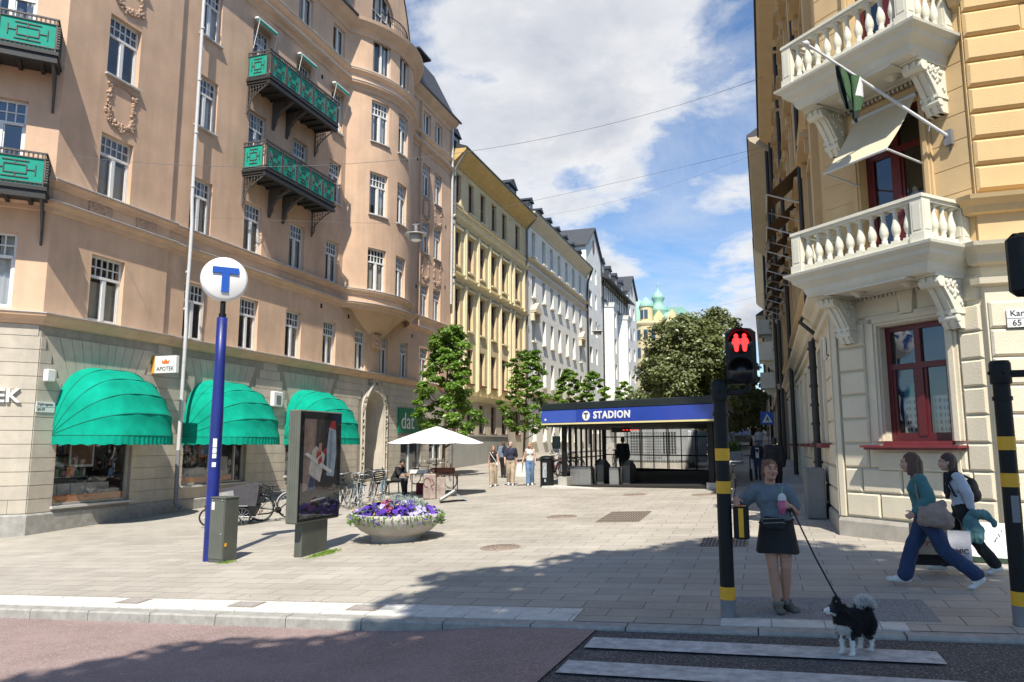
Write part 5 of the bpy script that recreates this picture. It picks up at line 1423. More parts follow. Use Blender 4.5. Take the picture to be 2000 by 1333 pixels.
# ---- flag pole with a rolled flag
t = thing('flagpole', 'slanting white flagpole with a drooping green and white flag on the right building', 'flagpole', tuple(PR.at(c(2.4), 4.78, .05)))
A = PR.at(c(2.41), 4.75, .06); B = PR.at(c(1.28), 6.42, 1.68)
mb = MB(); mb.tube([A, B], [.028, .02], 8); mb.lathe([(.03, 0), (.05, .03), (.05, .07), (.02, .1), (0, .12)], B, 10, 0, aim(A, B)); mb.build('pole', M_pipe, t)
mb = MB(); mb.box(PR.at(c(2.42), 4.72, .03), (.12, .1, .24), Matrix.Rotation(-PI / 4, 3, 'Z')); mb.tube([A, PR.at(c(2.41), 4.5, .02)], .014, 5); mb.tube([A.lerp(B, .12), A.lerp(B, .12) + Vector((-.03, -.02, -.12))], .012, 5); mb.build('bracket', M_pipeg, t)
M_fgreen = mat('flag_green', (.05, .11, .045), .85, .2, 9); M_fdark = mat('flag_dark', (.012, .02, .016), .85, .2, 9)
mb = MB(); rows = []; t0, t1 = .60, .82
for k in range(15):
 f_ = k / 14; row = []
 for j in range(13):
  g_ = j / 12; p = A.lerp(B, t0 + (t1 - t0) * g_ * (1 - .72 * f_) + .06 * f_)
  row.append(p + Vector((.05 * math.sin(g_ * 15 + f_ * 3), .06 * math.cos(g_ * 13 + f_ * 2), -.72 * f_ - .10 * f_ * math.sin(g_ * 6))))
 rows.append(row)
k0 = len(mb.f); mb.grid(rows, 0, True)
for i in range(14):
 for j in range(12): mb.m[k0 + i * 12 + j] = 2 if (j > 7 or i > 10) else (1 if (j < 2 and i < 6) else 0)
mb.build('flag', [M_fgreen, M_signw, M_fdark], t)
# ---- street side awnings, downpipes, plaques
aw = None
for k, (y, z) in enumerate([(wy[1], 6.75), (wy[2], 6.7), (wy[3], 6.7), (wy[4], 6.7), (wy[5], 6.7), (wy[6], 6.7), (wy[7], 6.7)]):
 if aw is None:
  aw = thing('window_awning', 'nearest brown slatted awning on the shaded street side of the right building', 'awning', (RX, y, z), group='brown awnings on the shaded street side', local=True)
  mb = MB(); mb.face([(-.1, -.75, 0), (-.1, .75, 0), (-.92, .75, -.72), (-.92, -.75, -.72)]); mb.face([(-.92, -.75, -.72), (-.92, .75, -.72), (-.93, .75, -.95), (-.93, -.75, -.95)])
  mb.build('awning_cloth', M_awnd, aw)
  mb = MB()
  for yy in (-.74, .74): mb.tube([(-.92, yy, -.72), (-.05, yy, -1.05)], .02, 5)
  mb.tube([(-.93, -.76, -.72), (-.93, .76, -.72)], .025, 5); mb.tube([(-.08, -.76, .02), (-.08, .76, .02)], .05, 6); mb.build('awning_arms', M_pipe, aw)
 else:
  copy_tree(aw, None, (RX, y, z), 0, 'brown slatted awning on the shaded street side, %s behind the nearest one' % ['next', 'second', 'third', 'fourth', 'fifth', 'farthest'][k - 1])
mb = MB(); y = 18.0; mb.tube([(RX - .14, y, 2.3), (RX - .14, y, -1.7)], .075, 8)
for k in range(9): mb.tube([(RX - .14, y, 2.1 - k * .42), (RX - .14, y, 2.16 - k * .42)], .1, 8)
mb.tube([(RX - .14, y, 2.25), (RX - .05, y, 2.45), (RX - .36, y, 2.75), (RX - .2, y, 3.05), (RX - .2, y, 15.6)], .05, 8); mb.build('downpipe', M_black, RB)
mb = MB(); y = 29.6; mb.tube([(RX - .2, y, 15.6), (RX - .2, y, -1.2)], .08, 8); mb.build('downpipe', M_black, RB)
mb = MB(); y = 40.6; mb.tube([(RX - .3, y, 16.2), (RX - .3, y, -1.)], .09, 8); mb.build('downpipe', M_black, RB)
mb = MB(); sweep(mb, PR, 0, PR.u[-1], [(.8, 16.56), (.93, 16.56), (.93, 16.68), (-3, 19.5), (-3, 16.6), (.0, 16.6)]); mb.build('roof', M_roof, RB)
o = MB(); o.bbox((RX - .1, 18.4, .62), (.02, .3, .34), .005); p = o.build('wall_plaque', mat('red_plaque', (.34, .02, .025), .5, .05), None, (RX - .1, 18.4, .62)); tag(p, 'small square red plaque beside the black downpipe on the shaded facade', 'plaque')
o = MB(); o.prism([(-.1, -.22), (.1, -.22), (.13, .0), (.1, .22), (-.1, .22), (-.13, 0)], .02, frame((RX - .08, 15.3, 1.8), (0, -1, 0), (0, 0, 1))); p = o.build('wall_emblem', M_signw, None, (RX - .08, 15.3, 1.8)); tag(p, 'small white shield shaped emblem high on the beige street side near the corner', 'emblem')
t = thing('street_sign', 'white street name plate on the right building, beside the black pole at the right edge', 'street sign', (3.45, 12.3, 1.7))
mb = MB(); mb.bx(3.37, 4.25, 12.29, 12.31, 1.66, 1.92); mb.bx(3.37, 4.25, 12.286, 12.29, 1.785, 1.79, 1); mb.build('plate', [M_signw, M_ink], t)
text_mesh('Karlavägen', .12, frame((3.41, 12.287, 1.86), (1, 0, 0), (0, 0, 1)), M_ink, 'lettering', t, .002, .001, 'LEFT'); text_mesh('65', .12, frame((3.43, 12.287, 1.72), (1, 0, 0), (0, 0, 1)), M_ink, 'lettering', t, .002, .001, 'LEFT')
# ================================================================ further buildings up the right side
def side_building(name, lab, x, y0, y1, zt, mwall, mframe, eave, nfl, seed):
 T = thing(name, lab, 'building', (x, y0, G(x, y0)))
 S = Path([(x, y1), (x, y0)]); L_ = y1 - y0; hs = []
 rr = random.Random(seed); n = int(L_ / 2.9); fh = (zt - 3.2 - .8) / nfl
 for k in range(n):
  u = L_ * (k + .5) / n
  for f_ in range(nfl): hs.append((u - .55, u + .55, 3.3 + f_ * fh + .5, 3.3 + f_ * fh + .5 + fh * .58))
  hs.append((u - .7, u + .7, .2, 2.5))
 q = MB(); wall(q, S, 0, L_, -2, zt, hs, .25); q.face([(x, y0, -2), (x + 13, y0, -2), (x + 13, y0, zt), (x, y0, zt)])
 q.build('wall', mwall, T)
 q = MB(); sweep(q, S, 0, L_, [(0, 2.8), (.2, 2.85), (.25, 3.1), (0, 3.15)]); sweep(q, S, 0, L_, [(0, zt - .8), (.15, zt - .75), (eave - .1, zt - .1), (eave, zt + .1), (0, zt + .15)])
 for z in (6.3, 9.8): sweep(q, S, 0, L_, [(0, z), (.15, z + .03), (.18, z + .2), (0, z + .22)])
 q.build('cornice', mframe, T)
 q = MB(); sweep(q, S, 0, L_, [(0, zt + .15), (eave + .06, zt + .1), (eave + .06, zt + .24), (-3, zt + 3), (-3, zt)]); q.build('roof', M_roof, T)
 for h in hs[:100]:
  f = window(S, h, .2, M_redw, M_glassd, T, 'small', .08); q = MB()
  sbox(q, S, h[0] - .15, h[0], h[2], h[3] + .15, 0, .14); sbox(q, S, h[1], h[1] + .15, h[2], h[3] + .15, 0, .14); sbox(q, S, h[0] - .3, h[1] + .3, h[3] + .15, h[3] + .3, 0, .28); sbox(q, S, h[0] - .2, h[1] + .2, h[2] - .15, h[2], 0, .2)
  q.build('window_surround', mframe, f)
 q = MB(); q.tube([(x - .2, y0 + .3, zt - .4), (x - .2, y0 + .3, -.8)], .1, 6); q.build('downpipe', M_black, T)
 return T, S
M_r2 = mat('grey_beige_render', (.40, .33, .25), .9, .12, .8); M_r3 = mat('sand_render', (.52, .43, .31), .9, .1, .8); M_r4 = mat('brown_stone', (.30, .25, .20), .9, .2, 1)
T2, S2 = side_building('street_building', 'shaded greyish beige building with small white balconies, beyond the corner building on the right', .95, 41.2, 66, 16.6, M_r2, M_r3, 1.15, 4, 2)
for y, z in ((50., 5.2), (58., 4.0), (62, 8.5)):
 q = MB(); q.bx(-.15, .95, y - 1.2, y + 1.2, z, z + .25)
 for yy in (y - 1.1, y + 1.1): q.bx(-.13, .95, yy - .07, yy + .07, z + .25, z + 1.15)
 q.bx(-.14, -.02, y - 1.2, y + 1.2, z + 1.0, z + 1.15)
 for k in range(9): q.lathe([(.05, z + .25), (.09, z + .5), (.05, z + .8), (.07, z + 1.)], (-.08, y - .9 + k * .22, 0), 8)
 q.prism([(0, 0), (1, 0), (.3, -.6), (0, -.8)], .25, Matrix(((-1, 0, 0, .95), (0, 0, 1, y - .8), (0, 1, 0, z), (0, 0, 0, 1)))); q.build('balcony', M_rw, T2)
side_building('street_building', 'shaded sand coloured building far up the right side of the street', .75, 66.2, 98, 17.5, M_r3, M_rb, 1.0, 4, 5)
side_building('street_building', 'brown stone building farthest up the right side, behind the blue crossing sign', .5, 98.2, 150, 16, M_r4, M_r2, .9, 4, 8)
# ================================================================ street furniture
M_blue = mat('metro_blue', (.008, .018, .17), .42, .3, 3, coat=.15)
M_tblue = mat('sign_t_blue', (.012, .085, .42), .45, .04, 2)
M_disc = mat('sign_white_disc', (.80, .79, .77), .4, .03, 2)
M_gbox = mat('grey_green_cabinet', (.085, .09, .072), .6, .15, 3, stain=.1)
M_gboxl = mat('cabinet_side', (.105, .11, .088), .6, .15, 3)
M_bk = mat('black_paint', (.012, .014, .014), .5, .2, 6, spec=.2)
M_yelb = mat('signal_yellow', (.78, .40, .015), .5, .08, 5)
M_steel = mat('brushed_steel', (.50, .50, .49), .35, .15, 8, metal=.7)
M_conc = mat('planter_concrete', (.47, .44, .385), .88, .16, 4, .25, 60, stain=.14)
M_rub = mat('rubber', (.022, .022, .022), .8, .2, 10)
# ---- tunnelbana pole sign
t = thing('metro_sign', 'tall dark blue pole with a round white sign bearing a blue T', 'sign', (-9.84, 11.68, G(-9.84, 11.68)))
q = MB(); x, y = -9.84, 11.68
q.lathe([(.115, G(x, y) - .05), (.115, .5), (.098, 1.4), (.098, 2.42), (.0, 2.44)], (x, y, 0), 20); q.build('pole', M_blue, t)
q = MB(); q.lathe([(.05, 2.4), (.05, 2.78)], (x, y, 0), 10); q.lathe([(.07, 2.44), (.07, 2.5)], (x, y, 0), 10); q.build('neck', M_bk, t)
dn = Vector((.74, -.67, 0)).normalized(); dr = Vector((-dn.y, dn.x, 0)) ; C3 = Vector((x, y, 3.17))
Md = frame(C3, dr, (0, 0, 1))
q = MB(); q.lathe([(0, -.12), (.38, -.11), (.43, -.07), (.44, 0), (.43, .07), (.38, .11), (0, .12)], C3, 36, 0, Md.to_3x3()); q.build('disc', M_disc, t)
Tp = [(-.24, .22), (-.24, .1), (-.065, .1), (-.065, -.27), (.065, -.27), (.065, .1), (.24, .1), (.24, .22)]
for sg in (1, -1):
 q = MB(); q.prism(Tp, .035, Md @ (Matrix.Translation((0, 0, .115)) if sg > 0 else Matrix.Rotation(PI, 4, 'Y') @ Matrix.Translation((0, 0, .115)))); q.build('letter_t', M_tblue, t)
q = MB()
for z, w in ((1.0 - .98, .05), (-.06, .06), (-.16, .055), (-.26, .05), (-.42, .07)):
 A_ = -.9; q.grid([[(x + .119 * math.cos(A_ + k * .12), y + .119 * math.sin(A_ + k * .12), z + h) for k in range(-3, 3)] for h in (0, .085)])
q.build('sticker', M_signw, t)
# ---- grey cabinet in front of the pole
t = thing('utility_cabinet', 'narrow grey-green metal utility cabinet standing against the blue sign pole', 'cabinet', (-9.5, 11.62, G(-9.5, 11.62)), RD(-8), local=True)
q = MB(); q.bbox((-.02, .02, .56), (.36, .34, 1.16), .012); q.bbox((-.02, .02, 1.145), (.38, .36, .03), .008)
q.build('housing', M_gbox, t)
q = MB(); q.bx(-.19, .15, -.159, -.152, .06, 1.08); q.build('side_door', M_gboxl, t)
q = MB(); q.bx(-.16, -.09, -.164, -.158, .93, 1.07); q.build('sticker', M_signw, t); q = MB(); q.bx(.162, .166, -.12, -.07, .28, .34); q.build('sticker', M_yelb, t)
q = MB()
for a, b_ in ((-.14, 1.1), (.1, 1.1), (.1, .5)): q.lathe([(.012, 0), (.012, .012), (0, .014)], (a, -.158, b_), 8, 0, Matrix.Rotation(PI / 2, 3, 'X'))
q.build('lock', M_steel, t)
# ---- poster stand
t = thing('poster_stand', 'grey free-standing poster stand with a dark fashion poster behind glass, on a single foot', 'poster stand', (-8.15, 12.4, G(-8.15, 12.4)))
zb, zt = -1.43, .63; X0, Y0, Y1 = -8.05, 11.75, 13.2
q = MB(); q.bbox((X0 - .12, (Y0 + Y1) / 2, (zb + zt) / 2), (.24, Y1 - Y0, zt - zb), .02)
for dx in (-.17, -.12, -.07): q.bx(X0 + dx - .008, X0 + dx + .008, Y0 - .006, Y0 + .01, zb + .03, zt - .03)
q.build('housing', M_gboxl, t)
q = MB(); q.bx(X0 - .2, X0 - .04, 12.02, 12.85, G(-8.1, 12.4) - .1, zb); q.build('foot', M_gbox, t)
M_post = mat('poster_dark', (.025, .022, .02), .6, .3, 4); pm_ = {}
q = MB(); q.bx(X0 - .01, X0 + .004, Y0 + .03, Y1 - .03, zb + .03, zt - .03); q.build('black_border', M_bk, t)
q = MB()
def pst(pts, mi, lay):   # poster shapes in (0..1, 0..1) of the sheet, layered as thin printed patches
 q.face([(X0 + .005 + lay * .0012, Y0 + .15 + (Y1 - Y0 - .3) * a, zb + .42 + (zt - zb - .58) * b_) for a, b_ in pts], mi)
pst([(0, 0), (1, 0), (1, 1), (0, 1)], 0, 0)
pst([(0, .1), (.34, .14), (.34, 1), (0, 1)], 1, 1); pst([(.08, .3), (.3, .3), (.26, .97), (.16, .98)], 8, 2)
pst([(.32, .7), (.36, 1), (.62, 1), (.55, .72), (.48, .62)], 2, 3); pst([(.3, .63), (.55, .66), (.5, .72), (.33, .7)], 2, 4)
pst([(.68, .28), (.9, .26), (.96, .55), (.93, .88), (.72, .9), (.66, .6)], 3, 2); pst([(.72, .9), (.93, .87), (.9, .99), (.78, .98)], 4, 3)
pst([(.72, .36), (.8, .35), (.84, .86), (.76, .86)], 9, 3)
pst([(.14, .32), (.48, .2), (.62, .55), (.34, .66), (.24, .6)], 5, 5); pst([(-.0, .56), (.1, .58), (.86, .33), (.78, .3)], 6, 7)
pst([(.34, .5), (.5, .56), (.46, .62), (.37, .6)], 4, 8); pst([(.42, .42), (.52, .46), (.5, .54), (.4, .48)], 4, 9); pst([(.56, .56), (.66, .56), (.64, .63), (.56, .62)], 4, 8)
pst([(.4, .58), (.5, .6), (.5, .7), (.42, .69)], 7, 9)
pst([(.12, .1), (.3, .1), (.32, .24), (.2, .28)], 10, 4)
for k in range(9): pst([(.25 + .045 * k, -.035 + .003 * k), (.285 + .045 * k, -.034 + .003 * k), (.285 + .045 * k, -.012 + .003 * k), (.25 + .045 * k, -.012 + .003 * k)], 6, 3)
pcol = [(.03, .026, .024), (.25, .18, .15), (.055, .05, .045), (.34, .42, .50), (.38, .03, .035), (.52, .49, .45), (.62, .62, .6), (.48, .26, .2), (.30, .22, .17), (.22, .28, .36), (.03, .05, .13)]
q.build('poster', [mat('poster_tone', c_, .6, .25, 6) for c_ in pcol], t)
q = MB(); q.face([(X0 + .025, Y0 + .05, zb + .08), (X0 + .025, Y1 - .05, zb + .08), (X0 + .025, Y1 - .05, zt - .05), (X0 + .025, Y0 + .05, zt - .05)]); q.build('glass', glass_mat('poster_glass', refl=.22, trans=.95), t)
# ---- flower planter
t = thing('flower_planter', 'round concrete bowl planter full of purple and lilac pansies', 'planter', (-7.28, 14.15, G(-7.28, 14.15)))
px0, py0, pz0 = -7.28, 14.15, G(-7.28, 14.15)
q = MB(); q.lathe([(.50, -.05), (.50, .07), (.56, .12), (.72, .2), (.86, .33), (.93, .45), (.935, .52), (.91, .55), (.87, .54), (.84, .46), (0, .46)], (px0, py0, pz0), 48); q.build('bowl', M_conc, t)
M_fl = [mat('pansy_%s' % n, c_, .8, .2, 30) for n, c_ in (('purple', (.09, .03, .36)), ('lilac', (.50, .44, .66)), ('violet', (.17, .07, .46)), ('pink', (.42, .09, .14)), ('yellow', (.6, .5, .1)))]
M_lf = mat('pansy_leaf', (.10, .19, .03), .7, .3, 25); M_sil = mat('silver_leaf', (.30, .36, .33), .8, .25, 25)
fr_ = random.Random(9)
def petals(q, p, r, mi, n):
 nrm = Vector((fr_.gauss(0, .5), fr_.gauss(-.3, .5), fr_.uniform(.4, 1))).normalized(); a_ = nrm.orthogonal().normalized(); b_ = nrm.cross(a_)
 for k in range(n):
  t0 = 2 * PI * k / n + fr_.random(); c_ = p + (a_ * math.cos(t0) + b_ * math.sin(t0)) * r * .5
  q.face([c_ + (a_ * math.cos(s_) + b_ * math.sin(s_)) * r * .62 + nrm * r * .2 * math.cos(2 * s_) for s_ in (0, 1.05, 2.1, 3.14, 4.2, 5.2)], mi)
def mound(rr, jit=.1): return .50 + .24 * (1 - (rr / .9) ** 2) + fr_.uniform(-jit, jit * .6)
qs = [MB() for _ in range(5)]; ql = MB(); qz = MB()
for k in range(900):
 rr = .93 * math.sqrt(fr_.random()); a = fr_.uniform(0, 2 * PI); p = Vector((px0 + rr * math.cos(a), py0 + rr * math.sin(a), pz0 + mound(rr)))
 nse = noise.noise(Vector((p.x * 3.1, p.y * 3.1, 1)))
 if rr < .6 and p.y > py0 - .05 and nse > -.35 and fr_.random() < .8: continue
 i = 0 if nse > .12 else (1 if nse < -.18 else (2 if fr_.random() < .6 else 0))
 if fr_.random() < .04: i = 4
 petals(qs[i], p, fr_.uniform(.035, .06), 0, 5)
for k in range(30): p = Vector((px0 + .12 + fr_.gauss(0, .03), py0 - .62 + fr_.gauss(0, .05), pz0 + .62 + k * .008)); petals(qs[3], p, .035, 0, 4)
def leaf(q, p, d, L, w):
 d = d.normalized(); s_ = d.cross(Vector((fr_.gauss(0, 1), fr_.gauss(0, 1), fr_.gauss(0, 1)))).normalized() * w; n_ = s_.cross(d).normalized() * w * .4
 q.face([p, p + d * L * .5 + s_ - n_ * 0, p + d * L, p + d * L * .5 - s_ + n_])
for k in range(1500):
 rr = .95 * math.sqrt(fr_.random()); a = fr_.uniform(0, 2 * PI); p = Vector((px0 + rr * math.cos(a), py0 + rr * math.sin(a), pz0 + mound(rr, .12) - .05))
 leaf(ql, p, Vector((math.cos(a) * .8, math.sin(a) * .8, fr_.uniform(-.3, 1))), fr_.uniform(.05, .11), .022)
for k in range(80):   # trailing leaves over the rim
 a = fr_.uniform(0, 2 * PI); p = Vector((px0 + .93 * math.cos(a), py0 + .93 * math.sin(a), pz0 + .55)); leaf(ql, p, Vector((math.cos(a) * .5, math.sin(a) * .5, -fr_.uniform(.2, 1.2))), fr_.uniform(.06, .14), .02)
for k in range(2600):
 rr = .55 * math.sqrt(fr_.random()); a = fr_.uniform(0, 2 * PI); p = Vector((px0 + rr * math.cos(a) + .02, py0 + .18 + rr * math.sin(a), pz0 + .6 + fr_.random() ** 1.5 * .28 * (1 - (rr / .62) ** 2)))
 leaf(qz, p, Vector((fr_.gauss(0, .6), fr_.gauss(0, .6), 1)), fr_.uniform(.05, .12), .008)
for q_, m_, n_ in ((qs[0], M_fl[0], 'purple_pansies'), (qs[1], M_fl[1], 'lilac_pansies'), (qs[2], M_fl[2], 'violet_pansies'), (qs[3], M_fl[3], 'pink_flower_spike'), (qs[4], M_fl[4], 'yellow_pansies'), (ql, M_lf, 'green_leaves'), (qz, M_sil, 'silver_leaves')):
 o = q_.build(n_, m_, t); o['kind'] = 'stuff'
# ---- moss at the foot of the poster stand
q = MB()
for k in range(900):
 a = fr_.gauss(0, 1); p = Vector((-7.93 + abs(fr_.gauss(0, .09)), 12.42 + fr_.gauss(0, .2), 0)); p.z = G(p.x, p.y); leaf(q, p, Vector((fr_.gauss(0, .6), fr_.gauss(0, .6), 1)), fr_.uniform(.02, .06), .008)
for k in range(250):
 p = Vector((-9.3 + fr_.gauss(0, .08), 11.5 + fr_.gauss(0, .08), 0)); p.z = G(p.x, p.y); leaf(q, p, Vector((fr_.gauss(0, .6), fr_.gauss(0, .6), 1)), fr_.uniform(.015, .04), .007)
o = q.build('weed_tuft', mat('weed', (.14, .25, .02), .8, .3, 20), None, None, 'stuff'); o['label'] = 'bright green weeds in the paving joints at the poster stand foot'; o['category'] = 'weeds'
# fallen yellow blossom along the kerb
q = MB()
for k in range(420):
 xx = fr_.choice([fr_.gauss(-6.2, .7), fr_.gauss(-5.2, .5), fr_.uniform(-9.8, -2.6), fr_.gauss(-9.6, .25)]); p = Vector((xx, KY - abs(fr_.gauss(0, .05)) - .01, 0)); p.z = zroad(p.x, p.y) + .008; s_ = fr_.uniform(.008, .02)
 q.face([p + Vector((s_ * math.cos(a), s_ * math.sin(a), .004 * math.cos(a * 2))) for a in (0, 1.3, 2.7, 4.)])
o = q.build('fallen_blossom', mat('yellow_blossom', (.55, .42, .06), .8, .2, 20), None, None, 'stuff'); o['label'] = 'fallen yellow blossom gathered in the gutter along the kerb'; o['category'] = 'blossom'
# ---- traffic light poles
def signal_head(q, lit, c_, w=.33, h=.64, d=.16):
 q.bbox(c_, (w, d, h), .05, None, 0)
M_redlit = emit_mat('lit_red_signal', (1., .012, .012), 5.5); M_unlit = mat('unlit_lens', (.012, .012, .014), .25, 0)
def signal_pole(x, y, lab):
 g = G(x, y); t = thing('traffic_light_pole', lab, 'traffic light', (x, y, g), group='pedestrian signal poles', local=True)
 H = 2.43
 q = MB(); q.lathe([(.075, -.03), (.075, H)], (0, 0, 0), 20); q.lathe([(.09, H - .16), (.095, H - .14), (.095, H + .04), (.08, H + .07), (0, H + .07)], (0, 0, 0), 16); q.lathe([(.088, H - .32), (.088, H - .28)], (0, 0, 0), 16)
 for a in (0, 1.57, 3.14, 4.71): q.ell((.095 * math.cos(a), .095 * math.sin(a), H - .05), (.02, .02, .02), None, 6, 4)
 q.build('pole', M_bk, t)
 for z0, z1 in ((.0, .18),): q = MB(); q.lathe([(.079, z0), (.079, z1)], (0, 0, 0), 20); q.build('foot_sleeve', M_pipeg, t)
 for z0, z1 in ((1.63, 1.76), (1.28, 1.41), (.18, .31)): q = MB(); q.lathe([(.0775, z0), (.0775, z1)], (0, 0, 0), 20); q.build('yellow_band', M_yelb, t)
 q = MB(); q.tube([(.07, 0, H - .06), (.27, 0, H - .06), (.30, 0, H - .03), (.30, 0, H + .08)], .028, 8)
 q.bbox((.16, 0, H - .06), (.2, .05, .07), .01); q.build('arm', M_bk, t)
 return t, H
tl, HL = signal_pole(-.45, 8.5, 'black signal pole with yellow bands carrying the red pedestrian light, beside the woman')
q = MB(); cz = HL + .33; q.bbox((.24, .0, cz), (.32, .2, .61), .05)
for zc in (cz + .14, cz - .17):
 q.lathe([(.138, 0), (.143, .15), (.133, .15), (.128, 0)], (.24, -.1, zc), 20, 0, Matrix.Rotation(PI / 2, 3, 'X'), True, .1, PI - .1)
h_ = q.build('signal_head', M_bk, tl)
q = MB(); q.lathe([(.125, 0), (.12, .01), (0, .018)], (.24, -.1, cz - .17), 20, 0, Matrix.Rotation(PI / 2, 3, 'X')); q.build('dark_lens', M_unlit, h_)
q = MB(); q.lathe([(.125, 0), (.12, .006), (0, .008)], (.24, -.1, cz + .14), 20, 0, Matrix.Rotation(PI / 2, 3, 'X')); q.build('red_lens', M_unlit, h_)
q = MB()
for cx_ in (-.043, .043):
 fig = [(-.018, -.085), (-.005, -.095), (.006, -.095), (.02, -.085), (.026, -.02), (.046, .0), (.034, .045), (.016, .058), (-.016, .058), (-.034, .045), (-.046, .0), (-.026, -.02)]
 q.face([(.24 + cx_ + a, -.112, cz + .135 + b_) for a, b_ in fig]); q.face([(.24 + cx_ + .021 * math.cos(k * PI / 6), -.112, cz + .135 + .077 + .024 * math.sin(k * PI / 6)) for k in range(12)])
q.build('red_figures', M_redlit, h_)
q = MB(); q.bbox((.17, 0, .98), (.16, .13, .34), .015); q.build('push_button', M_bk, tl)
q = MB(); q.bx(.145, .195, -.068, -.064, .83, 1.13); q.build('yellow_plate', M_yelb, tl)
q = MB(); q.bx(.115, .225, -.045, .045, 1.15, 1.156); q.build('lit_strip', mat('orange_cap', (.75, .25, .02), .5, .1), tl)
tr, HR = signal_pole(2.22, 8.46, 'black signal pole with yellow bands standing at the right edge of the picture')
q = MB(); q.tube([(.3, 0, HR + .05), (.3, 0, HR + .8)], .025, 8); q.bbox((.32, 0, HR + 1.02), (.34, .2, .64), .06); q.build('signal_head', M_bk, tr)
q = MB(); q.grid([[(.08 * math.cos(a), .08 * math.sin(a), z) for a in (-1.9, -1.6, -1.3, -1.)] for z in (.95, 1.2)], 0, True); q.build('push_plate', M_pipeg, tr)
# ---- metro entrance
KL = Vector((-7.19, 27.3, 0)); KR = Vector((-1.5, 24.43, 0)); kx = (KR - KL).normalized(); kA = math.atan2(kx.y, kx.x); kz = -1.55
t = thing('metro_entrance', 'open steel and glass metro entrance with a blue fascia reading STADION and two escalators', 'metro entrance', (KL.x, KL.y, kz), kA, local=True)
M_kio = mat('charcoal_steel', (.014, .015, .016), .5, .2, 4, spec=.2); M_kroof = mat('roof_glass_band', (.02, .025, .027), .3, .2, 1.2, spec=.3)
Wk = (KR - KL).length; Dk = 6.6
q = MB(); q.bbox((Wk / 2 - .1, Dk / 2 - .15, 2.91), (Wk + .95, Dk + .9, .27), .03); q.build('roof', M_kroof, t)
q = MB(); q.bx(-.55, Wk + .38, -.62, -.5, 2.32, 2.78); q.build('fascia', mat('fascia_blue', (.022, .05, .33), .35, .12, 1.2, coat=.4), t)
q = MB(); q.bx(-.55, Wk + .38, -.63, -.5, 2.26, 2.315); q.build('yellow_strip', mat('yellow_strip', (.72, .62, .30), .5, .05), t)
q = MB(); q.bx(-.5, Wk + .3, -.5, Dk + .2, 2.2, 2.74); q.build('soffit', M_kio, t)
q = MB(); q.bx(-.54, 1.15, -.626, -.62, 2.34, 2.76); q.build('fascia_panel', mat('fascia_blue_worn', (.05, .09, .42), .35, .15, 1.5, coat=.4), t)
q = MB(); q.prism([(.06 * math.cos(k * PI / 2), .05 * math.sin(k * PI / 2)) for k in range(4)], .004, frame((-.34, -.63, 2.45), (1, 0, 0), (0, 0, 1))); q.build('diamond_mark', M_signw, t)
q = MB(); q.prism([(.17 * math.cos(k * PI / 12), .17 * math.sin(k * PI / 12)) for k in range(24)], .012, frame((1.62, -.622, 2.55), (1, 0, 0), (0, 0, 1))); q.build('t_disc', M_signw, t)
q = MB(); q.prism([(a * .42, b_ * .42) for a, b_ in Tp], .006, frame((1.62, -.635, 2.56), (1, 0, 0), (0, 0, 1))); q.build('t_letter', M_ink, t)
text_mesh('STADION', .34, frame((1.95, -.63, 2.55), (1, 0, 0), (0, 0, 1)), M_signw, 'lettering', t, .008, .012, 'LEFT', None, 1.12)
q = MB()
def kpost(x, y, w=.2, d=.2, z0=.35): q.bbox((x, y, (z0 + 2.3) / 2), (w, d, 2.3 - z0), .015)
for x, y in ((.08, .0), (Wk - .15, .0), (.08, Dk), (Wk - .1, Dk)): q = MB(); kpost(x, y); q.build('post', M_kio, t)
q = MB()
for k in range(1, 8): q.bx(.05, .11, Dk * k / 8 - .1, Dk * k / 8 + .1, .5, 2.25); q.bx(Wk - .12, Wk - .06, Dk * k / 8 - .03, Dk * k / 8 + .03, .5, 2.25)
for k in range(1, 9):
 x = Wk * k / 9; q.bx(x - .022, x + .022, Dk - .02, Dk + .04, .5, 2.25)
 if k % 2: q.bx(x + .05, x + .09, Dk - .02, Dk + .04, .5, 2.25)
for z in (1.05, 1.85): q.bx(.1, Wk - .1, Dk - .02, Dk + .03, z, z + .05)
for z in (1.0,): q.bx(.06, .1, 0, Dk, z, z + .05); q.bx(Wk - .11, Wk - .07, 0, Dk, z, z + .05)
q.build('mullion', M_kio, t)
q = MB(); q.bx(.02, .16, .12, Dk, -.3, .5); q.bx(Wk - .18, Wk - .03, .12, Dk, -.3, .62); q.bx(.16, Wk - .18, Dk - .1, Dk + .06, -.3, .5); q.build('parapet', M_kio, t)
for x in (-.12, Wk - .28): q = MB(); q.bx(x, x + .42, -.2, .25, -.3, .36); q.build('post_base', M_conc, t)
q = MB(); q.bx(-.3, Wk + .1, -.9, -.15, -.35, .035); q.build('threshold', M_lite, t)
q = MB(); q.hexa([(.16, -.14, -1.2), (Wk - .2, -.14, -1.2), (Wk - .2, Dk - .1, -1.2), (.16, Dk - .1, -1.2), (.16, -.14, .04), (Wk - .2, -.14, .27), (Wk - .2, Dk - .1, .5), (.16, Dk - .1, .3)]); q.build('stairwell_floor', M_dark, t)
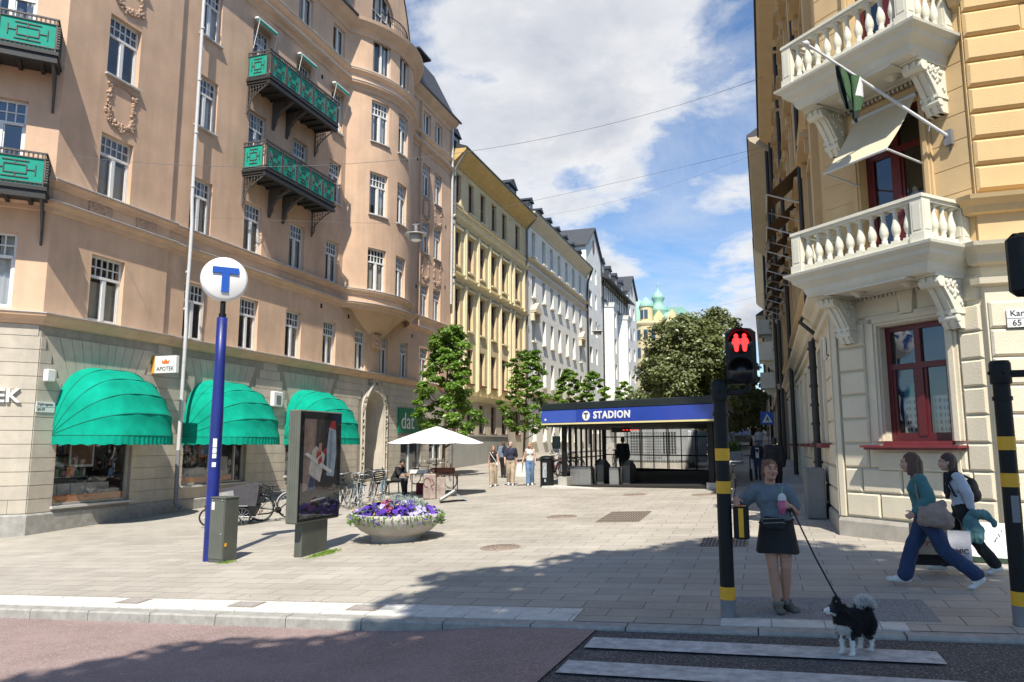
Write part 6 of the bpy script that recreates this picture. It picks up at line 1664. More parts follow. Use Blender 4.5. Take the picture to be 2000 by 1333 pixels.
for x in (.75, 2.3, 2.95):
 if x == 2.95: continue
 q = MB(); q.bbox((x, .5, .38), (1.0 if x < 1 else .42, .5, .72), .02); e = q.build('escalator_panel', M_steel, t)
 q = MB(); xe = x + (.72 if x < 1 else .34)
 q.prism([(-.05, .05), (1.5, -.5), (1.8, .25), (1.1, .78), (.45, .98), (.15, .97), (-.05, .8)], .3, Matrix(((0, 0, 1, xe), (1, 0, 0, .55), (0, 1, 0, 0), (0, 0, 0, 1)))); q.build('escalator_balustrade', mat('escalator_skirt', (.14, .14, .13), .5, .15, 3), t)
 q = MB(); q.tube([(xe + .02, .2, .1), (xe + .02, .1, .45), (xe + .02, .22, .82), (xe + .02, .5, .93), (xe + .02, 1.0, 1.0), (xe + .02, 1.5, .8), (xe + .02, 2.2, .2)], .045, 8); q.build('handrail', M_rub, t)
q = MB(); q.bx(2.05, 2.9, .9, 1.0, 1.98, 2.15, 0)
d_ = q.build('display', M_bk, t); q = MB()
for k in range(5): q.bx(2.12 + k * .15, 2.2 + k * .15, .895, .9, 2.05, 2.07)
q.build('display_text', emit_mat('red_led', (1, .03, .02), 2.), d_)
q = MB()
for k in range(8):
 x0 = .2 + (Wk - .4) * k / 8; q.face([(x0, Dk + .012, .52), (x0 + (Wk - .4) / 8 - .04, Dk + .012, .52), (x0 + (Wk - .4) / 8 - .04, Dk + .012, 2.2), (x0, Dk + .012, 2.2)])
q.face([(.08, .1, .5), (.08, Dk, .5), (.08, Dk, 2.2), (.08, .1, 2.2)]); q.face([(Wk - .09, .1, .5), (Wk - .09, Dk, .5), (Wk - .09, Dk, 2.2), (Wk - .09, .1, 2.2)])
q.build('glass', glass_mat('entrance_glass', refl=.10, trans=.86), t)
q = MB(); q.bx(-.45, -.08, -.14, -.1, 1.38, 1.85); q.build('notice_board', mat('notice_green', (.03, .055, .055), .4, .2, 5), t)
for ch_ in [o_ for o_ in bpy.data.objects if o_.parent == t]:
 for v_ in ch_.data.vertices: v_.co.x -= .507 * max(v_.co.y, -.1)
# ---- waste bin
t = thing('waste_bin', 'tall black cylindrical waste bin beside the left post of the metro entrance', 'waste bin', (-7.75, 27.1, G(-7.75, 27.1)), local=True)
q = MB(); q.lathe([(.24, 0), (.25, .05), (.25, .92), (.27, .95), (.27, 1.0)], (0, 0, 0), 20); q.build('drum', M_bk, t)
q = MB(); q.lathe([(.29, 1.03), (.29, 1.07), (.2, 1.14), (0, 1.16)], (0, 0, 0), 20); q.lathe([(.22, .98), (.22, 1.04)], (0, 0, 0), 14); q.build('lid', M_bk, t)
q = MB(); q.bx(-.09, .06, -.275, -.24, .35, .9); q.bx(-.03, .03, -.27, -.24, .2, .3); q.build('poster_sleeve', mat('clear_sleeve', (.35, .37, .37), .3, .5, 12), t)
# ---- perforated grey machine housing behind the entrance
t = thing('ventilation_housing', 'large grey perforated metal ventilation housing behind the metro entrance', 'housing', (-4.9, 36.4, G(-4.9, 36.4)), RD(-4), local=True)
M_gal = mat('galvanised_sheet', (.37, .38, .38), .6, .2, 3); M_hole = mat('vent_hole', (.03, .032, .033), .9, 0)
q = MB(); q.bbox((0, .8, 1.15), (3.0, 2.4, 1.7), .12); q.lathe([(0, 0), (.85, 0), (.85, 1.5), (0, 1.5)], (1.35, .6, .32), 24); q.bbox((0, .8, 2.02), (2.5, 1.8, .22), .08)
for k in range(26):
 a = -PI + k * PI / 26; q.box((1.35 + .86 * math.cos(a), .6 + .86 * math.sin(a), 1.05), (.05, .05, 1.4), Matrix.Rotation(a, 3, 'Z'))
for k in range(19): q.bx(-1.46 + k * .135, -1.41 + k * .135, -.425, -.4, .35, 1.8)
q.build('casing', M_gal, t)
q = MB()
for x0 in (-1.2, .35):
 for i in range(5):
  for j in range(8): q.bx(x0 + i * .13, x0 + i * .13 + .08, -.436, -.425, .75 + j * .13, .75 + j * .13 + .075)
for i in range(9):
 for j in range(10): q.bx(-.5 + i * .09, -.5 + i * .09 + .04, -.436, -.425, .5 + j * .13, .5 + j * .13 + .05)
q.build('perforation', M_hole, t)['kind'] = 'stuff'
q = MB(); q.bbox((0, .8, .15), (3.0, 2.4, .32), .02); q.build('base', M_conc, t)
# ---- parasol, bench, table and clutter
t = thing('parasol', 'wide open white parasol on a dark pole over the bench and tables', 'parasol', (-10.95, 24.2, G(-10.95, 24.2)))
x, y = -10.95, 24.2
q = MB(); rows = []; n = 8; Rp = 1.78
for f_, z in ((.0, .62), (.03, .61), (.35, .44), (.7, .23), (1., .04)):
 row = []
 for k in range(48):
  a = 2 * PI * k / 48; sc_ = 1 - .07 * abs(math.sin(a * n / 2)) * f_; row.append((x + Rp * f_ * sc_ * math.cos(a), y + Rp * f_ * sc_ * math.sin(a), z - .03 * f_ * abs(math.sin(a * n / 2))))
 rows.append(row)
q.grid(rows, 0, True, True); q.build('canopy', mat('white_canvas', (.82, .81, .78), .85, .03, 3), t)
q = MB(); q.tube([(x, y, G(x, y) + .05), (x, y, .68)], .024, 8); q.build('pole', M_bk, t)
q = MB()
for k in range(n): a = 2 * PI * k / n; q.tube([(x, y, .58), (x + Rp * .97 * math.cos(a), y + Rp * .97 * math.sin(a), .03)], .012, 4); q.tube([(x, y, -.1), (x + Rp * .5 * math.cos(a), y + Rp * .5 * math.sin(a), .31)], .009, 4)
q.build('rib', M_bk, t)
q = MB(); q.lathe([(.3, 0), (.3, .08), (.06, .12), (.04, .4), (.0, .4)], (x, y, G(x, y)), 16); q.build('foot', M_bk, t)
bx_, by_ = -13.55, 25.6
t = thing('bench', 'black slatted park bench where the young man sits', 'bench', (bx_, by_, G(bx_, by_)), RD(100), local=True)
for z, yy in [(.45, -.24 + k * .09) for k in range(6)]: q = MB(); q.bx(-.7, .7, yy, yy + .06, z, z + .035); q.build('seat_slat', M_bk, t)
for k in range(6): q = MB(); q.hexa([(-.7, .28 + k * .02, .52 + k * .075), (.7, .28 + k * .02, .52 + k * .075), (.7, .31 + k * .02, .52 + k * .075), (-.7, .31 + k * .02, .52 + k * .075), (-.7, .285 + k * .02, .57 + k * .075), (.7, .285 + k * .02, .57 + k * .075), (.7, .315 + k * .02, .57 + k * .075), (-.7, .315 + k * .02, .57 + k * .075)]); q.build('back_slat', M_bk, t)
for xx in (-.6, .6):
 q = MB(); q.tube([(xx, -.24, 0), (xx, -.22, .43), (xx, .25, .43), (xx, .45, 1.0)], .025, 6); q.tube([(xx, .2, .43), (xx, .3, 0)], .025, 6); q.build('leg', M_bk, t)
M_wood = mat('worn_wood', (.35, .25, .16), .8, .3, 6); M_burg = mat('burgundy_cloth', (.15, .02, .03), .85, .2, 6)
t = thing('low_table', 'low wooden table with metal legs beside the bench, under the parasol', 'table', (-12.0, 26.2, G(-12, 26.2)), RD(8), local=True)
q = MB(); q.bx(-1.0, 1.0, -.35, .35, .66, .7); q.build('tabletop', M_wood, t)
for xx in (-.9, .9):
 for yy in (-.3, .3): q = MB(); q.tube([(xx, yy, 0), (xx, yy, .66)], .02, 6); q.build('leg', M_bk, t)
def crate(x, y, w, d, h, z, rz, m, name, lab, cat):
 t = thing(name, lab, cat, (x, y, G(x, y) + z), rz, local=True); q = MB(); q.bbox((0, 0, h / 2), (w, d, h), .02); q.build('body', m, t)
 q = MB(); q.bbox((0, 0, h + .015), (w * 1.03, d * 1.03, .03), .008); q.build('lid', m, t); return t
crate(-11.75, 25.4, .9, .45, .36, 0, .2, M_burg, 'storage_box', 'burgundy storage box on the ground under the wooden table', 'box')
crate(-12.5, 26.15, .75, .3, .12, .7, .1, M_signw, 'tray', 'flat white box lying on the low wooden table next to the young man', 'box')
crate(-11.5, 26.2, .7, .4, .16, .7, -.05, mat('red_brown_box', (.25, .09, .055), .8, .2, 4), 'storage_box', 'flat red brown box lying on the right half of the wooden table', 'box')
t = thing('utility_cabinet', 'low stone coloured utility cabinet covered in faded graffiti, at the parasol pole', 'cabinet', (-10.75, 23.3, G(-10.75, 23.3)), RD(25), local=True)
M_graf = mat('graffiti_paint', (.40, .34, .28), .85, .3, 4, col2=(.22, .15, .13)); q = MB(); q.bbox((-.02, 0, .42), (.42, .35, .84), .03); q.bbox((.36, .02, .36), (.3, .3, .72), .02); q.build('housing', M_graf, t)
q = MB(); q.tube([(-.1 + .12 * math.cos(k * .6), -.18, .55 + .16 * math.sin(k * .6)) for k in range(9)], .014, 4); q.tube([(.1, -.18, .3), (.02, -.18, .45), (.14, -.18, .5), (.05, -.18, .68)], .014, 4); q.build('graffiti', M_burg, t)
t = thing('sandwich_board', 'white and green sandwich board lying tipped over on the paving', 'sandwich board', (-9.6, 22.15, G(-9.6, 22.15)), RD(25), local=True)
q = MB(); Mr = Matrix.Rotation(RD(-32), 3, 'Y') ; q.box((0, 0, .2), (.6, .75, .05), Mr); q.build('board', M_gbox, t)
q = MB(); q.box((-.015, 0, .228), (.52, .66, .006), Mr); q.build('white_sheet', M_signw, t)
q = MB(); q.box((-.2, -.05, .108), (.14, .5, .007), Mr); q.build('green_mark', mat('green_mark', (.12, .42, .08), .6, .1), t)
q = MB(); q.box((.38, .15, .16), (.5, .7, .04), Matrix.Rotation(RD(24), 3, 'Y')); q.build('second_board', mat('board_grey', (.3, .32, .32), .6, .2), t)
# ---- bicycles
def bicycle(lab, x, y, rz, lean, frame_c, tyre_c=(.02, .02, .02), basket=False, seat_c=(.03, .03, .03), group='parked bicycles', gd=0.):
 g = G(x, y) + gd; t = thing('bicycle', lab, 'bicycle', (x, y, g), 0, group, local=True); t.rotation_euler = (lean, 0, rz)
 mf = mat('bicycle_paint', frame_c, .35, .1, 8); mt = mat('bicycle_tyre', tyre_c, .8, .1, 8); ms = mat('bicycle_saddle', seat_c, .6, .1)
 r = .335; wb = .53
 for xx in (-wb, wb):
  q = MB(); q.tube([(xx + r * math.cos(2 * PI * k / 24), 0, r + .015 + r * math.sin(2 * PI * k / 24)) for k in range(25)], .019, 6, 0, True, False)
  w_ = q.build('wheel', mt, t)
  q = MB(); q.tube([(xx + (r - .03) * math.cos(2 * PI * k / 20), 0, r + .015 + (r - .03) * math.sin(2 * PI * k / 20)) for k in range(21)], .011, 4, 0, True, False)
  for k in range(14): a = 2 * PI * k / 14; q.tube([(xx, .02 * (-1) ** k, r + .015), (xx + (r - .03) * math.cos(a), 0, r + .015 + (r - .03) * math.sin(a))], .0032, 3, 0, False, False)
  q.tube([(xx, -.04, r + .015), (xx, .04, r + .015)], .022, 6); q.build('rim', M_steel, w_)
 q = MB(); z0 = r + .015; bb = (-.08, 0, .29); st = (-.22, 0, .8); hd = (.36, 0, .82); hl = (.40, 0, .68)
 for a, b_, rr in ((bb, st, .017), (st, (.35, 0, .79), .016), (bb, hl, .019), ((-wb, .05, z0), bb, .011), ((-wb, -.05, z0), bb, .011), ((-wb, .05, z0), (-.2, 0, .72), .009), ((-wb, -.05, z0), (-.2, 0, .72), .009), (hl, (.35, 0, .9), .018), ((wb, .05, z0), hl, .012), ((wb, -.05, z0), hl, .012)): q.tube([a, b_], rr, 6)
 q.build('frame', mf, t)
 q = MB(); q.tube([(.35, 0, .88), (.32, 0, 1.0), (.36, 0, 1.03)], .013, 6); q.tube([(.2, -.29, 1.05), (.28, -.26, 1.06), (.38, -.06, 1.03), (.38, .06, 1.03), (.28, .26, 1.06), (.2, .29, 1.05)], .012, 6); q.build('handlebar', M_steel, t)
 q = MB()
 for s_ in (-1, 1): q.tube([(.2, s_ * .29, 1.05), (.12, s_ * .3, 1.04)], .018, 6)
 q.build('grip', M_rub, t)
 q = MB(); q.tube([st, (-.25, 0, .92)], .013, 6); q.ell((-.3, 0, .95), (.09, .08, .035)); q.ell((-.18, 0, .95), (.1, .03, .03)); q.build('saddle', ms, t)
 q = MB(); q.lathe([(.09, -.006), (.09, .006)], (-.08, .05, .29), 14, 0, Matrix.Rotation(PI / 2, 3, 'X')); q.tube([(-.08, .06, .29), (.02, .08, .15)], .01, 5); q.tube([(-.08, -.06, .29), (-.18, -.08, .43)], .01, 5); q.bx(-.02, .06, .06, .16, .14, .16); q.bx(-.22, -.14, -.16, -.06, .42, .44); q.build('crank', M_bk, t)
 for xx in (-wb, wb):
  q = MB(); q.tube([(xx + (r + .035) * math.cos(a), 0, z0 + (r + .035) * math.sin(a)) for a in [(.1 + k * .24) if xx < 0 else (.2 + k * .2) for k in range(12)]], .02, 4); q.build('mudguard', mf if not basket else M_bk, t)
 q = MB(); q.tube([(-.25, .07, .74), (-.72, .07, .74)], .008, 4); q.tube([(-.25, -.07, .74), (-.72, -.07, .74)], .008, 4); q.tube([(-.72, -.07, .74), (-.72, .07, .74)], .008, 4); q.tube([(-.68, .07, .74), (-wb, .06, z0)], .007, 4)
 q.build('rack', M_bk, t)
 if basket:
  q = MB()
  for k in range(5):
   z = .78 + .05 * k; e = .13 + .012 * k; q.tube([(.42, -e, z), (.66, -e, z), (.66, e, z), (.42, e, z), (.42, -e, z)], .006, 4)
  for k in range(8): q.tube([(.43 + .03 * k, -.13, .78), (.43 + .03 * k, -.18, .98)], .005, 3); q.tube([(.43 + .03 * k, .13, .78), (.43 + .03 * k, .18, .98)], .005, 3)
  q.build('basket', M_bk, t)
 return t
bicycle('silver framed bicycle half hidden by the left side of the poster stand', -12.2, 18.35, RD(200), .12, (.5, .5, .52))
bicycle('pale grey bicycle in the row right of the poster stand, nearest the camera', -12.0, 20.6, RD(130), .15, (.32, .38, .4), (.35, .34, .32))
bicycle('bronze bicycle with a basket in the row between poster stand and bench', -12.35, 21.5, RD(118), -.1, (.28, .14, .06), (.02, .02, .02), True)
bicycle('white tyred bicycle closest to the bench end of the row', -12.6, 22.6, RD(125), .1, (.05, .05, .06), (.42, .40, .36))
bicycle('dark bicycle in the middle of the row behind the planter', -12.9, 21.9, RD(140), .18, (.03, .06, .08))
bicycle('grey bicycle leaning deepest in the row, close to the stone wall', -13.4, 20.7, RD(120), .12, (.25, .26, .27))
bicycle('black bicycle with a basket just right of the poster stand edge', -12.6, 20.9, RD(135), -.08, (.02, .02, .025), (.3, .29, .27), True)
bicycle('pale blue bicycle at the bench end of the row, nearest the planter', -12.1, 22.4, RD(112), .1, (.2, .3, .36), (.4, .38, .35))
bicycle('dark red city bicycle parked right of the parasol pole', -12.4, 27.9, RD(-18), .08, (.13, .02, .025))
bicycle('black bicycle with a front basket parked near the stone door, behind the table', -14.4, 30.5, RD(160), .1, (.03, .03, .035), (.02, .02, .02), True)
bicycle('black bicycle standing just right of the metro entrance', -.95, 20.4, RD(100), .1, (.03, .03, .03))
rk = random.Random(3)
bc = [(.04, .04, .05), (.3, .05, .04), (.35, .36, .38), (.05, .1, .2), (.12, .12, .12), (.4, .32, .1)]
Bk = bicycle('black bicycle at the near end of the crowded rack left of the metro entrance', -8.75, 31.6, RD(75), .06, bc[0], group='bicycles in the rack by the metro entrance')
labs = ['red bicycle second in the crowded rack left of the metro entrance', 'silver bicycle third in the crowded rack left of the metro entrance', 'blue bicycle in the middle of the crowded rack by the metro entrance', 'grey bicycle near the far end of the crowded rack by the metro entrance', 'yellowish bicycle at the far end of the crowded rack by the metro entrance']
for k in range(5): bicycle(labs[k], -8.85 - .05 * k + .3 * (k % 2), 32.4 + k * .75, RD(75 + rk.uniform(-12, 12)), rk.uniform(-.1, .15), bc[k + 1], (.02, .02, .02), k % 2 == 0, (.03, .03, .03), 'bicycles in the rack by the metro entrance')
lb2 = ['bicycle seen through the left glass of the metro entrance, nearest the post', 'second bicycle seen through the left glass of the metro entrance', 'third bicycle seen through the metro entrance glass, towards the white building', 'bicycle seen through the entrance glass above the first escalator', 'farthest bicycle seen through the metro entrance glass']
for k in range(5): bicycle(lb2[k], -7.2 + .55 * k, 37.5 + k * .5, RD(80 + rk.uniform(-15, 15)), rk.uniform(-.1, .1), bc[(k * 2) % 6], group='bicycles behind the metro entrance glass')
# ---- cargo trailer bicycle (dark hooded child carrier)
t = thing('cargo_bike', 'dark cargo bicycle with a grey hooded child carrier, behind the blue sign pole', 'cargo bike', (-13.5, 17.1, G(-13.5, 17.1)), RD(28), local=True); t.scale = (.85,) * 3
M_hood = mat('grey_hood_cloth', (.06, .055, .062), .85, .25, 5); M_win = mat('clear_film', (.32, .31, .30), .3, .3, 4)
q = MB(); pr = [(-.95, .62), (.55, .58), (.62, 1.2), (.42, 1.3), (-.2, 1.18), (-.95, 1.02)]
q.prism(pr, .74, Matrix(((1, 0, 0, 0), (0, 0, -1, .37), (0, 1, 0, 0), (0, 0, 0, 1)))); q.build('hood', M_hood, t)
q = MB(); q.face([(-.85, -.375, .72), (-.1, -.375, .7), (-.15, -.375, 1.08), (-.85, -.375, .96)]); q.build('side_window', M_win, t)
q = MB(); pr = [(-.95, .3), (.45, .22), (.62, .6), (-.98, .62)]; q.prism(pr, .7, Matrix(((1, 0, 0, 0), (0, 0, -1, .35), (0, 1, 0, 0), (0, 0, 0, 1)))); q.build('box', M_bk, t)
q = MB(); q.tube([(.6, -.36, 1.24), (.86, -.36, 1.08), (.66, -.36, .62)], .02, 6); q.tube([(.6, .36, 1.24), (.86, .36, 1.08), (.66, .36, .62)], .02, 6); q.tube([(.86, -.36, 1.08), (.86, .36, 1.08)], .02, 6); q.build('push_bar', M_bk, t)
q = MB(); q.box((-.3, -.39, .6), (1.2, .02, .03)); q.box((.45, -.37, .26), (.3, .02, .03)); q.build('trim', M_steel, t)
for xx, yy in ((.15, -.42), (.15, .42), (-.85, -.42)):
 q = MB(); q.tube([(xx + .25 * math.cos(2 * PI * k / 20), yy, .27 + .25 * math.sin(2 * PI * k / 20)) for k in range(21)], .028, 6, 0, True, False); w_ = q.build('wheel', M_rub, t)
 q = MB()
 for k in range(6): a = PI * k / 6; q.tube([(xx + .23 * math.cos(a), yy, .27 + .23 * math.sin(a)), (xx - .23 * math.cos(a), yy, .27 - .23 * math.sin(a))], .008, 4)
 q.build('spoke', M_steel, w_)
for yy in (-.15, .25): q = MB(); q.bx(.63, .66, yy - .05, yy + .05, .35, .42); q.build('reflector', mat('reflector_red', (.4, .01, .02), .3, 0), t)
q = MB(); q.tube([(.55, 0, .3), (.9, 0, .33), (1.2, 0, .45)], .025, 6); q.build('tow_bar', M_bk, t)
bicycle('dark bicycle hitched to the cargo carrier, right of it', -12.65, 17.75, RD(28), .06, (.03, .03, .03), group='parked bicycles')
# ---- right side: cabinet, leaning white panel, pedestrian crossing sign, parked car, planter block
t = thing('utility_cabinet', 'grey metal utility cabinet on the pavement at the shaded foot of the right building', 'cabinet', (.93, 17.0, G(.93, 17.0)), local=True)
M_gcab = mat('grey_cabinet', (.20, .205, .20), .6, .15, 3, stain=.15); q = MB(); q.bbox((0, 0, .5), (.36, 1.0, 1.0), .015); q.build('housing', M_gcab, t)
q = MB(); q.bx(-.186, -.18, -.47, -.01, .08, .94); q.bx(-.186, -.18, .01, .47, .08, .94); q.bx(-.15, .15, -.506, -.5, .08, .94); q.build('door', M_gcab, t)
t = thing('display_panel', 'low white panel with dark dots leaning at the wall behind the right signal pole', 'panel', (2.98, 11.75, G(2.98, 11.75)), RD(-14), local=True)
q = MB(); Mr = Matrix.Rotation(RD(-24), 3, 'X'); q.box((0, 0, .26), (1.0, .06, .5), Mr); q.build('panel', M_signw, t)
q = MB()
for k in range(14): q.box((rk.uniform(-.4, .4), -.045 - .0, .26 + rk.uniform(-.17, .17)), (.018, .012, .018), Mr)
q.build('dot', M_ink, t); q = MB(); q.box((0, .02, .03), (1.04, .3, .07)); q.build('base', mat('dark_green', (.03, .06, .035), .7, .2), t)
t = thing('crossing_sign', 'blue pedestrian crossing sign on a pole far up the right pavement', 'traffic sign', (.18, 50, G(.18, 50)), local=True)
q = MB(); q.tube([(0, 0, 0), (0, 0, 3.0)], .035, 8); q.build('pole', M_pipeg, t)
q = MB(); q.bbox((0, -.05, 2.15), (.8, .03, .8), .01); s_ = q.build('plate', M_tblue, t); q = MB(); q.prism([(-.3, -.26), (.3, -.26), (0, .3)], .006, frame((0, -.067, 2.15), (1, 0, 0), (0, 0, 1))); q.build('white_triangle', M_signw, s_)
q = MB(); f0 = frame((0, -.075, 2.12), (1, 0, 0), (0, 0, 1)); q.prism([(.035 * math.cos(k * .63), .13 + .035 * math.sin(k * .63)) for k in range(10)], .004, f0); q.prism([(-.1, -.17), (-.05, -.17), (.01, -.05), (.07, -.17), (.12, -.17), (.045, .08), (-.03, .08)], .004, f0); q.build('walker_symbol', M_ink, s_)
t = thing('warning_sign', 'red and yellow triangular warning sign under the big tree, right of the signal pole', 'traffic sign', (-2.72, 52, G(-2.72, 52)), local=True)
q = MB(); q.tube([(0, 0, 0), (0, 0, 2.4)], .03, 6); q.build('pole', M_pipeg, t); q = MB(); f0 = frame((0, -.05, 2.15), (1, 0, 0), (0, 0, 1)); q.prism([(-.5, -.4), (.5, -.4), (0, .5)], .02, f0); q.build('red_triangle', mat('sign_red', (.5, .02, .02), .5, .05), t)
q = MB(); f0 = frame((0, -.075, 2.13), (1, 0, 0), (0, 0, 1)); q.prism([(-.34, -.3), (.34, -.3), (0, .32)], .006, f0); q.build('yellow_field', M_yelb, t)
def car(lab, x, y, rz, col):
 t = thing('parked_car', lab, 'car', (x, y, G(x, y)), rz, 'parked cars up the street', local=True); mp = mat('car_paint', col, .3, .05, 2, coat=.6)
 q = MB(); side = [(-2.1, .35), (2.1, .35), (2.15, .65), (2.0, .85), (1.2, .92), (.6, 1.38), (-.9, 1.42), (-1.7, 1.0), (-2.1, .95)]
 rows = []
 for yy, s_ in ((-.82, .97), (-.78, 1), (.78, 1), (.82, .97)): rows.append([(a * s_, yy * (1 if b_ < 1 else .86), .35 + (b_ - .35) * s_) for a, b_ in side])
 q.grid(rows, 0, False, True); q.face(rows[0][::-1]); q.face(rows[-1]); q.build('body', mp, t)
 q = MB()
 for sg in (-1, 1): q.face([(-1.45, sg * .83, .98), (.95, sg * .83, .95), (.5, sg * .735, 1.33), (-.85, sg * .735, 1.36)])
 q.face([(1.2, -.66, .94), (1.2, .66, .94), (.62, .6, 1.36), (.62, -.6, 1.36)]); q.face([(-1.68, .66, 1.02), (-1.68, -.66, 1.02), (-.93, -.6, 1.4), (-.93, .6, 1.4)]); q.build('window', M_glassd, t)
 for xx in (-1.3, 1.3):
  for yy in (-.78, .78): q = MB(); q.lathe([(.0, -.1), (.2, -.1), (.31, -.08), (.32, 0), (.31, .08), (.2, .1), (0, .1)], (xx, yy, .32), 18, 0, Matrix.Rotation(PI / 2, 3, 'X')); q.build('wheel', M_rub, t)
 for yy in (-.6, .6): q = MB(); q.ell((2.12, yy, .68), (.05, .16, .08)); q.build('headlight', M_signw, t); q = MB(); q.ell((-2.1, yy, .82), (.04, .14, .07)); q.build('tail_light', mat('tail_red', (.4, .01, .01), .3, 0), t)
 return t
car('dark parked car between the metro entrance and the signal pole', -2.6, 47, RD(-92), (.02, .02, .025)); car('silver parked car far up the street under the trees', -1.9, 66, RD(-90), (.4, .4, .42)); car('white parked car farthest up the street', -3.0, 80, RD(-90), (.6, .6, .58))
t = thing('planter_block', 'grey concrete planter block beside the parked car, right of the signal pole', 'planter', (-1.6, 38.5, G(-1.6, 38.5)), local=True); q = MB(); q.bbox((0, 0, .3), (.95, .95, .6), .04); q.build('block', M_conc, t); q = MB()
for k in range(260): p = Vector((fr_.uniform(-.42, .42), fr_.uniform(-.42, .42), .58 + fr_.random() * .45)); leaf(q, p, Vector((fr_.gauss(0, 1), fr_.gauss(0, 1), 1)), .14, .05)
q.build('foliage', M_lf, t)
# ---- hanging street lamps and overhead wires
M_wire = mat('wire', (.13, .13, .13), .6, 0)
def wire(A, B, sag, lab, r=.0045, n=24):
 A, B = Vector(A), Vector(B); q = MB(); q.tube([A.lerp(B, k / n) - Vector((0, 0, sag * 4 * (k / n) * (1 - k / n))) for k in range(n + 1)], r, 5)
 o = q.build('overhead_wire', M_wire, None, tuple(A)); tag(o, lab, 'wire', 'overhead wires across the street')
def lamp(x, y, z, s_, lab):
 t = thing('hanging_lamp', lab, 'street lamp', (x, y, z), 0, 'street lamps hung over the street', local=True); t.scale = (s_,) * 3
 q = MB(); q.lathe([(.055, .06), (.055, .26), (.03, .3), (0, .3)], (0, 0, 0), 10); q.prism([(-.14, .36), (.14, .36), (.03, .28), (-.03, .28)], .04, Matrix(((1, 0, 0, 0), (0, 0, -1, .02), (0, 1, 0, 0), (0, 0, 0, 1)))); q.build('neck', M_pipeg, t)
 q = MB(); q.lathe([(.08, .07), (.2, .05), (.36, .0), (.37, -.02), (.2, .0), (0, .01)], (0, 0, 0), 28); q.build('shade', mat('lamp_grey', (.48, .48, .46), .5, .1), t)
 q = MB(); q.lathe([(.2, -.0), (.23, -.1), (.22, -.17), (.19, -.19)], (0, 0, 0), 24); q.build('skirt', mat('lamp_grey_dark', (.28, .28, .27), .5, .1), t); q = MB(); q.lathe([(.19, -.17), (.12, -.22), (0, -.24)], (0, 0, 0), 20); q.build('globe', M_disc, t)
lamp(-10, 20.35, 6.45, .95, 'grey hanging street lamp near the round bay of the pink building'); lamp(-10, 47.1, 7.25, 1.1, 'dark hanging street lamp farther off, before the white buildings')
wire((-19, 20.5, 7.95), (-10, 20.35, 6.78), .02, 'thin wire from the pink facade downpipe to the near hanging lamp'); wire((-10, 20.35, 6.78), (1.2, 20.7, 8.2), .1, 'thin wire from the near hanging lamp over to the right building')
wire((-19, 15.75, 8.4), (.45, 24.4, 11.9), 1.35, 'long thin wire rising across the sky from the pink building to the right building', .007)
wire((-19, 46.5, 15.3), (.4, 37, 14.2), .9, 'long thin wire from the yellow facade across the sky to the right building', .005)
wire((-18.9, 47.2, 10.6), (-10, 47.1, 7.62), .9, 'thin wire from the yellow facade to the farther hanging lamp'); wire((-10, 47.1, 7.62), (.95, 47.1, 9.2), .3, 'thin wire from the farther hanging lamp to the right side')
# ================================================================ trees
def leaf_mat(name, c1, c2, tr=.35):
 m = bpy.data.materials.new(name); m.use_nodes = True; nt = m.node_tree; N = nt.nodes; L = nt.links; b = N['Principled BSDF']
 b.inputs['Roughness'].default_value = .36; b.inputs['Specular IOR Level'].default_value = .42
 oi = N.new('ShaderNodeTexCoord'); n1 = N.new('ShaderNodeTexNoise'); n1.inputs['Scale'].default_value = 2.3; n1.inputs['Detail'].default_value = 5; L.new(oi.outputs['Object'], n1.inputs['Vector'])
 r = N.new('ShaderNodeValToRGB'); r.color_ramp.elements[0].position = .35; r.color_ramp.elements[1].position = .65; r.color_ramp.elements[0].color = (*c1, 1); r.color_ramp.elements[1].color = (*c2, 1)
 L.new(n1.outputs['Fac'], r.inputs['Fac']); L.new(r.outputs['Color'], b.inputs['Base Color'])
 t = N.new('ShaderNodeBsdfTranslucent'); mx = N.new('ShaderNodeMix'); mx.data_type = 'RGBA'; mx.blend_type = 'MULTIPLY'; mx.inputs[0].default_value = 1; mx.inputs[7].default_value = (1.3, 1.35, .7, 1)
 L.new(r.outputs['Color'], mx.inputs[6]); L.new(mx.outputs[2], t.inputs['Color'])
 ms = N.new('ShaderNodeMixShader'); ms.inputs[0].default_value = tr; L.new(b.outputs[0], ms.inputs[1]); L.new(t.outputs[0], ms.inputs[2]); L.new(ms.outputs[0], N['Material Output'].inputs['Surface'])
 return m
M_bark = mat('bark', (.12, .095, .07), .95, .3, 9, .6, 40)
LF1 = [leaf_mat('lime_leaf', (.13, .23, .03), (.21, .34, .055)), leaf_mat('lime_leaf_dark', (.075, .145, .02), (.115, .20, .03))]
LF2 = [leaf_mat('olive_leaf', (.15, .18, .07), (.24, .27, .115)), leaf_mat('olive_leaf_dark', (.11, .13, .055), (.17, .19, .085))]
def leaf_at(q, p, nrm, size, rr, mi):
 nrm = nrm.normalized(); a = nrm.orthogonal().normalized(); a = (Matrix.Rotation(rr.uniform(0, 2 * PI), 3, nrm) @ a); b = nrm.cross(a)
 L = size; w = size * .36; up = nrm * size * .12
 q.face([p - a * L * .5, p + b * w + up, p + a * L * .5, p - b * w + up], mi)
def clump(q, c, rx, rz, n, size, rr, mi, out):
 for k in range(n):
  d = Vector((rr.gauss(0, 1), rr.gauss(0, 1), rr.gauss(0, 1))).normalized() * (rr.random() ** .45)
  p = c + Vector((d.x * rx, d.y * rx, d.z * rz))
  nrm = Vector((d.x * .5 + out.x * .25 + rr.gauss(0, .4), d.y * .5 + out.y * .25 + rr.gauss(0, .4), .75 + rr.gauss(0, .3)))
  leaf_at(q, p, nrm, size * rr.uniform(.7, 1.25), rr, mi if rr.random() < .8 else 1 - mi)
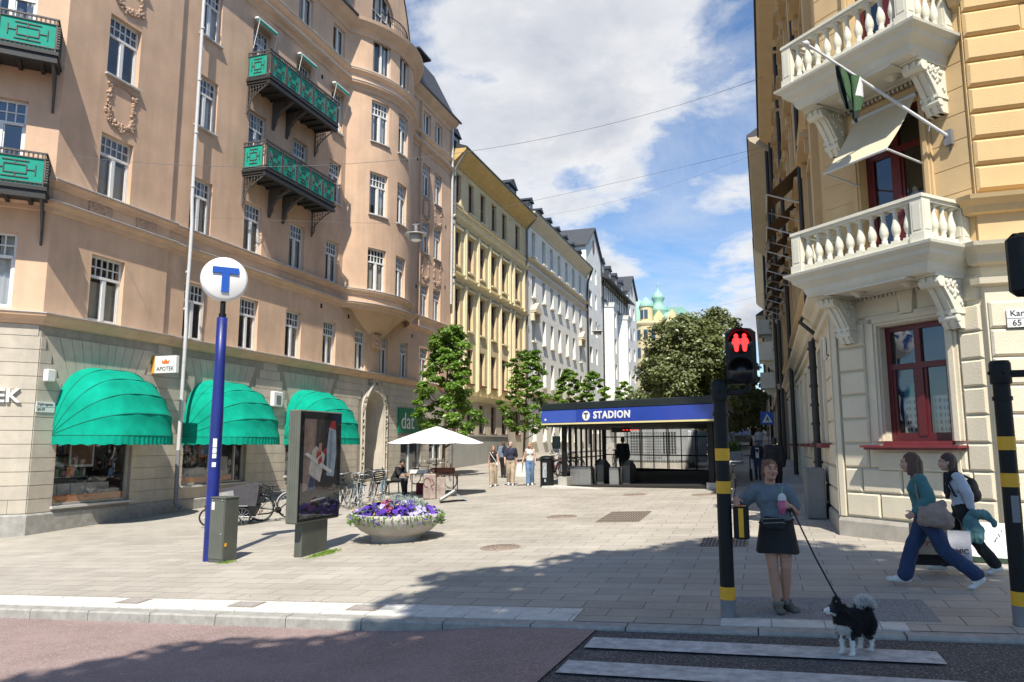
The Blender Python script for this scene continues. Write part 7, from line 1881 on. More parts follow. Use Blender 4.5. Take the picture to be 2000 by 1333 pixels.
def tree(x, y, z0, zc0, zc1, R, seed, nlimb, nclump, nleaf, size, mats, lab, group, prof=None, tr=.09, lean=(0, 0), cz=.45):
 rr = random.Random(seed); t = thing('tree', lab, 'tree', (x, y, z0), 0, group)
 B = Vector((x, y, z0)); tk = MB(); top = Vector((x + lean[0], y + lean[1], zc1 - (zc1 - zc0) * .15))
 tk.tube([B - Vector((0, 0, .1)), B.lerp(top, .25) + Vector((rr.uniform(-.05, .05), rr.uniform(-.05, .05), 0)), B.lerp(top, .5), B.lerp(top, .75), top], [tr * 1.15, tr * .95, tr * .75, tr * .5, tr * .15], 10)
 q = MB(); H = zc1 - zc0
 prof = prof or (lambda f: (math.sin(PI * min(1, max(0, f * .86 + .14))) ** .7))
 for k in range(nclump):
  f = (k + rr.random()) / nclump; az = k * 2.4 + rr.uniform(-.5, .5)
  rad = R * prof(f) * (.45 + .55 * rr.random() ** .5) * (1 + .55 * noise.noise(Vector((math.cos(az) * 1.1, math.sin(az) * 1.1, f * 4.5 + seed * 1.37))))
  ctr = B.lerp(top, (zc0 - z0 + f * H) / (top.z - z0) if top.z > z0 else f)
  c = Vector((ctr.x + math.cos(az) * rad, ctr.y + math.sin(az) * rad, zc0 + f * H))
  if k % max(1, nclump // nlimb) == 0:
   s = Vector((ctr.x, ctr.y, max(z0 + .5, c.z - rad * .55 - .2))); tk.tube([s, s.lerp(c, .5) + Vector((0, 0, -.08 * rad)), c], [tr * .35 * (1 - f * .5), tr * .22, .008], 5)
  rr_ = R * rr.uniform(.17, .3)
  clump(q, c, rr_, rr_ * cz, nleaf, size, rr, 0 if rr.random() < .62 else 1, Vector((math.cos(az), math.sin(az), 0)))
 tk.build('trunk', M_bark, t); q.build('crown', mats, t)
 return t
gp = 'young street trees in the square'
pr1 = lambda f: (1.0 - .78 * f) ** .8 * (1 if f > .12 else .5 + 4 * f)
tree(-15.9, 36.0, G(-15.9, 36), .55, 6.1, 1.95, 3, 22, 74, 125, .205, LF1, 'tallest young tree, standing behind the white parasol before the pink building', gp, pr1, .09, (.15, .2))
tree(-16.2, 50.7, G(-16.2, 50.7), .9, 6.6, 2.0, 8, 20, 62, 105, .22, LF1, 'young tree with a slender pointed crown left of the metro entrance', gp, pr1, .09, (.3, 0))
tree(-16.75, 66, G(-16.75, 66), 1.6, 6.7, 1.5, 14, 14, 55, 70, .3, LF1, 'left one of two young trees peeking over the metro entrance roof', gp, None, .09)
tree(-14.6, 66.4, G(-14.6, 66.4), 1.6, 6.5, 1.35, 19, 14, 50, 70, .3, LF1, 'right one of two young trees peeking over the metro entrance roof', gp, None, .09)
tree(-15.2, 86, G(-15.2, 86), 2.2, 7.2, 1.3, 23, 12, 40, 55, .35, LF1, 'small far young tree just left of the big dark tree', gp, None, .09)
gb = 'big old trees up the street'
dome = lambda f: math.sqrt(max(.02, 1 - (max(0, f - .25) / .78) ** 2)) * (1 if f > .12 else .75 + 2 * f)
tree(-5.7, 58, G(-5.7, 58), 1.0, 9.5, 3.7, 31, 30, 165, 130, .29, LF2, 'big dark olive green tree rising behind the metro entrance roof', gb, dome, .28, (.3, 0), .6)
tree(-3.4, 62, G(-3.4, 62), 1.2, 10.6, 2.9, 37, 24, 105, 120, .29, LF2, 'dark tree partly behind the red signal head, with a ragged top', gb, dome, .25, (0, 0), .6)
tree(-1.9, 78, G(-1.9, 78), 1.6, 7.6, 2.2, 41, 18, 70, 90, .4, LF2, 'dark tree low behind the signal pole, up the right pavement', gb, dome, .22, (0, 0), .6)
tree(-9.5, 92, G(-9.5, 92), 1.5, 10.5, 4.2, 43, 18, 90, 80, .5, LF2, 'farther dark tree hidden mostly behind the big olive tree', gb, dome, .3, (0, 0), .6)
tree(-4.5, 112, G(-4.5, 112), 1.5, 10, 5., 47, 18, 90, 80, .6, LF2, 'farthest dark tree closing the view up the street', gb, dome, .3, (0, 0), .6)
# ---- avenue trees behind the camera: they throw the leafy shade over the crossing
shade_px = [(-11, 5.2), (-7.2, 5.25), (-6.5, 6.35), (-6.35, 6.95), (-5.75, 7.3), (-5.25, 7.35), (-4.65, 7.55), (-4.5, 8.2), (-4.75, 8.75), (-4.75, 9.2), (-4.9, 10.1), (-4.95, 10.95), (-4.25, 11.1), (-3.55, 11.4), (-3.4, 11.95), (-3.1, 12.6), (-2.2, 12.95), (-1.55, 13.6), (-1.0, 14.3), (-.4, 14.35), (.4, 13.9), (1.2, 13.3), (1.9, 12.6), (2.6, 11.7), (3.6, 11.3), (5.5, 11.0), (8, 9.5), (9, 5), (8, 1.5), (-4, .5), (-11, 3.0)]
def inside(x, y, P):
 c = False; j = len(P) - 1
 for i in range(len(P)):
  if (P[i][1] > y) != (P[j][1] > y) and x < (P[j][0] - P[i][0]) * (y - P[i][1]) / (P[j][1] - P[i][1]) + P[i][0]: c = not c
  j = i
 return c
def edge_d(x, y, P):
 m = 9
 for a, b in zip(P, P[1:] + P[:1]):
  ab = Vector((b[0] - a[0], b[1] - a[1])); ap = Vector((x - a[0], y - a[1])); f = max(0, min(1, ap.dot(ab) / ab.length_squared)); m = min(m, (ap - ab * f).length)
 return m
rs = random.Random(77)
crowns = [(-2.6, (2.0, -3.6)), (99, (6.8, -4.0))]
cr = [MB(), MB()]; cnt = 0
while cnt < 19000:
 x, y = rs.uniform(-11, 9), rs.uniform(.5, 14.6)
 if not inside(x, y, shade_px): continue
 e = edge_d(x, y, shade_px); n1 = noise.noise(Vector((x * 1.1, y * 1.5, 4))) + .6 * noise.noise(Vector((x * 3, y * 4, 9)))
 if e < .6 and n1 > .1 + e * 1.3: continue
 if x > 1.6 and y > 9.3 and n1 > .22: continue
 if n1 > .78: continue
 h = rs.uniform(11.5, 16) if y < 13 else rs.uniform(12.5, 17); p = Vector((x, y, G(x, y))) - LDIR * (h / -LDIR.z)
 leaf_at(cr[0 if x < 2.2 else 1], p, Vector((rs.gauss(0, .4), rs.gauss(0, .4), 1)) - LDIR * .6, rs.uniform(.26, .5) if e > .5 else rs.uniform(.16, .28), rs, rs.randrange(2)); cnt += 1
for (xs, (tx, ty)), q, lab in zip(crowns, cr, ('tall avenue tree behind the viewer, shading the crossing', 'tall avenue tree behind the viewer on the right, shading the walking women')):
 t = thing('avenue_tree', lab, 'tree', (tx, ty, G(tx, 0)), 0, 'avenue trees behind the viewer'); tk = MB()
 tk.tube([(tx, ty, -2.3), (tx, ty, 2), (tx + .1, ty + .1, 7), (tx, ty + .3, 12)], [.32, .26, .2, .08], 10)
 for k in range(10):
  v = q.v[rs.randrange(len(q.v))]; tk.tube([(tx, ty + .1, 5 + k * .5), Vector((tx, ty, 6 + k * .5)).lerp(Vector(v), .5) + Vector((0, 0, .6)), v], [.1, .06, .01], 5)
 tk.build('trunk', M_bark, t); q.build('crown', LF2, t)
# ================================================================ people and the dog
def V(*a): return Vector(a)
def _cap(q, p0, p1, r0, r1, n=12):
 p0, p1 = Vector(p0), Vector(p1); d = p1 - p0; L = d.length
 if L < 1e-5: q.ell(p0, (r0,) * 3, None, n, 8); return
 M = aim(p0, p1); pr = [(0, -r0)] + [(r0 * math.cos(a), -r0 * math.sin(a)) for a in (1.1, .6, .2)] + [(r0, 0), (r0 + (r1 - r0) * .5, L * .5), (r1, L)] + [(r1 * math.cos(a), L + r1 * math.sin(a)) for a in (.2, .6, 1.1)] + [(0, L + r1)]
 q.lathe(pr, p0, n, 0, M)
def blob(parts, voxel, smooth=2):
 """one continuous closed surface out of overlapping tapered limbs and ellipsoids"""
 q = MB()
 for p in parts:
  if p[0] == 'c': _cap(q, *p[1:])
  else: q.ell(p[1], p[2], p[3] if len(p) > 3 else None, 16, 10)
 me = bpy.data.meshes.new('blob'); me.from_pydata([tuple(v) for v in q.v], [], q.f)
 ob = bpy.data.objects.new('blob', me); COL.objects.link(ob)
 m = ob.modifiers.new('r', 'REMESH'); m.mode = 'VOXEL'; m.voxel_size = voxel; m.use_smooth_shade = True
 if smooth:
  s = ob.modifiers.new('s', 'SMOOTH'); s.factor = .5; s.iterations = smooth
 dg = bpy.context.evaluated_depsgraph_get(); out = bpy.data.meshes.new_from_object(ob.evaluated_get(dg))
 COL.objects.unlink(ob); bpy.data.objects.remove(ob); bpy.data.meshes.remove(me)
 return out
def put(me, name, m, parent):
 me.materials.clear()
 for k in (m if isinstance(m, list) else [m]): me.materials.append(k)
 for p in me.polygons: p.use_smooth = True
 me.name = name; o = bpy.data.objects.new(name, me); COL.objects.link(o); o.parent = parent; o['_local'] = 1; WPOS[o.name] = V(0, 0, 0); return o
def trim(me, zmin=None, fn=None):
 """cut a clean hem: drop the part of a garment below zmin (or where fn is true)"""
 bm = bmesh.new(); bm.from_mesh(me)
 if zmin is not None: bmesh.ops.bisect_plane(bm, geom=bm.verts[:] + bm.edges[:] + bm.faces[:], plane_co=(0, 0, zmin), plane_no=(0, 0, -1), clear_outer=True)
 if fn: bmesh.ops.delete(bm, geom=[v for v in bm.verts if fn(v.co)], context='VERTS')
 bm.to_mesh(me); bm.free(); return me
def wrinkle(me, amp=.008, fr=7., seed=0.):
 nv = [v.normal.copy() for v in me.vertices]
 for v, n_ in zip(me.vertices, nv):
  p = v.co; k = noise.noise(V(p.x * fr * 1.3 + seed, p.y * fr * 1.3, p.z * fr * .55 + p.x * fr * .6)) + .5 * noise.noise(V(p.x * fr * 2.7, p.y * fr * 2.7 + seed, p.z * fr * 1.6 - p.x * fr))
  v.co = p + n_ * amp * k
 return me
def hand(P, w, d, nrm, side, curl=.3, s=1.):
 """palm and five separate bent fingers; d the pointing direction, nrm the back of the hand, side the thumb direction"""
 d = Vector(d).normalized(); nrm = Vector(nrm); nrm = (nrm - d * nrm.dot(d)).normalized(); sd = d.cross(nrm).normalized()
 if sd.dot(Vector(side)) < 0: sd = -sd
 w = Vector(w); R_ = Matrix((sd, d, nrm)).transposed()
 P.append(('e', w + d * .045 * s, (.04 * s, .052 * s, .017 * s), R_)); P.append(('c', w - d * .02 * s, w + d * .02 * s, .024 * s, .024 * s))
 for k, L in enumerate((.072, .08, .074, .058)):
  b = w + d * .085 * s + sd * (.03 - .02 * k) * s - d * .006 * abs(k - 1) * s
  m_ = b + (d * math.cos(curl) - nrm * math.sin(curl)) * L * .5 * s; e = m_ + (d * math.cos(curl * 2.3) - nrm * math.sin(curl * 2.3)) * L * .5 * s
  P.append(('c', b, m_, .0088 * s, .008 * s)); P.append(('c', m_, e, .008 * s, .0066 * s))
 b = w + d * .025 * s + sd * .033 * s; m_ = b + (d * .6 + sd * .7 - nrm * .2).normalized() * .036 * s; e = m_ + (d * .85 + sd * .2 - nrm * .4 * min(1, curl * 2)).normalized() * .03 * s
 P.append(('c', b, m_, .0115 * s, .010 * s)); P.append(('c', m_, e, .010 * s, .0075 * s))
def shoe_parts(an, toe, r=.045):
 an, toe = Vector(an), Vector(toe); d = (toe - an); d.z = 0; d = d.normalized(); heel = an - d * .035;
 f = Vector((toe.x, toe.y, toe.z))
 return [('c', V(heel.x, heel.y, heel.z - .035), f, r * .8, r * .72), ('c', an + V(0, 0, -.02), an.lerp(f, .6), r * .95, r * .7), ('e', f, (r * .95, r * .95, r * .62))]
SK = dict(light=mat('skin', (.53, .31, .225), .55, .08, 12), tan=mat('tanned_skin', (.46, .25, .17), .55, .08, 12), olive=mat('olive_skin', (.36, .20, .135), .55, .08, 12))
M_eye = mat('eye_white', (.42, .40, .38), .3, 0); M_pupil = mat('eye_dark', (.02, .015, .012), .3, 0); M_lip = mat('lips', (.34, .10, .09), .5, .05); M_brow = mat('brow', (.10, .06, .035), .8, .1)
def cloth(name, col, var=.15, sc=7): return mat(name, col, .88, var, sc, .25, 18)
def head_parts(c, R_, s=1.):
 T = lambda x, y, z: Vector(c) + R_ @ Vector((x * s, y * s, z * s))
 return [('e', T(0, .012, .03), (.074 * s, .093 * s, .09 * s), R_), ('e', T(0, -.012, -.028), (.062 * s, .076 * s, .082 * s), R_), ('e', T(0, -.05, -.082), (.036 * s, .034 * s, .028 * s), R_),
   ('c', T(0, -.087, .012), T(0, -.104, -.024), .009 * s, .0145 * s), ('e', T(.013, -.092, -.028), (.01 * s, .011 * s, .009 * s), R_), ('e', T(-.013, -.092, -.028), (.01 * s, .011 * s, .009 * s), R_),
   ('e', T(0, -.078, .03), (.052 * s, .016 * s, .012 * s), R_), ('e', T(0, -.083, -.055), (.026 * s, .014 * s, .014 * s), R_), ('e', T(.038, -.07, -.025), (.022 * s, .02 * s, .02 * s), R_), ('e', T(-.038, -.07, -.025), (.022 * s, .02 * s, .02 * s), R_),
   ('e', T(.074, .012, -.008), (.012 * s, .02 * s, .03 * s), R_), ('e', T(-.074, .012, -.008), (.012 * s, .02 * s, .03 * s), R_)]
def face(parent, c, R_, s=1.):
 T = lambda x, y, z: Vector(c) + R_ @ Vector((x * s, y * s, z * s))
 for sg in (-1, 1):
  q = MB(); q.ell(T(sg * .03, -.083, .012), (.0115 * s, .007 * s, .0058 * s), R_, 10, 6); e = q.build('eye', M_eye, parent)
  q = MB(); q.ell(T(sg * .03, -.0895, .012), (.0062 * s, .005 * s, .0062 * s), R_, 8, 5); q.build('pupil', M_pupil, e)
  q = MB(); q.tube([T(sg * .014, -.0935, .031), T(sg * .03, -.0935, .037), T(sg * .046, -.083, .032)], .0042 * s, 5); q.build('eyebrow', M_brow, parent)
 q = MB(); q.ell(T(0, -.0945, -.05), (.024 * s, .006 * s, .0045 * s), R_, 10, 5); q.ell(T(0, -.0945, -.059), (.02 * s, .007 * s, .006 * s), R_, 10, 5); q.build('mouth', M_lip, parent)
def rotm(yaw=0, tilt=0, roll=0): return Matrix.Rotation(RD(yaw), 3, 'Z') @ Matrix.Rotation(RD(tilt), 3, 'X') @ Matrix.Rotation(RD(roll), 3, 'Y')
def person(lab, x, y, rz, J, C, h=1., vox=.012, group=None, z=None, face_on=True):
 """J joints in local metres (facing -y), C colours and clothing choices"""
 t = thing('person', lab, 'person', (x, y, G(x, y) if z is None else z), rz, group, local=True); t.scale = (h,) * 3
 g = lambda k: Vector(J[k]); sk = SK[C.get('skin', 'light')]; b = C.get('build', 1.)
 R_ = rotm(*J.get('head_rot', (0, 0, 0))); hc = g('head')
 P = head_parts(hc, R_)
 P += [('c', g('neck') + V(0, .01, -.03), hc + R_ @ V(0, .02, -.05), .055, .05)]
 ch, wa, pe = g('chest'), g('waist'), g('pelvis');
 P += [('c', g('sh_l'), g('sh_r'), .05 * b, .05 * b), ('e', ch, (.135 * b, .092 * b, .17)), ('e', wa, (.118 * b, .088 * b, .15)), ('e', pe, (.145 * b, .105 * b, .125)), ('c', ch, wa, .085 * b, .085 * b), ('c', wa, pe, .085 * b, .09 * b), ('c', g('neck') + V(0, .01, -.02), ch + V(0, 0, .08), .06, .07)]
 for s in 'lr':
  P += [('c', g('sh_' + s), g('el_' + s), .046 * b, .037 * b), ('c', g('el_' + s), g('wr_' + s), .036 * b, .025 * b)]
  P += [('c', g('hip_' + s), g('kn_' + s), .08 * b, .055 * b), ('c', g('kn_' + s), g('kn_' + s).lerp(g('an_' + s), .35) + V(0, .012, 0), .052 * b, .054 * b), ('c', g('kn_' + s).lerp(g('an_' + s), .35) + V(0, .012, 0), g('an_' + s), .054 * b, .034)]
  P += [('c', g('an_' + s), g('toe_' + s), .034, .028)]
  hd = J.get('hand_' + s)
  if hd: hand(P, g('wr_' + s), *hd)
  else: hand(P, g('wr_' + s), g('wr_' + s) - g('el_' + s), V(1 if s == 'l' else -1, .2, 0), V(0, -1, 0), .35)
 body = put(blob(P, vox), 'body', sk, t)
 if face_on: face(t, hc, R_)
 pad = C.get('pad', .014); T = []
 T += [('c', g('sh_l') + V(-.02, 0, -.005), g('sh_r') + V(.02, 0, -.005), .05 * b + pad, .05 * b + pad), ('e', ch, (.135 * b + pad, .092 * b + pad, .16)), ('e', wa, (.125 * b + pad, .092 * b + pad, .16)), ('c', ch, wa, .09 * b + pad, .09 * b + pad), ('e', wa.lerp(pe, .55), (.138 * b + pad, .10 * b + pad, .12)), ('c', g('neck') + V(0, .012, -.045), ch, .052, .07)]
 if C.get('bust'): T += [('e', ch + V(.055 * b, -.075 * b, .0), (.06, .05, .06)), ('e', ch + V(-.055 * b, -.075 * b, .0), (.06, .05, .06))]
 if C.get('belly'): T += [('e', wa + V(0, -.03, -.03), (.14 * b, .11 * b, .15))]
 sl = C.get('sleeve', .5)
 for s in 'lr':
  a, e_, w = g('sh_' + s), g('el_' + s), g('wr_' + s)
  if sl > 0:
   if sl <= 1: T.append(('c', a, a.lerp(e_, sl), .05 * b + pad, .046 * b + pad * 1.2))
   else: T += [('c', a, e_, .05 * b + pad, .042 * b + pad), ('c', e_, e_.lerp(w, min(.93, sl - 1)), .042 * b + pad, .032 * b + pad * .8)]
 me = wrinkle(blob(T, vox * .9, 2), .014 if vox < .01 else .01, 8., x)
 if 'hem' in C: trim(me, C['hem'])
 put(me, C.get('top_name', 'shirt'), C['top'], t)
 if C.get('skirt'):
  z0, z1 = C['skirt']; q = MB(); rows = []
  for k in range(9):
   f = k / 8; z_ = z1 + (z0 - z1) * f; rx = .15 * b + .05 * f + .012; ry = .115 * b + .035 * f + .012
   rows.append([(pe.x + (rx + .006 * math.sin(9 * a) * f) * math.cos(a), pe.y + (ry + .006 * math.sin(7 * a) * f) * math.sin(a), z_ + .008 * math.sin(a * 3) * f) for a in [2 * PI * j / 40 for j in range(40)]])
  q.grid(rows, 0, True, True, True); rows2 = [[(p[0] * .97 + pe.x * .03, p[1] * .97 + pe.y * .03, p[2]) for p in r] for r in rows]; q.grid(rows2, 0, True, True); q.grid([rows[-1], rows2[-1]], 0, False, True, True); q.build('skirt', C['bottom'], t)
 else:
  lp = C.get('lpad', .014); B = [('e', pe + V(0, 0, .01), (.15 * b + lp, .108 * b + lp, .13))]
  for s in 'lr':
   hp, kn, an = g('hip_' + s), g('kn_' + s), g('an_' + s); end = an.lerp(kn, .08); fl = C.get('flare', .0)
   B += [('c', hp, kn, .083 * b + lp, .058 * b + lp), ('c', kn, end, .058 * b + lp, .042 * b + lp + fl)]
  put(wrinkle(blob(B, vox * .9, 2), .012 if vox < .01 else .008, 9., y), 'trousers', C['bottom'], t)
 for s in 'lr': put(blob(shoe_parts(g('an_' + s), g('toe_' + s), C.get('shoe_r', .048)), min(vox, .01), 1), 'shoe', C['shoes'], t)
 hs = C.get('hair_style', 'short'); Tt = lambda x_, y_, z_: hc + R_ @ V(x_, y_, z_); H = []
 if hs != 'bald':
  H = [('e', Tt(0, .022, .045), (.084, .098, .088), R_), ('e', Tt(0, .045, .0), (.082, .075, .085), R_)]
  if hs == 'long': H += [('c', Tt(.05, .05, .02), Tt(.075, .055, -.2), .045, .035), ('c', Tt(-.05, .05, .02), Tt(-.075, .055, -.2), .045, .035), ('c', Tt(0, .07, 0), Tt(0, .085, -.24), .07, .055), ('c', Tt(.068, .0, .03), Tt(.078, .0, -.12), .022, .025), ('c', Tt(-.068, .0, .03), Tt(-.078, .0, -.12), .022, .025)]
  if hs == 'bob': H += [('c', Tt(.05, .05, .02), Tt(.065, .04, -.1), .045, .04), ('c', Tt(-.05, .05, .02), Tt(-.065, .04, -.1), .045, .04), ('c', Tt(0, .07, 0), Tt(0, .075, -.11), .06, .05)]
  if hs == 'tied': H += [('e', Tt(.0, .1, .02), (.045, .05, .045)), ('c', Tt(.066, .0, .05), Tt(.072, .012, -.015), .016, .014), ('c', Tt(-.066, .0, .05), Tt(-.072, .012, -.03), .018, .016)]
  if hs == 'curly':
   hr = random.Random(5)
   for k in range(46):
    d = V(hr.gauss(0, 1), hr.gauss(.35, 1), hr.gauss(.9, .8)).normalized(); H.append(('e', Tt(d.x * .085, d.y * .1 + .015, d.z * .1 + .035), (.024, .024, .024)))
  me = wrinkle(blob(H, min(vox, .009), 1), .007, 26., x * 3)
  keep = C.get('fringe', .045)
  def infront(p):
   l = R_.transposed() @ (Vector(p) - hc); return l.y < -.055 and l.z < keep
  trim(me, None, infront); put(me, 'hair', C['hair'], t)
 return t
def J_stand(stride=0., fwd=0., arms=.0, w=.17, lead='l'):
 """default standing or mid-stride joints, 1.7 m tall, facing -y"""
 s = stride; o = 1 if lead == 'l' else -1
 J = dict(head=(0, -.02 - fwd, 1.575), neck=(0, .0 - fwd * .9, 1.43), chest=(0, 0 - fwd * .7, 1.26), waist=(0, 0 - fwd * .3, 1.07), pelvis=(0, 0, .92), sh_l=(w, .01 - fwd * .85, 1.38), sh_r=(-w, .01 - fwd * .85, 1.38))
 for side, sg in (('l', 1), ('r', -1)):
  f = o * sg * s / 2    # >0: this foot is in front
  J['hip_' + side] = (sg * .085, 0, .88); J['an_' + side] = (sg * .075, -f + .0, .085 + (0 if f >= 0 else .08 * min(1, s * 2))); J['toe_' + side] = (sg * .085, -f - .14, .03 if f >= 0 else .03)
  J['kn_' + side] = (sg * .085, -f * .55 - (.05 if s else .01) - (.03 if f < 0 else 0), .49)
  a = -f * .45
  J['el_' + side] = (sg * (w + .055), .03 - fwd * .6 - a * .9 + .0, 1.1); J['wr_' + side] = (sg * (w + .05 + arms), -.05 - fwd * .5 - a * 1.6, .86)
 return J
# ---------------- the woman with the cup at the crossing
J = dict(head=(-.04, -.03, 1.485), head_rot=(18, -12, 4), neck=(-.045, .0, 1.345), chest=(-.045, 0, 1.185), waist=(-.015, -.01, 1.02), pelvis=(0, 0, .875), sh_l=(.115, .01, 1.285), sh_r=(-.205, .01, 1.27),
  el_r=(-.395, .06, 1.085), wr_r=(-.40, -.135, 1.19), hand_r=((.02, -.9, -.25), (0, -.2, 1), (1, 0, 0), .22), el_l=(.205, .04, 1.045), wr_l=(.135, -.15, 1.125), hand_l=((-.55, -.62, .12), (.62, -.6, .1), (0, 0, 1), .75),
  hip_l=(.085, 0, .84), hip_r=(-.085, 0, .84), kn_r=(-.055, -.03, .475), kn_l=(.075, -.01, .48), an_r=(-.025, .015, .085), an_l=(.06, .12, .085), toe_r=(-.0, -.125, .035), toe_l=(.15, -.005, .035))
WX, WY = .075, 8.74
M_tee = cloth('blue_grey_tee', (.135, .17, .20)); M_blk = cloth('black_cloth', (.014, .014, .016)); M_slip = cloth('grey_suede', (.12, .11, .09))
woman = person('woman in a loose blue-grey t-shirt holding a pink cup and a dog leash', WX, WY, 0, J, dict(skin='tan', build=1.06, top=M_tee, pad=.027, belly=True, bust=True, sleeve=.66, hem=.885, skirt=(.625, .96), bottom=M_blk, shoes=M_slip, shoe_r=.056, hair=mat('auburn_hair', (.15, .065, .028), .6, .3, 30), hair_style='tied'), 1., .0075)
wz = G(WX, WY)
q = MB()
for s in ((-.025, .0, .085), (.06, .105, .085)):
 for k in range(90):
  a = rs.uniform(0, 2 * PI); p = V(s[0] + .052 * math.cos(a), s[1] + .06 * math.sin(a), s[2] + rs.uniform(-.01, .025)); leaf_at(q, p, V(math.cos(a), math.sin(a), rs.uniform(0, 1)), .04, rs, 0)
q.build('fleece_cuff', cloth('fleece', (.22, .205, .17)), woman)
t = thing('belt_bag', 'black patterned belt bag worn at the waist of the woman with the cup', 'bag', (WX, WY, wz), local=True)
q = MB(); q.bbox((-.03, -.185, .945), (.22, .07, .13), .02, Matrix.Rotation(RD(4), 3, 'Y')); q.build('pouch', M_blk, t)
q = MB()
for r_ in range(2):
 for k in range(15): q.ell((-.13 + k * .0145, -.222, .99 - r_ * .045 + (k * .001)), (.0045, .003, .006), None, 6, 4)
q.build('studs', mat('pale_studs', (.45, .43, .40), .4, .1), t)
q = MB(); q.tube([(.175 * math.cos(2 * PI * k / 32) - .0, .15 * math.sin(2 * PI * k / 32) - .01, .95 + .02 * math.cos(2 * PI * k / 32)) for k in range(33)], .012, 5, 0, True, False); q.build('strap', M_blk, t)
t = thing('drink_cup', 'pink iced drink cup with a clear dome lid and green straw in the woman\'s hand', 'cup', (WX, WY, wz), local=True)
cx_, cy_, cz_ = .065, -.235, 1.045
q = MB(); q.lathe([(.0, 0), (.03, 0), (.042, .145), (.0, .145)], (cx_, cy_, cz_), 18); q.build('cup_body', mat('pink_cup', (.50, .10, .22), .4, .15, 25), t)
q = MB(); q.lathe([(.044, .143), (.045, .155), (.042, .165), (.04, .185), (.025, .21), (.01, .218)], (cx_, cy_, cz_), 18); q.build('lid', mat('clear_lid', (.55, .56, .53), .25, .15, 30), t)
q = MB(); q.tube([(cx_, cy_, cz_ + .2), (cx_ + .003, cy_, cz_ + .265), (cx_ + .02, cy_ + .01, cz_ + .285)], .0055, 6); q.build('straw', mat('green_straw', (.12, .4, .16), .5, 0), t)
# ---------------- the two women walking past
J = dict(head=(0, -.165, 1.43), head_rot=(-12, 0, 0), neck=(0, -.11, 1.295), chest=(0, -.085, 1.12), waist=(0, -.055, .95), pelvis=(0, -.03, .81), sh_l=(.16, -.08, 1.24), sh_r=(-.16, -.09, 1.24), el_l=(.225, .0, 1.03), wr_l=(.2, -.16, .86), hand_l=((-.1, -.75, -.5), (1, 0, .1), (0, -.6, .6), .8), el_r=(-.22, .02, 1.0), wr_r=(-.19, -.06, .77),
  hip_l=(.085, -.03, .78), hip_r=(-.085, -.04, .78), kn_r=(-.08, -.20, .44), kn_l=(.08, .13, .42), an_r=(-.07, -.30, .095), an_l=(.075, .44, .17), toe_r=(-.075, -.46, .05), toe_l=(.08, .37, .045))
M_teal = cloth('teal_jacket', (.055, .165, .175)); M_jean = cloth('blue_denim', (.020, .042, .105)); M_wshoe = mat('white_sneaker', (.66, .65, .63), .6, .1, 12)
WRX, WRY = 1.80, 10.12
person('woman with long brown hair in a teal jacket and jeans striding past the wall', WRX, WRY, RD(-96), J, dict(build=1.06, top=M_teal, top_name='jacket', pad=.026, sleeve=1.85, hem=.70, bust=True, bottom=M_jean, lpad=.022, flare=.02, shoes=M_wshoe, hair=mat('long_brown_hair', (.085, .04, .022), .55, .35, 30), hair_style='long'), 1., .0095)
def along(x, y, rz, p): c_, s_ = math.cos(rz), math.sin(rz); return V(x + c_ * p[0] - s_ * p[1], y + s_ * p[0] + c_ * p[1], G(x, y) + p[2])
t = thing('shoulder_bag', 'slouchy beige shoulder bag hanging at the hip of the woman in teal', 'bag', (WRX, WRY, G(WRX, WRY)), RD(-96), local=True)
me = blob([('e', V(.25, .03, .84), (.075, .19, .12)), ('e', V(.25, .08, .80), (.08, .16, .10)), ('c', V(.245, -.1, .92), V(.245, .12, .97), .04, .045), ('c', V(.25, -.1, .78), V(.25, .17, .75), .06, .06)], .012, 3); put(wrinkle(me, .02, 9., 3), 'pouch', cloth('beige_leather', (.30, .225, .185), .25, 9), t)
q = MB(); q.tube([(.24, -.1, .93), (.215, -.13, 1.1), (.175, -.13, 1.30), (.15, -.09, 1.31), (.21, .0, 1.1), (.25, .07, .95)], .011, 6); q.build('strap', cloth('beige_strap', (.27, .2, .165)), t)
J = dict(head=(0, -.17, 1.46), head_rot=(0, 2, 0), neck=(0, -.11, 1.33), chest=(0, -.08, 1.16), waist=(0, -.05, .99), pelvis=(0, -.02, .85), sh_l=(.155, -.07, 1.27), sh_r=(-.155, -.08, 1.27), el_l=(.21, .03, 1.03), wr_l=(.2, .06, .80), hand_l=((0, -.1, -1), (1, 0, 0), (0, -1, 0), .9), el_r=(-.2, -.03, 1.02), wr_r=(-.2, -.1, .79), hand_r=((0, -.1, -1), (-1, 0, 0), (0, -1, 0), .9),
  hip_l=(.085, -.02, .82), hip_r=(-.085, -.02, .82), kn_r=(-.08, -.17, .46), kn_l=(.08, .08, .45), an_r=(-.075, -.3, .09), an_l=(.075, .30, .13), toe_r=(-.08, -.45, .035), toe_l=(.08, .2, .04))
W3X, W3Y = 2.36, 10.98
M_wht_top = cloth('pale_blue_white_top', (.50, .53, .60))
person('woman with a dark bob in a pale top and black trousers carrying bags', W3X, W3Y, RD(-95), J, dict(build=1.04, top=M_wht_top, pad=.018, sleeve=1.62, hem=.86, bust=True, bottom=M_blk, lpad=.02, flare=.012, shoes=M_wshoe, hair=mat('dark_brown_hair', (.045, .022, .016), .55, .3, 30), hair_style='bob'), .94, .0095)
t = thing('backpack', 'small black backpack on the back of the woman in the pale top', 'backpack', (W3X, W3Y, G(W3X, W3Y)), RD(-95), local=True); t.scale = (.94,) * 3
me = blob([('e', V(0, .1, 1.09), (.14, .085, .17)), ('e', V(0, .13, 1.03), (.11, .08, .1))], .013, 2); put(me, 'pack', M_blk, t)
q = MB()
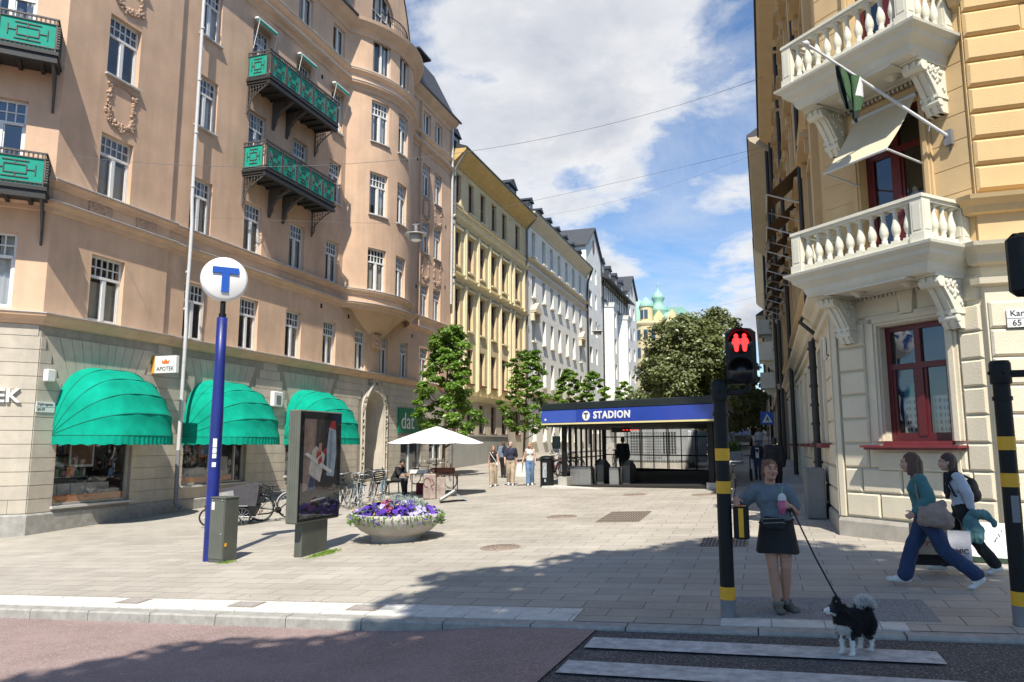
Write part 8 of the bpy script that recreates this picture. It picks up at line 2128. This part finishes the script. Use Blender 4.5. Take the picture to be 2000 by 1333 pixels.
for sg in (-1, 1): q.tube([(sg * .1, .08, 1.25), (sg * .115, -.07, 1.335), (sg * .12, -.185, 1.2), (sg * .125, -.12, 1.02), (sg * .1, .08, .98)], .014, 6)
q.build('strap', M_blk, t)
t = thing('scarf', 'black scarf hanging loose from the neck of the woman in the pale top', 'scarf', (W3X, W3Y, G(W3X, W3Y)), RD(-95), local=True); t.scale = (.94,) * 3
me = blob([('c', V(.05, -.1, 1.345), V(-.05, -.1, 1.345), .055, .055), ('c', V(.06, -.17, 1.3), V(.08, -.2, 1.0), .035, .03), ('c', V(-.02, -.19, 1.3), V(-.02, -.205, 1.05), .035, .03)], .012, 2); put(me, 'cloth', M_blk, t)
t = thing('carried_jacket', 'quilted teal jacket carried over the arm of the woman in the pale top', 'jacket', (W3X, W3Y, G(W3X, W3Y)), RD(-95), local=True); t.scale = (.94,) * 3
me = blob([('e', V(.25, .12, .8), (.07, .13, .07)), ('e', V(.25, .03, .64), (.065, .10, .17)), ('e', V(.25, .08, .55), (.06, .10, .13)), ('c', V(.25, .2, .8), V(.26, .28, .68), .055, .04), ('c', V(.255, .0, .55), V(.26, -.02, .42), .05, .04)], .011, 1); put(wrinkle(me, .022, 11., 5), 'quilting', cloth('quilted_teal', (.10, .22, .23)), t)
def paper_bag(lab, p, rz, w, d, h, m, txt, tm, ts, black=False):
 t = thing('shopping_bag', lab, 'shopping bag', tuple(p), rz, local=True)
 q = MB(); q.hexa([(-w / 2, -d / 2, 0), (w / 2, -d / 2, 0), (w / 2, d / 2, 0), (-w / 2, d / 2, 0), (-w / 2 * .98, -d / 2 * .8, h), (w / 2 * .98, -d / 2 * .8, h), (w / 2 * .98, d / 2 * .8, h), (-w / 2 * .98, d / 2 * .8, h)]); q.build('bag', m, t)
 q = MB()
 for yy in (-d * .38, d * .38): q.tube([(-w * .22, yy, h - .01), (-w * .16, yy * .6, h + .1), (0, 0, h + .17), (w * .16, yy * .6, h + .1), (w * .22, yy, h - .01)], .005, 5)
 q.build('handle', tm if not black else M_blk, t)
 if txt: text_mesh(txt, ts, frame((0, -d / 2 - .001 + d * .04, h * .32), (1, 0, 0), (0, -.06, 1)), tm, 'lettering', t, .002, .003)
M_kraft = cloth('kraft_paper', (.36, .27, .18)); M_inkr = mat('red_print', (.35, .06, .05), .6, 0)
paper_bag('brown paper bag with red lettering carried between the two walking women', (1.86, 10.62, G(1.86, 10.62) + .3), RD(5), .40, .16, .36, M_kraft, 'ZOO', M_inkr, .11)
paper_bag('black carrier bag hanging low beside the brown paper bag', (1.92, 10.84, G(1.92, 10.84) + .13), RD(4), .5, .14, .3, M_blk, None, M_blk, .1)
paper_bag('pale grey paper bag with dark lettering held by the woman in the pale top', (2.2, 10.72, G(2.2, 10.72) + .2), RD(-5), .27, .11, .36, cloth('pale_paper', (.42, .42, .46)), 'OMIC', M_ink, .08)
# ---------------- the three walking towards us
C0 = dict(vox=.016)
def walker(lab, x, y, rz, h, C, stride=.3, lead='l', grp=None, **kw):
 J = J_stand(stride, .02, .0, .17 if C.get('male', False) else .15, lead); J.update(kw); b = dict(C); return person(lab, x, y, rz, J, b, h, .015, grp, None, True)
M_tan = cloth('beige_trousers', (.40, .31, .22)); M_navy = cloth('navy_polo', (.022, .026, .05)); M_ltop = cloth('white_top', (.62, .60, .56)); M_jl = cloth('light_denim', (.11, .19, .32))
walker('woman in a black top and beige trousers, left of the group of three', -10.24, 28.1, RD(12), .945, dict(top=M_blk, sleeve=.0, pad=.012, hem=.9, bottom=M_tan, lpad=.02, flare=.02, shoes=M_wshoe, hair=mat('ash_hair', (.25, .15, .08), .6, .3, 30), hair_style='bob', bust=True), .28, 'r', head_rot=(20, 4, 0))
walker('bald man in a navy polo shirt and beige trousers walking in the square', -9.62, 28.4, RD(18), 1.02, dict(male=True, build=1.12, skin='light', top=M_navy, sleeve=.8, pad=.022, hem=.88, belly=True, bottom=M_tan, lpad=.025, flare=.01, shoes=M_wshoe, hair_style='bald', hair=M_brow), .35, 'l', head_rot=(-25, 8, 0))
walker('blond woman in a white top and blue jeans walking on the right of the three', -8.72, 28.1, RD(18), .985, dict(top=M_ltop, sleeve=.0, pad=.014, hem=.98, bottom=M_jl, lpad=.018, flare=.03, shoes=M_wshoe, hair=mat('blond_hair', (.42, .27, .11), .6, .3, 30), hair_style='long', bust=True), .3, 'r', head_rot=(-30, 0, 0), wr_r=(-.3, -.12, .92), el_r=(-.24, .02, 1.12))
t = thing('shopping_bag', 'white carrier bag in the hand of the blond woman in the square', 'shopping bag', (-9.08, 28.05, G(-9.08, 28.05) + .36), RD(15), local=True)
q = MB(); q.hexa([(-.2, -.05, 0), (.2, -.05, 0), (.2, .05, 0), (-.2, .05, 0), (-.15, -.03, .5), (.15, -.03, .5), (.15, .03, .5), (-.15, .03, .5)]); q.tube([(-.06, 0, .49), (0, 0, .56), (.06, 0, .49)], .012, 5); q.build('bag', M_ltop, t)
t = thing('shoulder_strap', 'pale shoulder strap and small bag across the woman in the black top', 'bag', (-10.24, 28.1, G(-10.24, 28.1)), RD(12), local=True); t.scale = (.945,) * 3
q = MB(); q.tube([(-.13, -.08, 1.41), (-.05, -.135, 1.28), (.08, -.14, 1.1), (.14, -.1, .98)], .017, 5); q.bbox((.16, -.1, .93), (.1, .06, .14), .02); q.build('strap', M_ltop, t)
walker('person in a grey-blue jacket seen from behind, beyond the group of three', -11.7, 33.5, RD(190), 1.0, dict(male=True, build=1.1, top=cloth('grey_blue_jacket', (.16, .19, .24)), top_name='jacket', sleeve=1.8, pad=.03, hem=.85, bottom=M_blk, shoes=M_blk, hair=M_brow), .2, 'l')
t = thing('backpack', 'dark backpack on the person in the grey-blue jacket', 'backpack', (-11.7, 33.5, G(-11.7, 33.5)), RD(190), local=True); me = blob([('e', V(-.08, .15, 1.3), (.13, .09, .2))], .018, 2); put(me, 'pack', M_blk, t)
# ---------------- seated young man on the bench
J = dict(head=(0, -.36, 1.16), head_rot=(-38, 6, 0), neck=(0, -.27, 1.03), chest=(0, -.18, .88), waist=(0, -.06, .71), pelvis=(0, .02, .56), sh_l=(.18, -.24, .97), sh_r=(-.18, -.24, .97), el_l=(.2, -.40, .73), wr_l=(.06, -.58, .68), hand_l=((-.5, -.8, -.1), (.2, 0, 1), (-1, 0, 0), .5), el_r=(-.2, -.40, .73), wr_r=(-.05, -.57, .66), hand_r=((.5, -.8, -.1), (-.2, 0, 1), (1, 0, 0), .5),
  hip_l=(.09, -.02, .53), hip_r=(-.09, -.02, .53), kn_l=(.13, -.46, .54), kn_r=(-.13, -.48, .54), an_l=(.12, -.42, .09), an_r=(-.12, -.55, .09), toe_l=(.13, -.58, .035), toe_r=(-.13, -.71, .035))
person('young man with curly black hair in black clothes sitting bent forward on the bench', -13.35, 25.75, RD(75), J, dict(male=True, skin='olive', build=1.08, top=M_blk, sleeve=.9, pad=.02, bottom=cloth('charcoal_trousers', (.03, .03, .034)), lpad=.012, shoes=M_blk, hair=mat('black_hair', (.012, .01, .009), .6, .2, 30), hair_style='curly', fringe=.05), 1., .013)
# ---------------- people up the shaded pavement and in the entrance
walker('person in a navy jacket and pale shirt coming down the shaded pavement', -.28, 27.5, RD(0), .80, dict(male=True, skin='olive', build=1.05, top=cloth('navy_jacket', (.02, .024, .045)), top_name='jacket', sleeve=1.8, pad=.03, hem=.9, bottom=cloth('dark_denim', (.03, .05, .10)), shoes=M_blk, hair=M_brow), .25, 'l')
q = MB(); q.hexa([(-.06, -.135, .95), (.06, -.135, .95), (.06, -.1, .95), (-.06, -.1, .95), (-.07, -.125, 1.38), (.07, -.125, 1.38), (.07, -.09, 1.38), (-.07, -.09, 1.38)])
o = q.build('shirt_front', M_ltop, [o_ for o_ in bpy.data.objects if o_.get('label', '').startswith('person in a navy')][0])
t = thing('scooter', 'folded kick scooter with a dark wheel beside the person in the navy jacket', 'scooter', (-.52, 27.3, G(-.52, 27.3)), RD(95), local=True)
for xx in (-.28, .22):
 q = MB(); q.tube([(xx + .19 * math.cos(2 * PI * k / 18), 0, .21 + .19 * math.sin(2 * PI * k / 18)) for k in range(19)], .025, 6, 0, True, False); q.build('wheel', M_rub, t)
q = MB(); q.tube([(.22, 0, .21), (.14, 0, .85)], .02, 6); q.tube([(-.28, 0, .21), (.2, 0, .25)], .025, 6); q.tube([(.14, -.18, .85), (.14, .18, .85)], .015, 6); q.build('frame', M_bk, t)
walker('broad person all in black seen from behind, walking away beyond the woman', .22, 21.6, RD(176), .92, dict(male=True, build=1.28, top=M_blk, top_name='jacket', sleeve=1.8, pad=.05, hem=.8, bottom=M_blk, lpad=.03, shoes=M_blk, hair=mat('black_hair', (.012, .01, .009), .6, .2, 30)), .3, 'r')
walker('person with a pale top standing on the far pavement below the blue crossing sign', -.35, 46, RD(170), .95, dict(top=cloth('grey_pale_top', (.38, .40, .42)), sleeve=.6, bottom=M_jl, shoes=M_blk, hair=M_brow), .15, 'l')
walker('dark figure standing at the escalators inside the metro entrance', -5.35, 29.6, RD(185), .98, dict(male=True, build=1.05, top=M_blk, top_name='jacket', sleeve=1.8, pad=.03, bottom=M_blk, shoes=M_blk, hair=M_brow), .1, 'l')
# ---------------- the dog
DX, DY = .66, 7.33
dog = thing('dog', 'fluffy black and white dog on a leash standing on the crossing', 'dog', (DX, DY, zroad(DX, DY) + .02), RD(-38), local=True); dog.scale = (.78,) * 3
def hd(x_, y_, z_): v = Matrix.Rotation(RD(-42), 3, 'Z') @ V(x_, y_ + .2, z_); return v + V(0, -.2, 0)
D = [('e', V(0, -.10, .335), (.105, .14, .125)), ('e', V(0, .05, .335), (.10, .16, .115)), ('e', V(0, .17, .335), (.098, .11, .115)), ('c', V(0, -.16, .36), hd(0, -.24, .47), .095, .07), ('e', V(0, -.2, .36), (.085, .08, .11)),
 ('e', hd(0, -.275, .495), (.066, .066, .06)), ('c', hd(0, -.315, .48), hd(0, -.385, .462), .036, .022), ('c', hd(0, -.31, .455), hd(0, -.36, .43), .022, .013), ('e', hd(0, -.40, .468), (.014, .012, .012))]
for sg in (-1, 1):
 D += [('c', hd(sg * .038, -.255, .53), hd(sg * .052, -.25, .605), .028, .008)]
 D += [('c', V(sg * .06, -.14, .3), V(sg * .062, -.15, .16), .045, .027), ('c', V(sg * .062, -.15, .16), V(sg * .062, -.145, .035), .025, .021), ('e', V(sg * .062, -.165, .02), (.025, .036, .02))]
 D += [('c', V(sg * .062, .17, .3), V(sg * .07, .13, .19), .07, .042), ('c', V(sg * .07, .13, .19), V(sg * .066, .215, .12), .036, .022), ('c', V(sg * .066, .215, .12), V(sg * .064, .2, .03), .021, .019), ('e', V(sg * .064, .18, .019), (.024, .034, .019))]
D += [('c', V(0, .25, .40), V(0, .29, .47), .03, .03), ('c', V(0, .29, .47), V(.0, .2, .52), .03, .022), ('c', V(0, .2, .52), V(0, .12, .51), .022, .012)]
me = blob(D, .009, 1)
M_dw = mat('white_fur', (.74, .72, .67), .9, .08, 40, .4, 60); M_db = mat('black_fur', (.018, .017, .018), .8, .3, 40, .4, 60)
def dog_col(p, n=None):
 x_, y_, z_ = p
 l_ = Matrix.Rotation(RD(42), 3, 'Z') @ V(x_, y_ + .2, z_) + V(0, -.2, 0)
 if y_ < -.19 and z_ > .4: x_, y_ = l_.x, l_.y
 if y_ > .06 and z_ > .44: return 0                       # tail plume
 if z_ < .15 + .02 * math.sin(y_ * 30): return 0         # legs and belly
 if y_ < -.34: return 0                                   # muzzle
 if y_ < -.17 and z_ < .43 and abs(x_) < .1: return 0 if z_ < .33 and abs(x_) < .07 else 1   # chest
 if y_ < -.28 and z_ < .45: return 0                     # cheeks
 return 1
for p in me.polygons: p.material_index = dog_col(p.center)
db = put(me, 'body', [M_dw, M_db], dog)
for p in me.polygons: p.material_index = dog_col(p.center)
fq = MB(); fr2_ = random.Random(6)
polys = [p for p in me.polygons]
for p in polys:
 c_ = Vector(p.center); n_ = Vector(p.normal)
 face_z = (Matrix.Rotation(RD(42), 3, 'Z') @ (c_ + V(0, .2, 0))).y < -.1 and c_.z > .4; leg = c_.z < .2
 if face_z: continue
 tail = c_.y > .12 and c_.z > .43
 for k in range(1 if leg else (5 if tail else 3)):
  if leg and fr2_.random() < .5: continue
  L = (.07 if tail else (.018 if leg else (.038 if c_.y > -.24 else .02))) * fr2_.uniform(.6, 1.25)
  back = V(0, .9, -.35) if not tail else V(0, -.1 + fr2_.gauss(0, .3), .25)
  d = (n_ * .75 + back * .55 + V(fr2_.gauss(0, .2), fr2_.gauss(0, .2), fr2_.gauss(0, .2))).normalized(); s_ = d.orthogonal().normalized(); s_ = Matrix.Rotation(fr2_.uniform(0, PI), 3, d) @ s_; w = .0042
  o_ = c_ + V(fr2_.gauss(0, .004), fr2_.gauss(0, .004), fr2_.gauss(0, .004)); e_ = o_ + d * L; e_.z = max(e_.z, .003); fq.face([o_ - s_ * w, o_ + s_ * w, e_], p.material_index)
o = fq.build('fur', [M_dw, M_db], dog); o['kind'] = 'stuff'
q = MB(); q.ell(hd(0, -.405, .468), (.013, .013, .011)); q.build('nose', M_pupil, dog)
for sg in (-1, 1): q = MB(); q.ell(hd(sg * .034, -.333, .51), (.008, .008, .008), None, 8, 6); q.build('eye', M_pupil, dog); q = MB(); q.face([hd(sg * .02, -.283, .535), hd(sg * .056, -.275, .535), hd(sg * .048, -.272, .592)]); q.build('ear_lining', M_dw, dog)
q = MB(); q.tube([hd(0, -.345, .435), hd(0, -.365, .418), hd(0, -.372, .40)], [.012, .012, .005], 6); q.build('tongue', mat('tongue_pink', (.45, .12, .12), .5, .1), dog)
q = MB(); q.tube([(.092 * math.cos(2 * PI * k / 20), -.205 + .05 * math.cos(2 * PI * k / 20) * 0 - .04 * math.sin(2 * PI * k / 20), .425 + .085 * math.sin(2 * PI * k / 20)) for k in range(21)], .008, 5, 0, True, False); q.build('collar', M_blk, dog)
hp = V(WX + .16, WY - .17, wz + 1.1); dp = along(DX, DY, RD(-38), (0, -.155, .39)); dp.z = zroad(DX, DY) + .41
t = thing('dog_leash', 'taut black leash running from the woman\'s hand down to the dog', 'leash', tuple(hp)); q = MB(); q.tube([hp, hp.lerp(dp, .5) - V(0, 0, .03), dp], .009, 6); q.tube([hp + V(.0, .0, .0), hp + V(.03, .02, -.05), hp + V(-.01, .03, -.09), hp + V(-.02, 0, -.03), hp], .008, 5); q.build('strap', M_blk, t)
q = MB(); q.tube([dp + V(0, 0, .06), dp + V(0, 0, -.01)], .009, 6); q.build('clip', M_steel, t)
# bookkeeping flags used while building are not part of the scene
for o_ in bpy.data.objects:
 if '_local' in o_: del o_['_local']
